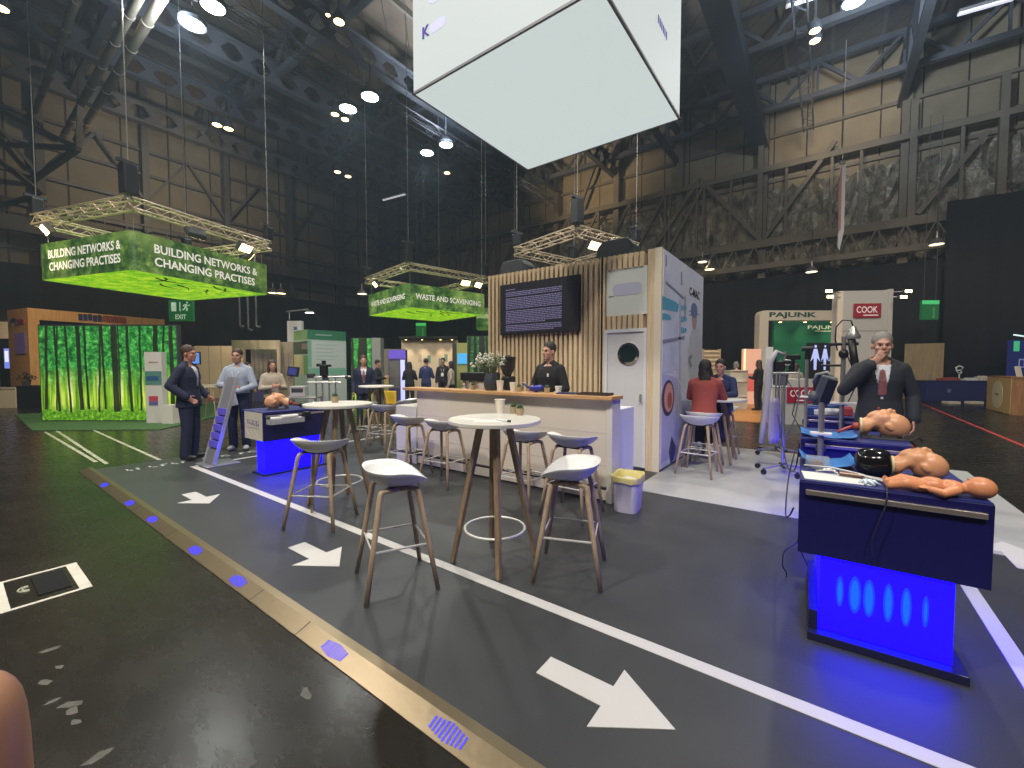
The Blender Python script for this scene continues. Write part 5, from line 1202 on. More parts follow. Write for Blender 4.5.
for i, (px, s3, m, lab, nm) in enumerate(((948, (0.7, 0.4, 0.10), M_red, 'heap of red packs on the navy-draped table', 'red_pack'), (969, (0.5, 0.35, 0.08), M_whitemat, 'flat white tray on the navy-draped table', 'white_tray'), (981, (0.36, 0.3, 0.17), M_cream, 'cream box at the right end of the navy-draped table', 'cream_box'))):
    p = at_depth(px, 380, 18.9); bb = MB().box((0, 0, s3[2]/2), s3, None, 0.015); bb.box((0.05, 0, s3[2]+0.02), (s3[0]*0.6, s3[1]*0.7, 0.05), None, 0.01)
    tag(bb.done(nm, m, None, (p.x, p.y, zt), YAW), lab, 'box')
p = at_depth(959, 380, 19.1); t = thing('anatomical_model', 'white branching anatomical model standing on the navy-draped table', 'model', (p.x, p.y, zt), YAW)
MB().cyl((0, 0, 0), (0, 0, 0.3), 0.025).tube([(0, 0, 0.3), (-0.12, 0, 0.42), (-0.16, 0, 0.58), (0.0, 0, 0.66), (0.14, 0, 0.60), (0.12, 0, 0.5)], 0.035, 8).tube([(0, 0, 0.3), (0.1, 0, 0.36), (0.05, 0, 0.46), (-0.12, 0, 0.44)], 0.03, 8).done('model_body', M_whitemat, t, smooth=True)
MB().cyl((0, 0, 0), (0, 0, 0.03), 0.12, seg=20).done('model_base', M_darkgrey, t)
for px in (951, 974):
    p = at_depth(px, 404, 17.4); tag(MB().box((0, 0, 0.05), (0.5, 0.3, 0.10), None, 0.01).done('carton', M_cream, None, (p.x, p.y, HALL), YAW), ('left' if px < 960 else 'right')+' of two pale cartons on the floor before the navy-draped table', 'carton')
c0 = at_depth(1012.5, 366, 13.3); h = at_depth(1012.5, 378, 13.3).z-HALL; Lw = on_x(988, 376, c0.x).y-c0.y
t = thing('wooden_counter', 'honey-coloured wooden counter with a pale oval emblem at the right edge', 'counter', (c0.x, c0.y, HALL), 0)
MB().rbox(0, 1.6, 0, Lw, 0, h, bevel=0.004).done('body', wood_mat('brown_wood', '#8a5f38', '#a5774a', 'Z', 2, 0.5), t)
MB().rbox(-0.012, 0.0, 0.0, Lw, 0.02, h).done('lit_front', wood_mat('honey_wood_lit', '#c9a05c', '#dcb878', 'Z', 2, 0.45), t)  # front is a brighter copy of the wood, light put into its colour
b = MB(); b.prism([(-Lw*0.52+Lw*0.23*math.cos(2*PI*k/28), h*0.5+0.46*math.sin(2*PI*k/28)) for k in range(28)], 0, 0.006, plane_M((-0.012, 0, 0), (0, -1, 0), (0, 0, 1))); b.done('oval_emblem', mat('emblem_cream', (0.78, 0.66, 0.40), 0.5), t)
b = MB()
for k in range(3): b.box((-0.02, Lw*0.52+0.10*(1-k), h*0.5+0.02*(k % 2)), (0.006, 0.07, 0.06))
b.done('emblem_mark', M_darkgrey, t)
MB().rbox(-0.02, 1.62, -0.02, Lw+0.02, h, h+0.03).done('counter_top', wood_mat('brown_wood', '#8a5f38', '#a5774a', 'Z', 2, 0.5), t)
b = MB()
for k in range(2): b.rbox(0.45, 1.3, -0.008, 0, h-0.22-0.16*k, h-0.14-0.16*k)
b.done('pale_plate', M_cream, t)
tag(MB().box((0, 0, 0.17), (0.2, 0.03, 0.34), Euler((-0.2, 0, 0.1)).to_matrix(), 0.004).done('leaflet_stand', M_cream, None, (c0.x+0.25, c0.y+0.5, HALL+h+0.03), YAW), 'cream leaflet stand on the wooden counter at the right edge', 'leaflet stand')
t, w, h = fbox('blue_display', mat('display_navy', (0.012, 0.02, 0.09), 0.5, emit='#1a2358', estr=0.5), 1010, 1046, 340, 405, 17.8, 'dark blue display wall with a green glow at the right edge', 'display wall', 0.2, True)
decal(t, w, h, 'green_glow', mat('display_green', (0.05, 0.3, 0.15), 0.5, emit='#3fae74', estr=0.7), 0.02, 0.18, 0.82, 0.98); decal(t, w, h, 'outline_mark', mat('display_line', (0.3, 0.3, 0.45), 0.5, emit='#6a70a0', estr=0.5), 0.18, 0.34, 0.56, 0.70); decal(t, w, h, 'outline_fill', mat('display_navy', (0.012, 0.02, 0.09), 0.5), 0.21, 0.31, 0.58, 0.68, 0.01)
MB().tube([(-w/2-0.1, -0.1, h+0.2), (0, -0.1, h+0.08), (w/2, -0.1, h+0.2)], 0.03, 8).done('light_bar', mat('light_bar', (0.7, 0.8, 0.8), 0.4, emit='#cfe8ea', estr=1.0), t)
# white cabinet, pink panel, wooden rack
t, w, h = fbox('display_cabinet', mat('cabinet_white', (0.66, 0.60, 0.48), 0.5), 730, 747, 371, 408, 15.0, 'cream display cabinet with shelves beside the pink lit panel', 'cabinet', 0.5, True)
for v in (0.33, 0.72): MB().rbox(-w/2+0.03, w/2-0.03, -0.05, 0, h*v, h*v+0.03).done('shelf', M_white, t)
MB().rbox(-w/2-0.02, w/2+0.02, -0.06, 0.5, h, h+0.03).done('cabinet_top', M_white, t)
t, w, h = fbox('pink_panel', mat('pink_lit', (0.5, 0.25, 0.18), 0.5, emit='#e9b090', estr=0.55), 742.5, 760, 349, 404, 17.0, 'pink lit panel behind the woman with long hair', 'lightbox', 0.15, True, parts='frame')
decal(t, w, h, 'rose_print', mat('rose_print', (0.5, 0.12, 0.10), 0.5, emit='#c8524a', estr=0.5), 0.0, 1.0, 0.24, 0.56); decal(t, w, h, 'bright_edge', mat('bright_edge', (0.6, 0.5, 0.3), 0.5, emit='#ffe2a8', estr=0.9), 0.0, 0.12, 0.3, 1.0, 0.008)
t, w, h = fbox('white_totem', M_whitemat, 764.5, 772, 347, 400, 16.0, 'narrow white totem between the woman with long hair and the green booth', 'display totem', 0.2, True)
decal(t, w, h, 'caption', mat('totem_grey', (0.45, 0.42, 0.4), 0.6), 0.2, 0.8, 0.75, 0.8)
t, w, h = fbox('wooden_rack', M_oak, 702, 718.5, 350, 410, 13.5, 'pale wooden slatted rack behind the two seated people', 'rack', 0.06, True, parts='rack_frame')
b = MB()
for k in range(5): b.rbox(-w/2+0.02, w/2-0.02, -0.03, 0.0, h-0.08-0.13*k, h-0.03-0.13*k)
b.done('slats', M_slat, t)
for sx in (-1, 1): MB().rbox(sx*w*0.5-0.03, sx*w*0.5+0.03, -0.02, 0.09, 0, h+0.03).done('leg', M_oak, t)
# round table of the two seated people by the printed wall
t = thing('round_table', 'round white table where the woman in the red top sits, beside the printed cabin wall', 'table', (-1.36, 7.30, 0.004))
MB().lathe([(0.40, 0.955), (0.42, 0.962), (0.42, 0.985), (0.41, 0.99)], seg=40).done('table_top', M_white, t, smooth='auto')
for sx in (-1, 1):
    for sy in (-1, 1): MB().cyl((sx*0.08, sy*0.08, 0.955), (sx*0.25, sy*0.25, 0), 0.026, 0.02, seg=8).done('leg', M_oakdark, t, smooth='auto')
succulent(-1.68, 7.12, 0.994, 'small green potted plant on the round table by the printed wall', 1.3)
bn = thing('leaning_pointer', 'thin white rod leaning against the printed cabin wall by the round table', 'rod', (-1.72, 6.95, 0.994))
MB().cyl((0.0, 0, 0.0), (-0.09, -0.42, 0.42), 0.008).done('rod', M_whitemat, bn)
# ------------------------------------------------------------------ people
def V3(*a): return Vector(a)
BASE = dict(pelvis=(0, 0, .96), waist=(0, 0, 1.10), chest=(0, .005, 1.30), neck=(0, -.01, 1.49), head=(0, .02, 1.655))
SIDE = dict(sh=(.168, -.01, 1.418), el=(.235, -.03, 1.15), wr=(.235, .06, .91), ha=(.235, .09, .83), hip=(.088, 0, .92), kn=(.10, .02, .50), an=(.105, -.02, .09), to=(.13, .15, .035))
def head_solids(b, R, c):
    def q(x, y, z): return c + R @ Vector((x, y, z))
    b.ell(q(0, -.008, .035), (.076, .094, .092), R, 20, 14); b.ell(q(0, .028, -.035), (.060, .064, .080), R, 18, 12); b.ell(q(0, .062, -.092), (.030, .026, .024), R)
    b.ell(q(0, .086, .028), (.050, .014, .014), R); b.cyl(q(0, .088, .018), q(0, .112, -.022), .008, .013, 8); b.ell(q(0, .105, -.024), (.017, .014, .011), R)
    b.ell(q(0, .090, -.058), (.026, .010, .010), R)
    for s in (-1, 1): b.ell(q(s*.078, -.006, -.004), (.010, .020, .032), R); b.ell(q(s*.042, .060, -.02), (.024, .022, .02), R)
def hand_solids(b, wr, ha, sgn, curl=0.35, r=0.0085):
    d = (ha-wr).normalized(); side_ = d.cross(Vector((0, 0, 1)))
    if side_.length < 0.3: side_ = d.cross(Vector((0, 1, 0)))
    side_.normalize(); n = side_.cross(d).normalized()
    # palm faces the body side: spread runs along n
    spread = n; palm = side_
    c = wr+d*0.055
    R = Matrix((spread, d, palm)).transposed()
    b.ell(c, (.040, .055, .016), R, 14, 10); b.cyl(wr-d*.01, wr+d*.03, .027, .028, 10)
    for k, (o, L) in enumerate(((-.030, .060), (-.010, .074), (.010, .078), (.030, .070))):
        p0 = c+d*.035+spread*o; p1 = p0+d*L*.5+palm*L*.12*curl*sgn; p2 = p1+(d*(1-curl)+palm*curl*sgn).normalized()*L*.35; p3 = p2+(d*(1-curl*1.6)+palm*curl*1.6*sgn).normalized()*L*.3
        for a, e in ((p0, p1), (p1, p2), (p2, p3)): b.cyl(a, e, r, r*.95, 8); b.ell(e, (r, r, r), None, 8, 6)
    p0 = wr+d*.035+spread*.030; p1 = p0+(d*.5+spread*.8+palm*.2*sgn).normalized()*.035; p2 = p1+(d*.85+spread*.35).normalized()*.030
    for a, e in ((p0, p1), (p1, p2)): b.cyl(a, e, r*1.25, r*1.05, 8); b.ell(e, (r*1.1,)*3, None, 8, 6)
def person(label, loc, face, height=1.78, pose=None, skin=None, hair='short', hairm=None, top=None, topkind='shirt', trousers=None, shoe=None, voxel=0.012, head=(0, 0), slim=1.0, tie=None, sleeve=1.0, group=None, extra=None, bald=False):
    k = height/1.78
    J = {n: Vector(v)*k for n, v in BASE.items()}
    for n, v in SIDE.items():
        J[n+'R'] = Vector(v)*k; J[n+'L'] = Vector((-v[0], v[1], v[2]))*k
    for n, v in (pose or {}).items(): J[n] = Vector(v)*k
    t = thing('person', label, 'person', loc, facing(*face), group)
    lat = (J['shR']-J['shL']).normalized(); hipl = (J['hipR']-J['hipL']).normalized()
    Rh = Euler((head[1], 0, head[0])).to_matrix() @ Matrix.Diagonal((k, k, k))
    def secs(lo, hi, f):
        P, W, Ch, N = J['pelvis'], J['waist'], J['chest'], J['neck']
        up0 = (W-P).normalized(); S = [(P-up0*.11*k, .125, .095), (P-up0*.03*k, .168, .118), (P+up0*.05*k, .160, .112), (W, .146, .102), (W.lerp(Ch, .5), .152, .106), (Ch, .168, .114), (Ch.lerp(N, .35), .168, .108), (Ch.lerp(N, .60), .158, .097), (Ch.lerp(N, .84), .112, .076), (N, .060, .058)]
        out = []
        for i, (c, a, b_) in enumerate(S):
            if i < lo or i > hi: continue
            u = min(1, i/5); l = (hipl*(1-u)+lat*u).normalized(); w = (N-P).normalized().cross(l).normalized()
            out.append((c, l*(a*k*slim+f), w*(b_*k*slim+f)))
        return out
    def limb(b, names, rad, f):
        for i in range(len(names)-1):
            b.cyl(J[names[i]], J[names[i+1]], rad[i]*k+f, rad[i+1]*k+f, 14)
        for n, r in zip(names, rad): b.ell(J[n], ((r*k+f),)*3, None, 14, 10)
    def arms(b, f, end=1.0, cuff=0.0):
        for s in 'RL':
            w = J['el'+s].lerp(J['wr'+s], end); keep = J['wr'+s]; J['wr'+s] = w
            limb(b, ('sh'+s, 'el'+s, 'wr'+s), (.053*slim, .043*slim, .031+cuff), f); J['wr'+s] = keep
    def traps(b, f):
        for s in 'RL': b.cyl(J['neck']+Vector((0, 0, .022*k)), J['sh'+s]+Vector((0, 0, .004*k)), .045*k+f, .046*k+f, 14)
    def legs(b, f, cuff=0.0):
        for s in 'RL':
            limb(b, ('hip'+s, 'kn'+s, 'an'+s), (.086*slim, .060*slim, .043+cuff), f)
    # body: one continuous surface
    b = MB(); b.loft(secs(0, 9, 0.0), 20); b.cyl(J['neck']-Vector((0, 0, .04*k)), J['head']-Rh @ Vector((0, .01, .03)), .056*k, .052*k, 14)
    traps(b, 0.0); arms(b, 0.0); legs(b, 0.0)
    for s, sg in (('R', 1), ('L', -1)):
        hand_solids(b, J['wr'+s], J['ha'+s], sg if J['haR'].z < J['elR'].z else -sg, r=max(.0085*k, voxel*0.9))
        b.ell(J['an'+s].lerp(J['to'+s], .35)-Vector((0, 0, .025*k)), (.030*k, .07*k, .022*k))
    head_solids(b, Rh, J['head'])
    me = with_mat(remesh(b, voxel, 2), skin or M_skin); link('body', me, t)
    # eyes, brows, mouth
    for s in (-1, 1):
        MB().ell(J['head']+Rh @ Vector((s*.031, .083, .006)), (.009*k, .006*k, .0045*k)).done('eye', M_eye, t, smooth=True)
        MB().tube([J['head']+Rh @ Vector(q) for q in ((s*.016, .098, .027), (s*.034, .095, .032), (s*.052, .080, .026))], .0032*k, 6).done('eyebrow', hairm or M_hairdark, t)
    MB().tube([J['head']+Rh @ Vector(q) for q in ((-.024, .089, -.058), (0, .099, -.056), (.024, .089, -.058))], .0035*k, 6).done('mouth', M_lip, t)
    # hair
    if hair:
        b = MB(); H = J['head']
        b.ell(H+Rh @ Vector((0, -.019, .057)), (.086*k, .0975*k, .097*k), Rh.normalized(), 20, 14)
        if hair in ('long', 'tied', 'bob'):
            b.ell(H+Rh @ Vector((0, -.03, .02)), (.094*k, .088*k, .105*k), Rh.normalized(), 20, 14)
            for s in (-1, 1): b.ell(H+Rh @ Vector((s*.066, -.012, -.05)), (.030*k, .050*k, .095*k), Rh.normalized())
            b.ell(H+Rh @ Vector((0, -.075, -.08)), (.078*k, .045*k, .13*k), Rh.normalized())
        if hair == 'long':
            b.ell(H+Vector((0, -.085*k, -.20*k)), (.095*k, .045*k, .16*k)); 
            for s in (-1, 1): b.ell(H+Vector((s*.075*k, -.02*k, -.14*k)), (.032*k, .045*k, .14*k))
        link('hair', with_mat(remesh(b, max(voxel*.8, .008), 2, 'hair'), hairm or M_hairdark), t)
    # clothes
    f = 0.012
    tm = trousers or M_navy
    b = MB(); b.loft(secs(0, 3, f), 20); legs(b, f, .018)
    link('trousers', with_mat(remesh(b, voxel, 3, 'trousers'), tm), t)
    top = top or M_shirtblue
    if topkind == 'suit':
        b = MB(); b.loft(secs(1, 8, .008), 20); link('shirt', with_mat(remesh(b, voxel, 3, 'shirt'), M_shirtwhite), t)
        b = MB(); S_ = secs(1, 8, .024); c0, a0, w0 = S_[0]; S_ = [(c0-Vector((0, 0, .10*k)), a0*1.03, w0*1.06)]+S_; b.loft(S_, 24); traps(b, .016); arms(b, .017, .97, .012)
        me = remesh(b, voxel, 3, 'jacket')
        bm = bmesh.new(); bm.from_mesh(me); lo = 1.12*k; fy = J['chest']
        kill = []
        for fc in bm.faces:
            c = fc.calc_center_median(); rel = c-fy; x = rel.dot(lat); y = rel.dot(lat.cross(Vector((0, 0, -1))))
            if y > .03*k and abs(x) < min(.075*k, .010*k+(c.z-lo)*.18) and c.z > lo: kill.append(fc)
            if y > .05*k and abs(x) < (.95*k-c.z)*.18 and c.z < .95*k: kill.append(fc)
        bmesh.ops.delete(bm, geom=list(set(kill)), context='FACES'); bm.to_mesh(me); bm.free()
        link('jacket', with_mat(me, top), t)
        fw = lat.cross(Vector((0, 0, -1)))
        if tie:
            b = MB(); pts = [J['chest'].lerp(J['neck'], .80)+fw*.078*k, J['chest'].lerp(J['neck'], .45)+fw*.118*k, J['chest']+fw*.135*k, J['waist'].lerp(J['chest'], .3)+fw*.125*k]
            b.skin_rings([b.ring([p+lat*w, p+fw*.008, p-lat*w, p-fw*.01]) for p, w in zip(pts, (.016*k, .022*k, .030*k, .036*k))]); b.done('tie', tie, t)
    else:
        b = MB(); b.loft(secs(1 if topkind != 'tucked' else 2, 8, f+.006), 20); traps(b, .011); arms(b, .014, sleeve, .004); b.ell(J['neck'], (.064*k, .064*k, .03*k))
        link('top', with_mat(remesh(b, voxel, 3, 'top'), top), t)
    for s in 'RL':
        b = MB(); a, e = J['an'+s], J['to'+s]; d = (e-a); d.z = 0; d.normalize(); sd = Vector((d.y, -d.x, 0)); R = Matrix((sd, d, Vector((0, 0, 1)))).transposed()
        base = Vector((a.x, a.y, a.z)); zz = a.z-.055*k
        b.ell(Vector((a.x, a.y, zz+.015*k))+d*.055*k, (.047*k, .135*k, .048*k), R); b.ell(Vector((a.x, a.y, zz+.03*k))-d*.02*k, (.043*k, .06*k, .06*k), R)
        me = remesh(b, .010, 2, 'shoe')
        zmin = zz-.034*k
        for v in me.vertices: v.co.z = max(v.co.z, zmin)
        link('shoe', with_mat(me, shoe or M_shoe), t)
    if extra: extra(t, J, k, lat)
    return t
def lanyard(t, J, k, lat):
    fw = lat.cross(Vector((0, 0, -1)))
    MB().tube([J['neck']-lat*.06*k+fw*.02*k, J['chest'].lerp(J['neck'], .4)-lat*.05*k+fw*.128*k, J['waist'].lerp(J['chest'], .55)+fw*.150*k, J['chest'].lerp(J['neck'], .4)+lat*.05*k+fw*.128*k, J['neck']+lat*.06*k+fw*.02*k], .006*k, 6).done('lanyard', M_paper, t)
    MB().box(J['waist'].lerp(J['chest'], .45)+fw*.155*k, (.09*k, .01*k, .12*k)).done('badge', M_paper, t)
# left: man in navy suit, hand at hip, facing right
def phone_badge(t, J, k, lat): lanyard(t, J, k, lat)
person('person in a navy suit and pale shirt standing at the left of the stage', (-8.20, 2.36, 0), (0.66, 0.66), 1.82,
       dict(elR=(.29, -.10, 1.17), wrR=(.235, .09, 1.0), haR=(.20, .15, .95), elL=(-.27, -.03, 1.15), wrL=(-.22, .14, 1.0), haL=(-.19, .20, .96), head=(0, .02, 1.655)),
       top=M_navy, topkind='suit', trousers=M_navy, voxel=.010, hairm=M_hairbrown, tie=mat('pale_tie', (0.30, 0.33, 0.45), 0.6), slim=1.06, skin=M_skinred)
def tablet_held(t, J, k, lat):
    MB().box(J['haL']+Vector((.02, .03, -.10))*k, (.19*k, .02*k, .26*k), Euler((0.15, 0.25, 0)).to_matrix(), .006).done('clipboard', mat('clipboard_grey', (0.30, 0.33, 0.38), 0.5), t)
    lanyard(t, J, k, lat)
person('person in a pale blue shirt with white trainers, arms folded, behind the leaflet stand', (-8.42, 3.16, 0), (0.72, -0.62), 1.80,
       dict(elR=(.27, .05, 1.16), wrR=(.05, .20, 1.14), haR=(-.04, .21, 1.13), elL=(-.27, .05, 1.14), wrL=(-.08, .23, 1.06), haL=(0.0, .25, 1.03)),
       top=M_shirtblue, topkind='tucked', trousers=M_navy, shoe=M_shoewhite, voxel=.010, hairm=M_hairbrown, extra=tablet_held)
# behind the counter
def polo_badge(t, J, k, lat):
    fw = lat.cross(Vector((0, 0, -1)))
    MB().box(J['chest']+lat*-.07*k+fw*.128*k+Vector((0, 0, .04*k)), (.022*k, .012*k, .045*k)).done('badge', M_paper, t)
    MB().tube([J['neck']-lat*.065*k+Vector((0, 0, .02)), J['neck']+fw*.06*k-Vector((0, 0, .01)), J['neck']+lat*.065*k+Vector((0, 0, .02))], .014*k, 8).done('collar', M_blackcloth, t, smooth=True)
person('person with short dark hair in a black polo shirt standing behind the white counter', (-3.16, 5.18, 0), (-0.12, -1.0), 1.83,
       dict(elR=(.28, .02, 1.17), wrR=(.15, .24, 1.14), haR=(.09, .31, 1.14), elL=(-.27, .0, 1.16), wrL=(-.16, .18, 1.06), haL=(-.12, .25, 1.04)),
       top=M_blackcloth, topkind='tucked', trousers=M_blackcloth, voxel=.009, head=(-0.12, 0.0), sleeve=.35, extra=polo_badge, slim=1.08)
# seated pair by the printed wall
SIT = dict(pelvis=(0, -.05, .80), waist=(0, -.03, .94), chest=(0, .04, 1.14), neck=(0, .06, 1.33), head=(0, .10, 1.49),
           shR=(.175, .05, 1.27), shL=(-.175, .05, 1.27), elR=(.24, .18, 1.05), elL=(-.24, .18, 1.05), wrR=(.13, .38, 1.04), wrL=(-.13, .38, 1.04), haR=(.10, .46, 1.04), haL=(-.10, .46, 1.04),
           hipR=(.09, -.03, .78), hipL=(-.09, -.03, .78), knR=(.12, .38, .74), knL=(-.12, .38, .74), anR=(.11, .30, .33), anL=(-.11, .30, .33), toR=(.12, .46, .28), toL=(-.12, .46, .28))
person('person with dark hair in a red top seated at the round table, from behind', (-1.44, 6.78, 0.004), (-0.05, 1), 1.74, SIT, hair='long', hairm=M_hairdark, top=M_red, topkind='shirt', trousers=M_blackcloth, shoe=M_shoewhite, voxel=.010, head=(-0.5, 0.0), sleeve=1.0, slim=1.05)
SIT2 = dict(SIT); SIT2.update(knR=(.17, .36, .74), anR=(.20, .28, .33), toR=(.22, .44, .28))
person('person in dark blue seated across the round table from the person in red', (-1.40, 7.84, 0.004), (-0.05, -1), 1.76, SIT2, hair='short', hairm=M_hairdark, top=M_bluecloth, trousers=M_bluecloth, voxel=.011, sleeve=1.0)
for (x, y), d, lab in (((-1.44, 6.76), (0, 1), 'white shell bar stool under the seated person in red'), ((-1.40, 7.86), (-0.05, -1), 'white shell bar stool under the seated person in dark blue')):
    dup(stool0, (x, y, 0.004), facing(*d), lab)
# right: man in dark suit behind the plinths
person('person in a dark suit and red tie, hand to the chin, behind the right-hand plinths', (0.47, 5.93, 0.004), (0.08, -1.0), 1.84,
       dict(elR=(.30, .08, 1.20), wrR=(.10, .21, 1.46), haR=(.05, .20, 1.53), elL=(-.265, -.04, 1.15), wrL=(-.255, .05, .92), haL=(-.25, .09, .84), head=(0, .05, 1.65)),
       top=M_charcoal, topkind='suit', trousers=M_charcoal, voxel=.008, tie=M_tie, hairm=M_hairgrey, skin=M_skin, slim=1.02)
# background people
def far(label, px, d, dirv, h=1.74, hair='short', hairm=None, top=None, trousers=None, kind='shirt', pose=None, extra=None, base=HALL, head=(0, 0), tie=None, shoe=None):
    p = at_depth(px, 366, d)
    return person(label, (p.x, p.y, base), dirv, h, pose, hair=hair, hairm=hairm, top=top, topkind=kind, trousers=trousers, voxel=.016, extra=extra, head=head, tie=tie, shoe=shoe)
vd = (-FORWARD.x, -FORWARD.y); vr = (RIGHT.x, RIGHT.y)
PHONE = dict(elR=(.25, .04, 1.15), wrR=(.10, .26, 1.18), haR=(.06, .33, 1.20), elL=(-.25, .04, 1.15), wrL=(-.10, .26, 1.18), haL=(-.06, .33, 1.20))
far('person in black with long dark hair, leftmost of the four before the pale lit stand', 409.5, 15.2, (FORWARD.x, FORWARD.y), 1.68, 'long', M_hairdark, M_blackcloth, M_blackcloth, pose=PHONE)
far('person in a navy jacket seen from behind, second from left before the pale lit stand', 426, 14.6, (FORWARD.x+0.3, FORWARD.y), 1.80, 'short', M_hairdark, M_bluecloth, M_bluecloth, pose=PHONE)
far('person in black wearing a white lanyard, facing the camera before the pale lit stand', 443, 15.8, vd, 1.84, 'short', M_hairdark, M_blackcloth, M_blackcloth, extra=lanyard)
far('person in beige with dark hair, rightmost of the four before the pale lit stand', 451, 15.0, (-vr[0], -vr[1]), 1.70, 'bob', M_hairdark, M_beigecloth, M_blackcloth)
far('person in black standing before the taupe wall, right of the narrow forest picture', 377.5, 14.2, (vr[0], vr[1]), 1.74, 'short', M_hairdark, M_blackcloth, M_blackcloth, pose=PHONE)
far('person in a navy suit standing in front of the narrow forest picture', 363.5, 10.6, (vd[0]+.6, vd[1]), 1.80, 'short', M_hairbrown, M_navy, M_navy, 'suit', tie=M_tie)
far('person with long brown hair in a beige top behind the left plinth', 272, 9.0, (vr[0]+vd[0], vr[1]+vd[1]), 1.66, 'long', M_hairbrown, M_beigecloth, M_blackcloth, pose=PHONE)
far('person in black with a red bag strap behind the person with folded arms', 247, 13.5, (vr[0], vr[1]), 1.66, 'bob', M_hairdark, M_blackcloth, M_blackcloth)
far('person with grey hair in a pink top behind the cream display cabinet', 736, 16.2, (vr[0], vr[1]), 1.70, 'bob', M_hairgrey, M_pinkcloth, M_blackcloth, pose=PHONE)
far('person with long brown hair in black, before the pink lit panel', 759, 14.6, (-vr[0]*.6+FORWARD.x, -vr[1]*.6+FORWARD.y), 1.74, 'long', M_hairbrown, M_blackcloth, M_blackcloth, pose=PHONE)
far('person with brown hair at the green booth, partly hidden by the metal poles', 796, 13.6, (FORWARD.x, FORWARD.y), 1.62, 'bob', M_hairbrown, M_beigecloth, M_blackcloth)
# ------------------------------------------------------------------ manikins
def manikin_head(loc, rz, label, dome=True, s=1.0, tilt=0.0):
    """lies face up; crown towards local +x, neck towards -x; z = 0 is the surface it lies on"""
    t = thing('manikin_head', label, 'training manikin', loc, rz)
    b = MB(); Rt = Matrix.Rotation(tilt, 3, 'Y')
    def q(x, y, z): return Vector((x, y, z))*s
    b.ell(q(.045, 0, .100), (.104*s, .082*s, .097*s), None, 24, 16); b.ell(q(-.035, 0, .118), (.082*s, .066*s, .080*s), None, 20, 14)
    b.ell(q(-.085, 0, .168), (.034*s, .034*s, .030*s)); b.ell(q(-.04, 0, .185), (.03*s, .03*s, .018*s))
    b.cyl(q(-.015, 0, .182), q(.02, 0, .214), .017*s, .011*s, 10); b.ell(q(-.012, 0, .205), (.018*s, .019*s, .016*s)); b.ell(q(.045, 0, .178), (.022*s, .052*s, .016*s))
    for sg in (-1, 1):
        b.ell(q(.035, sg*.030, .176), (.018*s, .018*s, .012*s)); b.ell(q(.02, sg*.078, .088), (.034*s, .011*s, .021*s), Euler((0, .5, 0)).to_matrix()); b.ell(q(-.02, sg*.048, .13), (.05*s, .022*s, .04*s))
    b.cyl(q(-.03, 0, .10), q(-.150, 0, .085), .064*s, .062*s, 20); b.ell(q(-.10, 0, .135), (.05*s, .03*s, .03*s))
    me = remesh(b, .006, 3); ca, sa = math.cos(.32), math.sin(.32)
    for v in me.vertices:
        u = min(1, max(0, (v.co.x/s+.12)/.08)); u = u*u*(3-2*u); dx, dz = v.co.x/s+.05, v.co.z/s-.10
        n = Vector((-.05+dx*ca+dz*sa, 0, .10-dx*sa+dz*ca+.034))*s
        v.co.x += (n.x-v.co.x)*u; v.co.z += (n.z-v.co.z)*u
    link('head', with_mat(me, M_manikin), t)
    MB().cyl(q(-.146, 0, .085), q(-.160, 0, .085), .070*s, seg=24).done('neck_collar', mat('cream_collar', (0.66, 0.55, 0.30), 0.5), t, smooth='auto')
    MB().tube([q(-.048, -.022, .232), q(-.048, 0, .238), q(-.048, .022, .232)], .006*s, 6).done('mouth', mat('mouth_red', (0.35, 0.05, 0.04), 0.5), t)
    MB().rbox(-.15*s, .10*s, -.09*s, .09*s, 0, .012*s, bevel=.003).done('base_board', M_darkgrey, t)
    MB().rbox(-.03*s, .06*s, -.05*s, .05*s, .012*s, .03*s).rbox(-.15*s, -.11*s, -.05*s, .05*s, .012*s, .03*s).done('base_block', M_darkgrey, t)
    if dome:
        b = MB(); R = []
        for x, r in ((-.160, .066), (-.17, .094), (-.20, .108), (-.26, .112), (-.31, .106), (-.345, .09), (-.362, .05), (-.366, .002)):
            R.append(b.ring([q(x, r*math.cos(a), max(.004, .092+r*.95*math.sin(a))) for a in [2*PI*k/24 for k in range(24)]]))
        b.skin_rings(R); b.done('black_cover', mat('black_gloss', (0.008, 0.008, 0.010), 0.12), t, smooth=True)
    else:
        MB().cyl(q(-.160, 0, .085), q(-.20, .0, .08), .03*s, seg=12).tube([q(-.20, 0, .08), q(-.25, -.02, .06), q(-.30, -.05, .03)], .014, 8).done('airway_tube', mat('airway_red', (0.35, 0.05, 0.05), 0.4), t, smooth=True)
    return t
ZT1 = 0.868
rz2 = math.radians(2)
manikin_head((0.44, 3.22, ZT1), 0.05, 'manikin head with a black neck cover on the nearest blue plinth, behind the baby', True, 0.79)
b_ = MB().tube([(0.02, 0, 0), (0.0, 0, .03), (0.03, 0, .05), (.05, 0, .03)], .008, 6); 
tag(b_.done('airway_clip', M_black, None, (0.395, 3.22, ZT1+.185)), 'small black clip at the mouth of the manikin head on the nearest plinth', 'clip')
manikin_head((0.44, 4.90, ZT1), 0.02, 'adult manikin head with a bare neck, lying on the middle blue plinth', False, 1.12)
pl = at_z(276, 408, 0.94)
manikin_head((-6.50, 2.93, ZT1), math.atan2(-0.80, -0.45), 'adult manikin head lying on the left blue plinth, crown towards the side panel', False, 1.05)
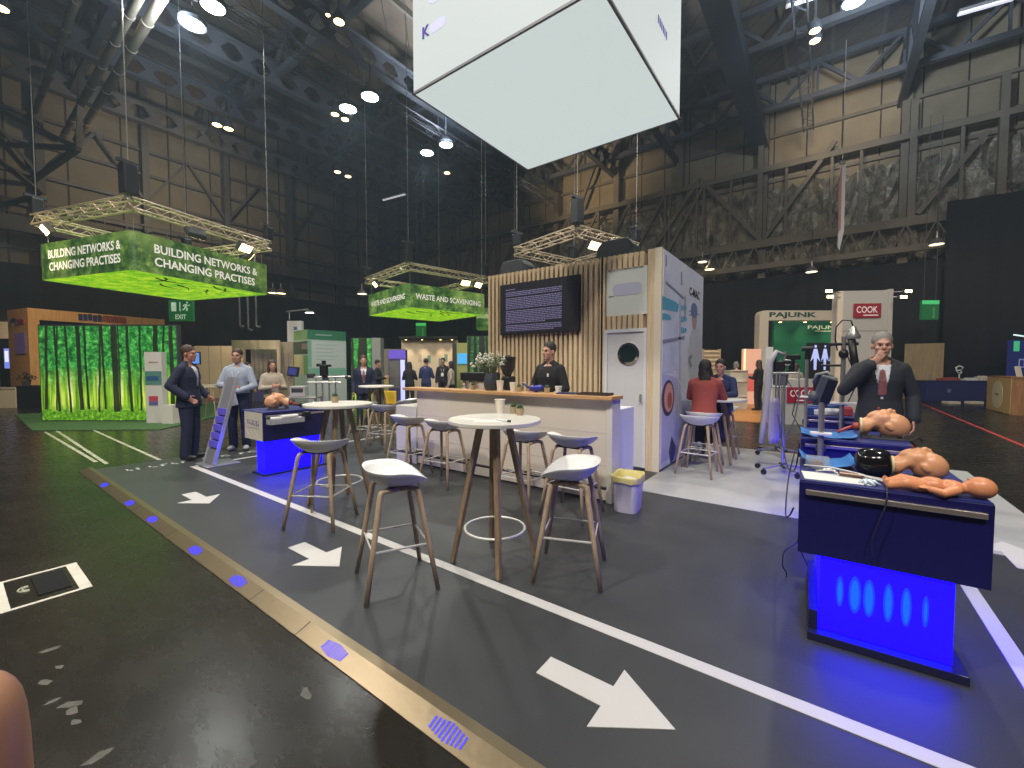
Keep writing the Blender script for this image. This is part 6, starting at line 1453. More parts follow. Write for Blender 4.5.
tag(MB().ell((0, 0, .05), (.10, .07, .05)).tube([(0.08, 0, .05), (.16, .02, .08), (.22, .06, .03)], .015, 8).done('resuscitation_bag', mat('black_rubber', (0.012, 0.012, 0.012), 0.4), None, (-6.32, 3.28, ZT1), 0.9, smooth=True), 'black rubber bag beside the manikin head on the left plinth', 'breathing bag')
# baby manikin, on its back, head to the right
pa, pb = at_z(893, 486, ZT1+0.04), at_z(997, 494, ZT1+0.06)
L = (pb-pa).length; s = L/0.485
bt = thing('baby_manikin', 'baby manikin lying on its back at the front edge of the nearest blue plinth', 'training manikin', ((pa.x+pb.x)/2, max((pa.y+pb.y)/2, 2.93), ZT1), math.atan2(pb.y-pa.y, pb.x-pa.x))
b = MB()
def q(x, y, z): return Vector((x, y, z))*s
def lim(pts, rs):
    for i in range(len(pts)-1): b.cyl(q(*pts[i]), q(*pts[i+1]), rs[i]*s, rs[i+1]*s, 12)
    for p_, r_ in zip(pts, rs): b.ell(q(*p_), (r_*s,)*3, None, 12, 8)
b.ell(q(.212, 0, .072), (.078*s, .066*s, .072*s), None, 20, 14); b.ell(q(.172, 0, .075), (.045*s, .045*s, .045*s), None, 16, 10); b.ell(q(.185, 0, .122), (.013*s, .012*s, .012*s)); b.ell(q(.16, 0, .113), (.016*s, .018*s, .012*s))
for sg in (-1, 1): b.ell(q(.205, sg*.056, .060), (.017*s, .007*s, .012*s)); b.ell(q(.17, sg*.026, .098), (.02*s, .02*s, .018*s))
b.cyl(q(.15, 0, .055), q(.10, 0, .052), .032*s, .036*s, 14)
b.ell(q(.07, 0, .055), (.075*s, .068*s, .050*s), None, 20, 14); b.ell(q(-.02, 0, .058), (.080*s, .066*s, .054*s), None, 20, 14); b.ell(q(-.075, 0, .048), (.05*s, .062*s, .046*s), None, 18, 12)
for sg in (-1, 1):
    lim(((.085, sg*.066, .052), (.02, sg*.115, .032), (-.045, sg*.105, .045)), (.031, .027, .022)); b.ell(q(-.062, sg*.098, .050), (.022*s, .018*s, .013*s))
    for k in range(4): b.cyl(q(-.072, sg*(.090+.007*k), .052), q(-.098, sg*(.086+.008*k), .046), .0045*s, .004*s, 6)
    b.cyl(q(-.06, sg*.084, .056), q(-.078, sg*.072, .062), .005*s, .0045*s, 6)
    lim(((-.085, sg*.040, .045), (-.165, sg*.070, .060), (-.245, sg*.050, .028)), (.045, .038, .028)); lim(((-.245, sg*.050, .028), (-.262, sg*.05, .06)), (.020, .015)); b.ell(q(-.258, sg*.05, .042), (.018*s, .018*s, .032*s))
    for k in range(5): b.ell(q(-.262, sg*(.036+.007*k), .076-.003*k), (.005*s, .005*s, .007*s), None, 8, 6)
link('body', with_mat(remesh(b, .0045, 3), M_babyskin), bt)
for sg in (-1, 1): MB().tube([q(.176, sg*.016, .1155), q(.177, sg*.026, .1165), q(.175, sg*.035, .113)], .0025*s, 6).done('closed_eye', mat('eyelid', (0.35, 0.12, 0.06), 0.5), bt)
MB().tube([q(.152, -.013, .121), q(.150, 0, .1245), q(.152, .013, .121)], .003*s, 6).done('mouth', M_lip, bt)
# ------------------------------------------------------------------ things on and around the plinths
M_bluepad = mat('sky_blue_sheet', (0.03, 0.17, 0.50), 0.5)
def pad(label, x, y, w, d, rz, lift=0.03):
    b = MB(); b.grid(12, 6, lambda u, v: ((u-.5)*w, (v-.5)*d, 0.008+lift*(2*abs(u-.5))**3+0.004*math.sin(u*19+v*7)))
    return tag(b.done('absorbent_sheet', M_bluepad, None, (x, y, ZT1), rz, smooth=True, solid=0.006), label, 'sheet')
pad('sky blue sheet at the back of the nearest blue plinth, left of the manikin head', 0.02, 3.40, 0.28, 0.28, 0.1, 0.05)
pad('sky blue sheet on the left of the middle blue plinth', 0.03, 4.80, 0.40, 0.40, 0.05, 0.03)
tag(MB().rbox(-.15, .15, -.10, .10, 0, .003).done('paper_sheet', M_paper, None, (0.06, 2.99, ZT1), 0.12), 'white paper sheet at the front left of the nearest blue plinth', 'paper')
p = at_z(818, 470, ZT1)
ib = thing('specimen_box', 'small clear box with a brown sample at the back left of the nearest blue plinth', 'box', (-0.035, 3.22, ZT1), 0.05)
M_clear = mat('clear_plastic', (0.55, 0.62, 0.70), 0.15, alpha=0.35)
MB().rbox(-.05, .07, -.05, .05, 0, .07).done('clear_walls', M_clear, ib); MB().rbox(-.02, .04, -.03, .03, .004, .05, bevel=.006).done('sample', mat('sample_brown', (0.28, 0.15, 0.09), 0.5), ib)
lg = thing('laryngoscope', 'metal and dark laryngoscope lying on the white paper sheet on the nearest plinth', 'medical instrument', (0.10, 3.05, ZT1+.004), 0.0)
MB().cyl((-.02, 0, .015), (.09, 0.0, .015), .013).done('handle', mat('handle_brown', (0.16, 0.10, 0.08), 0.3, 0.6), lg); MB().tube([(-.02, 0, .015), (-.05, .01, .03), (-.09, .02, .022), (-.13, .01, .012)], [.008, .010, .008, .005], 8).done('blade', M_chrome, lg, smooth=True)
tag(MB().tube([(-.13, .0, .02), (-.05, .02, .012), (.02, -.01, .01), (.10, 0.0, .012)], [.009, .011, .012, .008], 8).done('airway_tube', mat('smoky_tube', (0.42, 0.40, 0.42), 0.25), None, (0.24, 3.05, ZT1), -0.05, smooth=True), 'translucent grey tube beside the feet of the baby manikin', 'tube')
b = MB(); random.seed(6)
for k in range(7): a = 2*PI*k/7; b.tube([(0, 0, .012), (.022*math.cos(a), .022*math.sin(a), .02), (.045*math.cos(a+.4), .045*math.sin(a+.4), .006)], [.009, .008, .005], 6)
b.ell((0, 0, .015), (.018, .018, .014)); tag(b.done('tube_connector', mat('pale_blue_plastic', (0.62, 0.74, 0.80), 0.3), None, (0.205, 2.94, ZT1), 0.3, smooth=True), 'pale blue star-shaped connector at the front edge of the nearest plinth', 'connector')
tag(MB().tube([(-.30, .17, .02), (-.16, .11, .035), (-.05, .05, .03), (.06, .0, .012)], .005, 6).done('clear_tube', M_whitemat, None, (0.21, 3.0, ZT1), 0, smooth=True), 'thin white tube curving across the nearest plinth from the clear box', 'tube')
# cables
M_cable = mat('black_cable', (0.018, 0.018, 0.025), 0.45)
def cable(label, pts, r=0.005, m=None, name='cable'):
    P = [Vector(p_) for p_ in pts]; out = []
    for i in range(len(P)-1):
        p0, p1, p2, p3 = P[max(i-1, 0)], P[i], P[i+1], P[min(i+2, len(P)-1)]
        for k in range(6):
            u = k/6; out.append(0.5*((2*p1)+(p2-p0)*u+(2*p0-5*p1+4*p2-p3)*u*u+(3*p1-p0-3*p2+p3)*u**3))
    out.append(P[-1])
    return tag(MB().tube(out, r, 6).done(name, m or M_cable, smooth=True), label, 'cable')
cable('thin dark cable hanging over the front of the nearest blue plinth', [(0.27, 2.99, ZT1+.01), (0.268, 2.85, ZT1+.012), (0.262, 2.805, 0.80), (0.235, 2.80, 0.70), (0.215, 2.805, 0.60), (0.22, 2.81, 0.52)], .004, mat('violet_cable', (0.02, 0.018, 0.05), 0.4))
c1 = [at_depth(804, 525, 2.92), at_depth(801, 542, 2.92), at_depth(788, 552, 2.95), at_depth(786, 566, 2.97), at_depth(790, 575, 3.0), at_depth(788, 587, 3.0), at_depth(801, 589, 3.0), at_depth(811, 584, 3.0), at_depth(812, 570, 3.0), at_depth(806, 556, 3.0), at_depth(802, 545, 2.98)]
cable('black cable looping below the left side of the nearest blue plinth', [(p_.x-.02, p_.y, p_.z) for p_ in c1], .004)
cable('black cable hanging from the middle plinth down the left of the nearest plinth', [(-0.18, 4.6, 0.83), (-0.22, 4.2, 0.60), (-0.21, 3.7, 0.42), (-0.17, 3.35, 0.50), (-0.14, 3.2, 0.60)], .005)
cable('black cable drooping between the wheeled stand and the middle plinth', [(-0.50, 6.7, 0.85), (-0.36, 5.9, 0.45), (-0.27, 5.2, 0.42), (-0.20, 4.75, 0.55), (-0.17, 4.62, 0.80)], .006)
# poles with monitors
def clamp(b, z, r=0.03): b.cyl((0, 0, z-.02), (0, 0, z+.02), r)
def pole(label, px, Y, z0, z1, r=0.019):
    p = on_y(px, 400, Y)
    t = thing('equipment_pole', label, 'equipment pole', (p.x, Y, z0), 0)
    MB().cyl((0, 0, 0), (0, 0, z1-z0), r, seg=16).done('pole', M_steelpole, t, smooth='auto')
    return t
Y2, Y3 = 4.46, 6.55
t = pole('silver pole carrying a grey tilted monitor, clamped to the middle blue plinth', 822, Y2, 0.50, 1.30, 0.022)
MB().box((0, 0.035, 0.30), (0.07, 0.06, 0.06), None, .006).done('rail_clamp', M_darkgrey, t); MB().cyl((-.075, 0, .425), (.075, 0, .425), .014).box((0, 0, .425), (.15, .09, .022), None, .005).done('cable_tray', M_whitemat, t)
mo = MB().box((0.015, -0.02, 0.80), (0.115, 0.045, 0.25), Euler((0.25, 0.28, 0)).to_matrix(), .014).done('monitor_case', mat('monitor_grey', (0.09, 0.10, 0.11), 0.45), t)
MB().box((0.045, -0.045, 0.79), (0.07, 0.012, 0.21), Euler((0.25, 0.28, 0)).to_matrix(), .004).done('monitor_screen', M_black, mo); MB().tube([(-.06, -.0, .86), (-.04, -.03, .93), (.03, -.03, .95), (.07, -.02, .90)], .014, 8).done('monitor_handle', mat('handle_grey', (0.28, 0.28, 0.28), 0.4), mo, smooth=True)
MB().ell((-.06, -.01, .74), (.038, .04, .05)).done('camera_head', mat('monitor_grey', (0.09, 0.10, 0.11), 0.45), t, smooth=True)
t = pole('silver pole with a black joint at its top, before the person in the dark suit', 842, Y3, 0.45, 1.86, 0.024)
MB().cyl((-.14, 0, 1.32), (.14, 0, 1.32), .020).done('cross_bar', M_black, t); MB().ell((0, -.02, 1.20), (.05, .05, .06)).done('joint_ball', M_black, t, smooth=True)
MB().lathe([(.07, 1.38), (.075, 1.41), (.045, 1.47), (.025, 1.53), (.02, 1.53)], (.085, 0, 0), 16).done('lamp_bell', mat('bell_metal', (0.45, 0.43, 0.40), 0.3, 0.7), t, smooth='auto'); MB().tube([(.085, 0, 1.52), (.06, 0, 1.60), (-.02, 0, 1.61), (-.08, 0, 1.53), (-.085, 0, 1.38), (-.06, 0, 1.24)], .008, 6).done('looped_cable', M_black, t, smooth=True)
MB().tube([(.07, -.02, 1.38), (.10, -.03, 1.15), (.14, -.03, .92)], .04, 10).done('upright_arm', M_black, t, smooth=True); MB().cyl((-.22, 0, 1.06), (0, 0, 1.06), .015).done('side_bar', M_black, t)
MB().box((0.02, -.01, .60), (.30, .10, .024), None, .006).done('cable_tray', M_whitemat, t); MB().tube([(0.03, 0, 1.2), (.10, -.03, 1.0), (.12, -.03, .8), (.06, -.02, .62)], .007, 6).done('hanging_cable', M_black, t, smooth=True)
MB().box((0, 0.035, 0.34), (0.07, 0.06, 0.06), None, .006).done('rail_clamp', M_darkgrey, t)
t = pole('silver pole with a black clamp on top, left of the pole with the grey monitor', 806, Y3, 0.45, 1.74, 0.019)
MB().cyl((-.06, 0, 1.27), (.06, 0, 1.27), .03).cyl((0, 0, 1.14), (0, 0, 1.27), .028).done('top_clamp', M_black, t); MB().box((0, -.01, .66), (.13, .09, .024), None, .006).done('cable_tray', M_whitemat, t); MB().box((0, 0.035, 0.34), (0.07, 0.06, 0.06), None, .006).done('rail_clamp', M_darkgrey, t)
# equipment rows on the rear plinth
random.seed(14)
for px, yy, s3, m, lab, nm in ((815, 6.85, (.16, .2, .10), mat('kit_blue', (0.03, 0.07, 0.30), 0.4), 'blue equipment case on the left of the rear plinth', 'equipment_case'), (828, 6.8, (.30, .12, .07), M_whitemat, 'long white tray on the rear plinth', 'instrument_tray'), (838, 7.05, (.22, .16, .12), mat('kit_blue2', (0.05, 0.12, 0.36), 0.4), 'blue pack behind the white tray on the rear plinth', 'equipment_pack'), (847, 6.9, (.10, .12, .10), mat('kit_red', (0.40, 0.04, 0.06), 0.5), 'red pack on the rear plinth beside the silver pole', 'equipment_pack')):
    p = on_y(px, 410, yy); bb = MB().box((0, 0, s3[2]/2), s3, None, .01); bb.box((0, 0, s3[2]+.006), (s3[0]*.8, s3[1]*.8, .02), None, .006)
    tag(bb.done(nm, m, None, (p.x, yy, ZT1), random.uniform(-.2, .2)), lab, 'medical kit')
# wheeled stands
def wheeled(px, py, label, top, items=True, rot=0.3):
    p = at_z(px, py, 0.0)
    t = thing('wheeled_stand', label, 'equipment stand', (p.x, p.y, 0.004), 0)
    MB().cyl((0, 0, .10), (0, 0, top), .018, seg=12).done('pole', M_steelpole, t, smooth='auto')
    MB().cyl((0, 0, .09), (0, 0, .14), .045, seg=16).done('hub', M_darkgrey, t)
    for k in range(5):
        a = rot+2*PI*k/5; e_ = Vector((.33*math.cos(a), .33*math.sin(a), .085))
        l = MB().beam((0.03*math.cos(a), .03*math.sin(a), .115), e_, .03, .022).done('foot', mat('foot_grey', (0.35, 0.34, 0.36), 0.4, 0.5), t)
        MB().cyl(e_+Vector((-.018*math.sin(a), .018*math.cos(a), -.047)), e_-Vector((-.018*math.sin(a), .018*math.cos(a), .047)), .035, seg=16).cyl(e_-Vector((0, 0, .05)), e_, .010).done('caster', M_black, l, smooth='auto')
    return t
t = wheeled(782, 473, 'wheeled equipment stand with hanging bags, nearest the left of the blue plinths', 1.70)
u = Vector((-vr[0], -vr[1], 0))
MB().tube([u*.02+Vector((0, 0, 1.66)), u*.12+Vector((0, 0, 1.70)), u*.21+Vector((0, 0, 1.55)), u*.23+Vector((0, 0, 1.2)), u*.27+Vector((0, 0, .8)), u*.31+Vector((0, 0, .42))], [.02, .03, .042, .045, .04, .028], 10).done('white_hose', mat('white_hose', (0.48, 0.47, 0.50), 0.5), t, smooth=True)
for k, (o, m) in enumerate(((.10, mat('violet_lit_bag', (0.26, 0.23, 0.44), 0.35)), (.16, mat('pale_bag', (0.40, 0.37, 0.46), 0.4)))):  # clear bags, the violet light on them put into their colour
    b = MB(); b.loft([(u*o+Vector((0, 0, z)), u*wd, Vector((.0, .035, 0))) for z, wd in ((1.05, .02), (.98, .055), (.75, .06), (.50, .055), (.42, .03))], 14); b.done('hanging_bag', m, t, smooth=True)
b = MB(); random.seed(15)
for k in range(10):
    o = u*random.uniform(-.30, .12); b.tube([o+Vector((0, 0, random.uniform(1.4, 1.6))), o*1.1+Vector((0, .02, 1.1)), o*.8+Vector((0, 0, .75)), o*.3+Vector((0, 0, .5))], .006, 6)
b.done('tubing', mat('grey_tubing', (0.16, 0.16, 0.18), 0.4), t, smooth=True)
MB().box((0, 0, 1.40), (.34, .10, .03), None, .008).done('cross_tray', M_steelpole, t)
b = MB(); b.box((-.05, -.02, 1.50), (.11, .10, .14), None, .015).cyl((.08, 0, 1.42), (.08, 0, 1.60), .035).box((.10, -.03, 1.62), (.16, .05, .07), None, .01).cyl((-.12, 0, 1.42), (-.12, 0, 1.66), .02); b.done('camera_unit', M_black, t)
MB().box((.03, -.05, 1.55), (.09, .03, .08), None, .01).done('steel_unit', M_chrome, t)
t = wheeled(777, 455, 'second wheeled equipment stand standing behind the nearer one', 1.35, rot=0.0)
MB().box((0, 0, 1.15), (.26, .2, .03), None, .008).done('cross_tray', M_steelpole, t); MB().box((0.02, 0, 1.29), (.20, .16, .22), None, .02).done('device_box', M_darkgrey, t); MB().tube([(.1, 0, 1.3), (.25, .02, 1.0), (.2, 0, .7), (.35, 0, .4)], .008, 6).done('tubing', M_cable, t, smooth=True)
# left plinth: tray on its rail, stand with monitor behind
p = on_x(291, 419, -6.12)
t = thing('instrument_tray', 'clear tray of white tubes hung on the front rail of the left blue plinth', 'tray', (-6.155, 2.86, 0.70), 0)
MB().rbox(0, .13, -.22, .25, 0, .006).rbox(.124, .13, -.22, .25, 0, .07).rbox(0, .006, -.22, .25, 0, .12).rbox(0, .13, -.22, -.214, 0, .07).rbox(0, .13, .244, .25, 0, .07).done('tray_walls', mat('tray_plastic', (0.55, 0.55, 0.58), 0.2, alpha=0.55), t)
for k, (y0, y1, z, r) in enumerate(((-.18, .02, .07, .028), (-.05, .18, .085, .032), (-.16, .20, .035, .022), (0.08, .23, .055, .02))):
    MB().cyl((.045+.02*(k % 2), y0, z), (.06, y1, z+.005), r, r*.85).done('white_tube', M_whitemat, t, smooth='auto')
MB().box((.05, .32, .10), (.07, .10, .08), None, .015).done('black_clip', M_black, t)
p = at_depth(303, 392, 8.2)
t = thing('monitor_trolley', 'steel trolley with a small monitor and jointed arms behind the left blue plinth', 'equipment trolley', (p.x, p.y, HALL), YAW+0.1)
MB().rbox(-.30, .30, -.2, .2, .92, .95, bevel=.005).rbox(-.28, .28, -.18, .18, .45, .47).done('shelf', M_steelpole, t)
for sx in (-1, 1):
    for sy in (-1, 1): MB().cyl((sx*.28, sy*.18, .06), (sx*.28, sy*.18, .95), .015).cyl((sx*.28-.01, sy*.18, .035), (sx*.28+.01, sy*.18, .035), .035).done('leg', M_steelpole, t)
MB().cyl((-.20, 0, .95), (-.20, 0, 1.36), .014).done('monitor_pole', M_steelpole, t)
mo = MB().box((-.16, -.03, 1.44), (.21, .04, .19), Euler((-.1, .12, 0)).to_matrix(), .008).done('monitor', M_black, t); MB().box((-.165, -.054, 1.44), (.15, .006, .13), Euler((-.1, .12, 0)).to_matrix()).done('monitor_picture', mat('blue_picture', (0.03, 0.03, 0.12), 0.3, emit='#343c80', estr=0.6), mo)
MB().box((-.06, -.04, 1.06), (.28, .18, .20), None, .01).done('device_case', mat('device_pale', (0.45, 0.44, 0.42), 0.5), t); MB().rbox(-.16, .05, -.135, -.13, 1.04, 1.12).done('device_panel', M_darkgrey, t)
p2 = at_depth(326, 392, 7.45)
t = thing('instrument_holder_stand', 'steel stand with horizontal rods and a black camera behind the left bar table', 'equipment stand', (p2.x, p2.y, HALL), YAW)
MB().rbox(-.28, .28, -.2, .2, 0, .03, bevel=.005).done('base_plate', M_steelpole, t)
for x in (-.17, -.06, .06, .17): MB().cyl((x, 0, .03), (x, 0, 1.38 if abs(x) > .1 else 1.30), .014).done('post', M_steelpole, t)
M_rod = mat('rod_pale', (0.62, 0.60, 0.56), 0.3, 0.6)
for a_, e_, r_ in (((-.34, 0, 1.34), (.44, -.02, 1.36), .016), ((-.30, -.05, 1.26), (.30, -.05, 1.26), .012), ((-.22, 0, .90), (.22, 0, .90), .014)): MB().cyl(a_, e_, r_).done('cross_rod', M_rod, t)
MB().box((-.02, -.02, 1.47), (.12, .10, .20), None, .015).cyl((-.02, -.02, 1.55), (-.02, -.02, 1.64), .035).box((-.10, 0, 1.56), (.10, .05, .05)).box((.06, -.02, 1.55), (.09, .04, .04)).done('camera', M_black, t)
for c_, s_ in (((-.26, 0, 1.38), (.12, .08, .07)), ((.0, 0, 1.34), (.10, .07, .08)), ((.38, -.01, 1.345), (.07, .05, .06))): MB().box(c_, s_, None, .01).done('joint_block', M_darkgrey, t)
# leaflet stand at the corner of the white line
ls = thing('leaflet_stand', 'silver leaflet stand with violet-lit pockets at the corner of the white floor line', 'leaflet stand', (-7.52, 2.40, 0), 0.0)
pb_, pt_ = Vector((0, 0.0, 0.02)), Vector((0, 0.34, 1.33)); dirp = (pt_-pb_).normalized(); nrm_ = Vector((0, -dirp.z, dirp.y)); LL = (pt_-pb_).length
RT = Matrix((Vector((1, 0, 0)), -nrm_, dirp)).transposed()
MB().box((pb_+pt_)/2, (.36, .022, LL), RT, .004).done('back_panel', mat('stand_silver', (0.40, 0.40, 0.45), 0.35, 0.5), ls)
for sx in (-1, 1): MB().box((pb_+pt_)/2+Vector((sx*.185, 0, 0)), (.022, .05, LL), RT, .003).done('edge_rail', mat('stand_edge', (0.55, 0.55, 0.58), 0.35, 0.4), ls)
M_pocket = mat('violet_lit_pocket', (0.12, 0.10, 0.45), 0.35, emit=(0.06, 0.04, 0.55), estr=0.28)  # blue light from the plinth put into the pocket colour and glow
for k in range(5):
    c = pb_+dirp*(0.30+0.125*k)+nrm_*.035+Vector((0.05, 0, 0))
    MB().box(c, (.26, .036, .100), RT @ Euler((0.22, 0, 0)).to_matrix(), .004).done('pocket', M_pocket, ls)
MB().rbox(-.25, .25, -.12, .34, 0, .012, bevel=.004).done('base_plate', mat('stand_silver', (0.40, 0.40, 0.45), 0.35, 0.5), ls)
# ribbon banner high in the hall
p = at_depth(841, 208, 17)
rb = thing('hanging_ribbon', 'narrow red and white banner strip hanging high in the hall at the right', 'banner', p, YAW)
hz_ = 42*17/FPX
b = MB(); b.prism([(-.10, hz_), (.13, hz_), (.13, -hz_*.55), (-.02, -hz_), (-.10, -hz_*.9)], 0, .02, plane_M((0, 0, 0), (1, 0, 0), (0, 0, 1))); b.done('white_strip', mat('strip_white', (0.52, 0.50, 0.50), 0.6), rb)
b = MB(); b.prism([(-.16, hz_*.6), (-.05, hz_*.98), (-.02, -hz_*.5), (-.12, -hz_*.6)], 0, .02, plane_M((0, -.03, 0), (1, 0, 0), (0, 0, 1))); b.done('red_strip', mat('strip_red', (0.34, 0.14, 0.13), 0.6), rb)
MB().cyl((0, 0, hz_), (0, 0, 14.4-p.z), .012, seg=6).box((0, 0, hz_+.1), (.2, .1, .14), None, .02).done('hook', M_steelpole, rb)
# photographer's fingertip
c = at_depth(-36, 719, 0.125)
fg = thing('fingertip', 'blurred fingertip at the lower left corner of the view', 'finger', c, YAW)
b = MB(); r = 0.0128
b.loft([((0, 0, -.06), Vector((r*1.1, 0, 0)), Vector((0, r, 0))), ((0, 0, -.02), Vector((r*1.08, 0, 0)), Vector((0, r, 0))), ((0, 0, .0), Vector((r*1.02, 0, 0)), Vector((0, r*.97, 0))), ((-.0005, 0, .006), Vector((r*.88, 0, 0)), Vector((0, r*.86, 0))), ((-.001, 0, .0105), Vector((r*.6, 0, 0)), Vector((0, r*.6, 0))), ((-.001, 0, .0128), Vector((r*.2, 0, 0)), Vector((0, r*.2, 0)))], 24)
b.done('finger', mat('finger_skin', (0.44, 0.22, 0.12), 0.5, noise=0.05, nscale=90), fg, smooth=True, sub=1)
# ------------------------------------------------------------------ lamps of the hall
def spot(name, loc, target, power, col, angle=120, blend=0.6, r=0.25):
    l = bpy.data.lights.new(name, 'SPOT'); l.energy = power; l.color = col; l.spot_size = math.radians(angle); l.spot_blend = blend; l.shadow_soft_size = r
    o = bpy.data.objects.new(name, l); C.objects.link(o); o.location = loc
    o.rotation_euler = (Vector(target)-Vector(loc)).to_track_quat('-Z', 'Y').to_euler(); return o
COOL, WARM = (0.96, 1.0, 0.97), (1.0, 0.80, 0.52)
def lamp(px, py, z, label, warm=False, size=0.2, power=0, target=None, group=None, glow=None):
    p = at_z(px, py, z)
    t = thing('ceiling_lamp', label, 'ceiling lamp', p, 0, group)
    MB().lathe([(size*1.15, 0.0), (size*1.2, 0.12), (size*.7, .35), (size*.3, .42)], seg=20).done('housing', M_darkgrey, t, smooth='auto')
    MB().lathe([(.001, -.03), (size*.8, -.02), (size*1.05, .01), (size*1.05, .03)], seg=20).done('lamp_glass', M_lampwarm if warm else M_lamp, t, smooth=True)
    MB().cyl((0, 0, .4), (0, 0, 14.4-z if z < 14 else 1.0), .02, seg=6).done('hanger', M_darkgrey, t)
    if power: spot('lamp_light', (p.x, p.y, z-.15), target or (p.x*.5-2, p.y*.5+1, 0), power, WARM if warm else COOL)
    return t
PW = 800
lamp(193, 25, 12.8, 'cool white floodlight above the plywood portal, lower left of its pair', size=.34, power=PW)
lamp(213, 7, 12.8, 'cool white floodlight at the top edge of the view, upper right of its pair', size=.34)
lamp(348, 109, 12.8, 'cool white floodlight left of its pair, just left of the hanging light cube', size=.36, power=PW)
lamp(370, 97, 12.8, 'cool white floodlight right of its pair, just left of the hanging light cube', size=.36)
lamp(427, 153, 12.8, 'cool white floodlight left of its pair, under the left corner of the light cube', size=.34, power=PW)
lamp(446, 145, 12.8, 'cool white floodlight right of its pair, under the left corner of the light cube', size=.34)
lamp(854, 2, 12.8, 'cool white floodlight at the top edge right of the light cube', size=.30, power=PW)
for px, py, z, s_, lab in ((217, 125, 13, .2, 'left of the pair of warm lamps above the larger green hanging sign'), (228.5, 129, 13, .2, 'right of the pair of warm lamps above the larger green hanging sign'),
    (335, 114.5, 13, .17, 'upper of two small warm lamps beside the cool floodlights'), (345, 119.5, 13, .17, 'lower of two small warm lamps beside the cool floodlights'),
    (337.5, 172, 13, .18, 'left of the pair of warm lamps high above the WASTE AND SCAVENGING sign'), (348, 176.5, 13, .18, 'right of the pair of warm lamps high above the WASTE AND SCAVENGING sign'),
    (339, 22, 13, .17, 'warm lamp high at the left of the light cube'), (328, 15, 13, .07, 'tiny warm lamp beside the warm lamp high at the left of the light cube'), (447, 173, 13, .17, 'single warm lamp below the floodlight pair at the left corner of the light cube'),
    (128, 13, 13.6, .17, 'warm lamp between the long pipes at upper left'), (0, 8, 13.6, .22, 'warm lamp in the upper left corner of the view'),
    (815, 31, 13, .17, 'upper of two warm lamps high right of the light cube'), (815, 41, 13, .17, 'lower of two warm lamps high right of the light cube')):
    lamp(px, py, z, lab, True, s_)
for px, py, lab in ((702.5, 262, 'left of two small downlights over the right end of the slatted cabin'), (709.5, 269.5, 'right of two small downlights over the right end of the slatted cabin'), (811.5, 272, 'small downlight above the tall off-white tower'), (936.5, 244.5, 'small downlight high on the drapes at the right'), (273, 293, 'left of two small lamps right of the larger green hanging sign'), (281, 293.5, 'right of two small lamps right of the larger green hanging sign'), (362, 294, 'small lamp left of the WASTE AND SCAVENGING sign')):
    p = on_y(px, py, 27.6) if px > 400 else at_depth(px, py, 25)
    t = thing('downlight', lab, 'ceiling lamp', p, 0)
    MB().lathe([(.30, 0.0), (.22, .18), (.06, .30), (.04, .6)], seg=20).done('shade', M_steelpole, t, smooth='auto'); MB().lathe([(.001, -.01), (.26, .0), (.28, .02)], seg=20).done('lamp_glass', mat('lamp_dim', (1, 1, 1), 0.4, emit='#ffe2b0', estr=3.5), t); MB().cyl((0, 0, .6), (0, 0, 2.6), .02, seg=6).done('hanger', M_darkgrey, t)
for a, c, lab in (((958, 14), (1014, -2), 'long tube light at the top right corner'), ((786, 6), (824, -6), 'long tube light at the top edge right of the light cube'), ((383, 200), (405, 194), 'short tube light high in the roof, above left of the WASTE AND SCAVENGING truss')):
    p, q_ = at_z(*a, 14.2), at_z(*c, 14.2)
    t = thing('tube_light', lab, 'ceiling lamp', p, 0)
    MB().beam((0, 0, 0.05), q_-p+Vector((0, 0, .05)), .22, .1).done('fitting', M_steelpole, t); MB().beam((0, 0, -.02), q_-p-Vector((0, 0, .02)), .14, .06).done('tube', mat('tube_glow', (0.8, 0.8, 0.85), 0.4, emit='#e6e2ea', estr=0.55), t); MB().cyl(((q_-p)/2), ((q_-p)/2+Vector((0, 0, 1))), .02, seg=6).done('hanger', M_darkgrey, t)
# lighting rig that carries the cool floods
b = MB(); truss_side(b, (-16.4, 1.5, 13.5), (-16.4, 27, 13.5), .42, 46); struct(b.done('lighting_rig', M_steel))
b = MB(); truss_side(b, (-1.0, 3, 13.8), (-1.0, 27, 13.8), .42, 40); struct(b.done('lighting_rig', M_steel))
# house lights over and behind the camera (the rest of the hall's floodlights)
for i, (x, y, pw, tg) in enumerate(((-6.0, -5.0, 3600, (-5, 5, 1)), (4.5, -4.0, 3400, (0, 5, 1)), (3.5, 7.0, 1500, (-1, 6, 0)), (-7.5, 7.5, 2400, (-5, 4, 0)), (-13, 0.5, 2500, (-13, 4, 0)), (9, 14, 2200, (6, 20, 0)), (-3.0, 12.5, 1500, (-2, 14, 0)), (1.0, -6.0, 2500, (-3, 10, 3)))):
    spot('house_light', (x, y, 13.2), tg, pw, (1.0, 0.95, 0.87), 110, .7, .4)
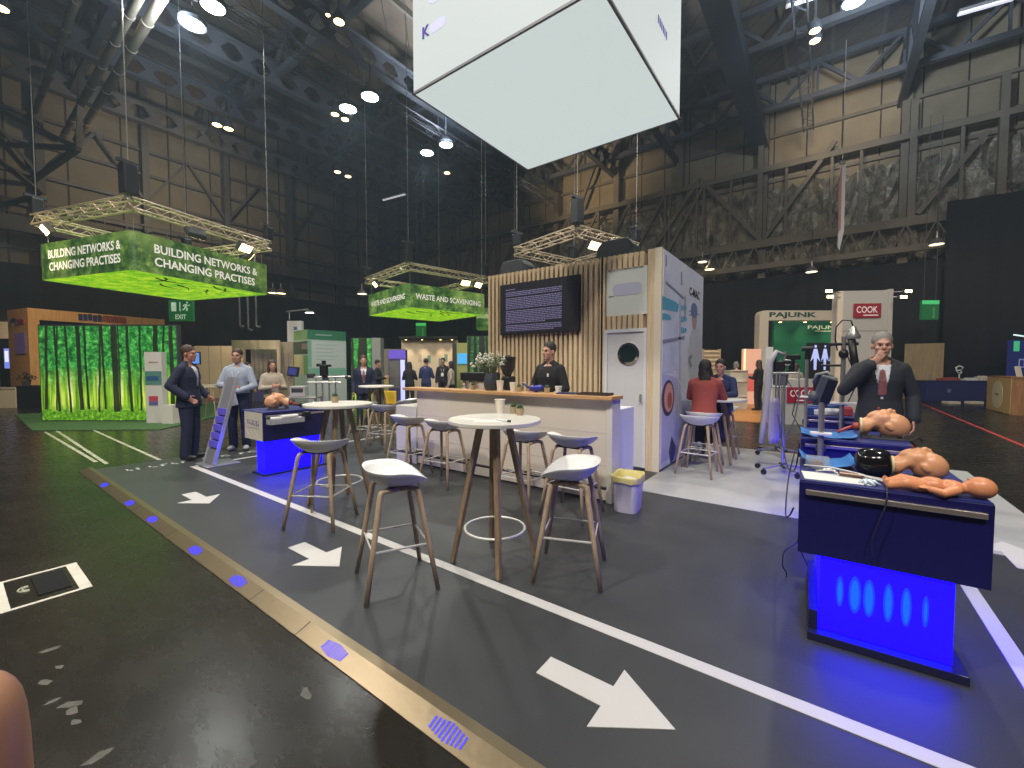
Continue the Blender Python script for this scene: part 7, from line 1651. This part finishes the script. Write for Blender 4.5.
# added warm spots on the cladding, blue ones to tint the roof, display downlights
spot('wall_roof_fill', (-0.5, 20, 12.5), (0.0, 30, 14.6), 1500, WARM, 46, 1.0, .3)
spot('wall_roof_fill', (-15, 21, 12.5), (-14.5, 30, 16), 1500, WARM, 70, 1.0, .3)
spot('wall_roof_fill', (-24, 8, 12.0), (-33, 8, 12.0), 1300, WARM, 120, 1.0, .3)
spot('wall_roof_fill', (-17, 5, 12.5), (-20, 6, 18), 2800, (0.68, 0.82, 1.0), 150, 1.0, .5)
spot('wall_roof_fill', (-15, 15, 12.5), (-14, 16, 18), 3800, (0.66, 0.80, 1.0), 150, 1.0, .5)
spot('wall_roof_fill', (1, 16, 12.3), (3, 20, 18), 5500, (0.62, 0.78, 1.0), 150, 1.0, .5)
def local_spot(parent_xyz, target, power, col=WARM, angle=70): spot('display_and_fill_spot', parent_xyz, target, power, col, angle, 1.0, .08)
w_ = lt['w']; h_ = lt['h']; Mw = Matrix.Translation(lt.location) @ Matrix.Rotation(YAW, 4, 'Z')
for u_ in (0.12, 0.40, 0.72, 0.92): local_spot(Mw @ Vector((-w_/2+w_*u_, -0.40, h_-.06)), Mw @ Vector((-w_/2+w_*u_, -.1, h_-1.2)), 40)
for px_ in (781, 806, 833):
    local_spot(at_depth(px_, 320, 17.7), at_depth(px_, 345, 18.7), 30)
# truss floods, then added spots without fixtures that brighten the left stands
local_spot(Vector((-19.6, 1.2, 5.2)), Vector((-25, 2.5, 2.2)), 420, WARM, 95)
local_spot(Vector((-15.5, 0.9, 5.2)), at_depth(60, 340, 16.5), 380, WARM, 80)
local_spot(at_depth(2, 318, 19.0), at_depth(2, 350, 20.3), 70, WARM, 110)
local_spot(at_depth(225, 330, 18.5), at_depth(222, 362, 20.4), 110, WARM, 110)
local_spot(at_depth(272, 326, 15.5), at_depth(272, 372, 18.8), 120, WARM, 90)
local_spot(at_depth(318, 315, 13.5), at_depth(322, 365, 17.0), 110, (1, .95, .85), 80)
# ------------------------------------------------------------------ world, camera, view
wd = bpy.data.worlds.new('hall_air'); bpy.context.scene.world = wd; wd.use_nodes = True
wd.node_tree.nodes['Background'].inputs[0].default_value = (0.62, 0.68, 0.80, 1); wd.node_tree.nodes['Background'].inputs[1].default_value = 0.22
vs = wd.node_tree.nodes.new('ShaderNodeVolumeScatter'); vs.inputs['Color'].default_value = (0.62, 0.80, 1.0, 1); vs.inputs['Density'].default_value = 0.0023; vs.inputs['Anisotropy'].default_value = 0.2
wd.node_tree.links.new(vs.outputs[0], wd.node_tree.nodes['World Output'].inputs['Volume'])      # thin stage haze in the whole hall
cam = bpy.data.cameras.new('camera'); co = bpy.data.objects.new('camera', cam); C.objects.link(co)
co.location = (0, 0, EYE); co.rotation_euler = (PI/2-PITCH, 0, YAW)
cam.sensor_width = 36; cam.lens = FPX/1024*36; cam.clip_start = 0.02; cam.clip_end = 200
sc = bpy.context.scene; sc.camera = co
sc.view_settings.view_transform = 'Standard'; sc.view_settings.look = 'None'; sc.view_settings.gamma = 1; sc.view_settings.exposure = 0.15
sc.view_settings.use_curve_mapping = False
sc.cycles.use_denoising = True
sc.cycles.max_bounces = 5; sc.cycles.diffuse_bounces = 3; sc.cycles.glossy_bounces = 3; sc.cycles.transparent_max_bounces = 6
sc.cycles.sample_clamp_indirect = 4.0
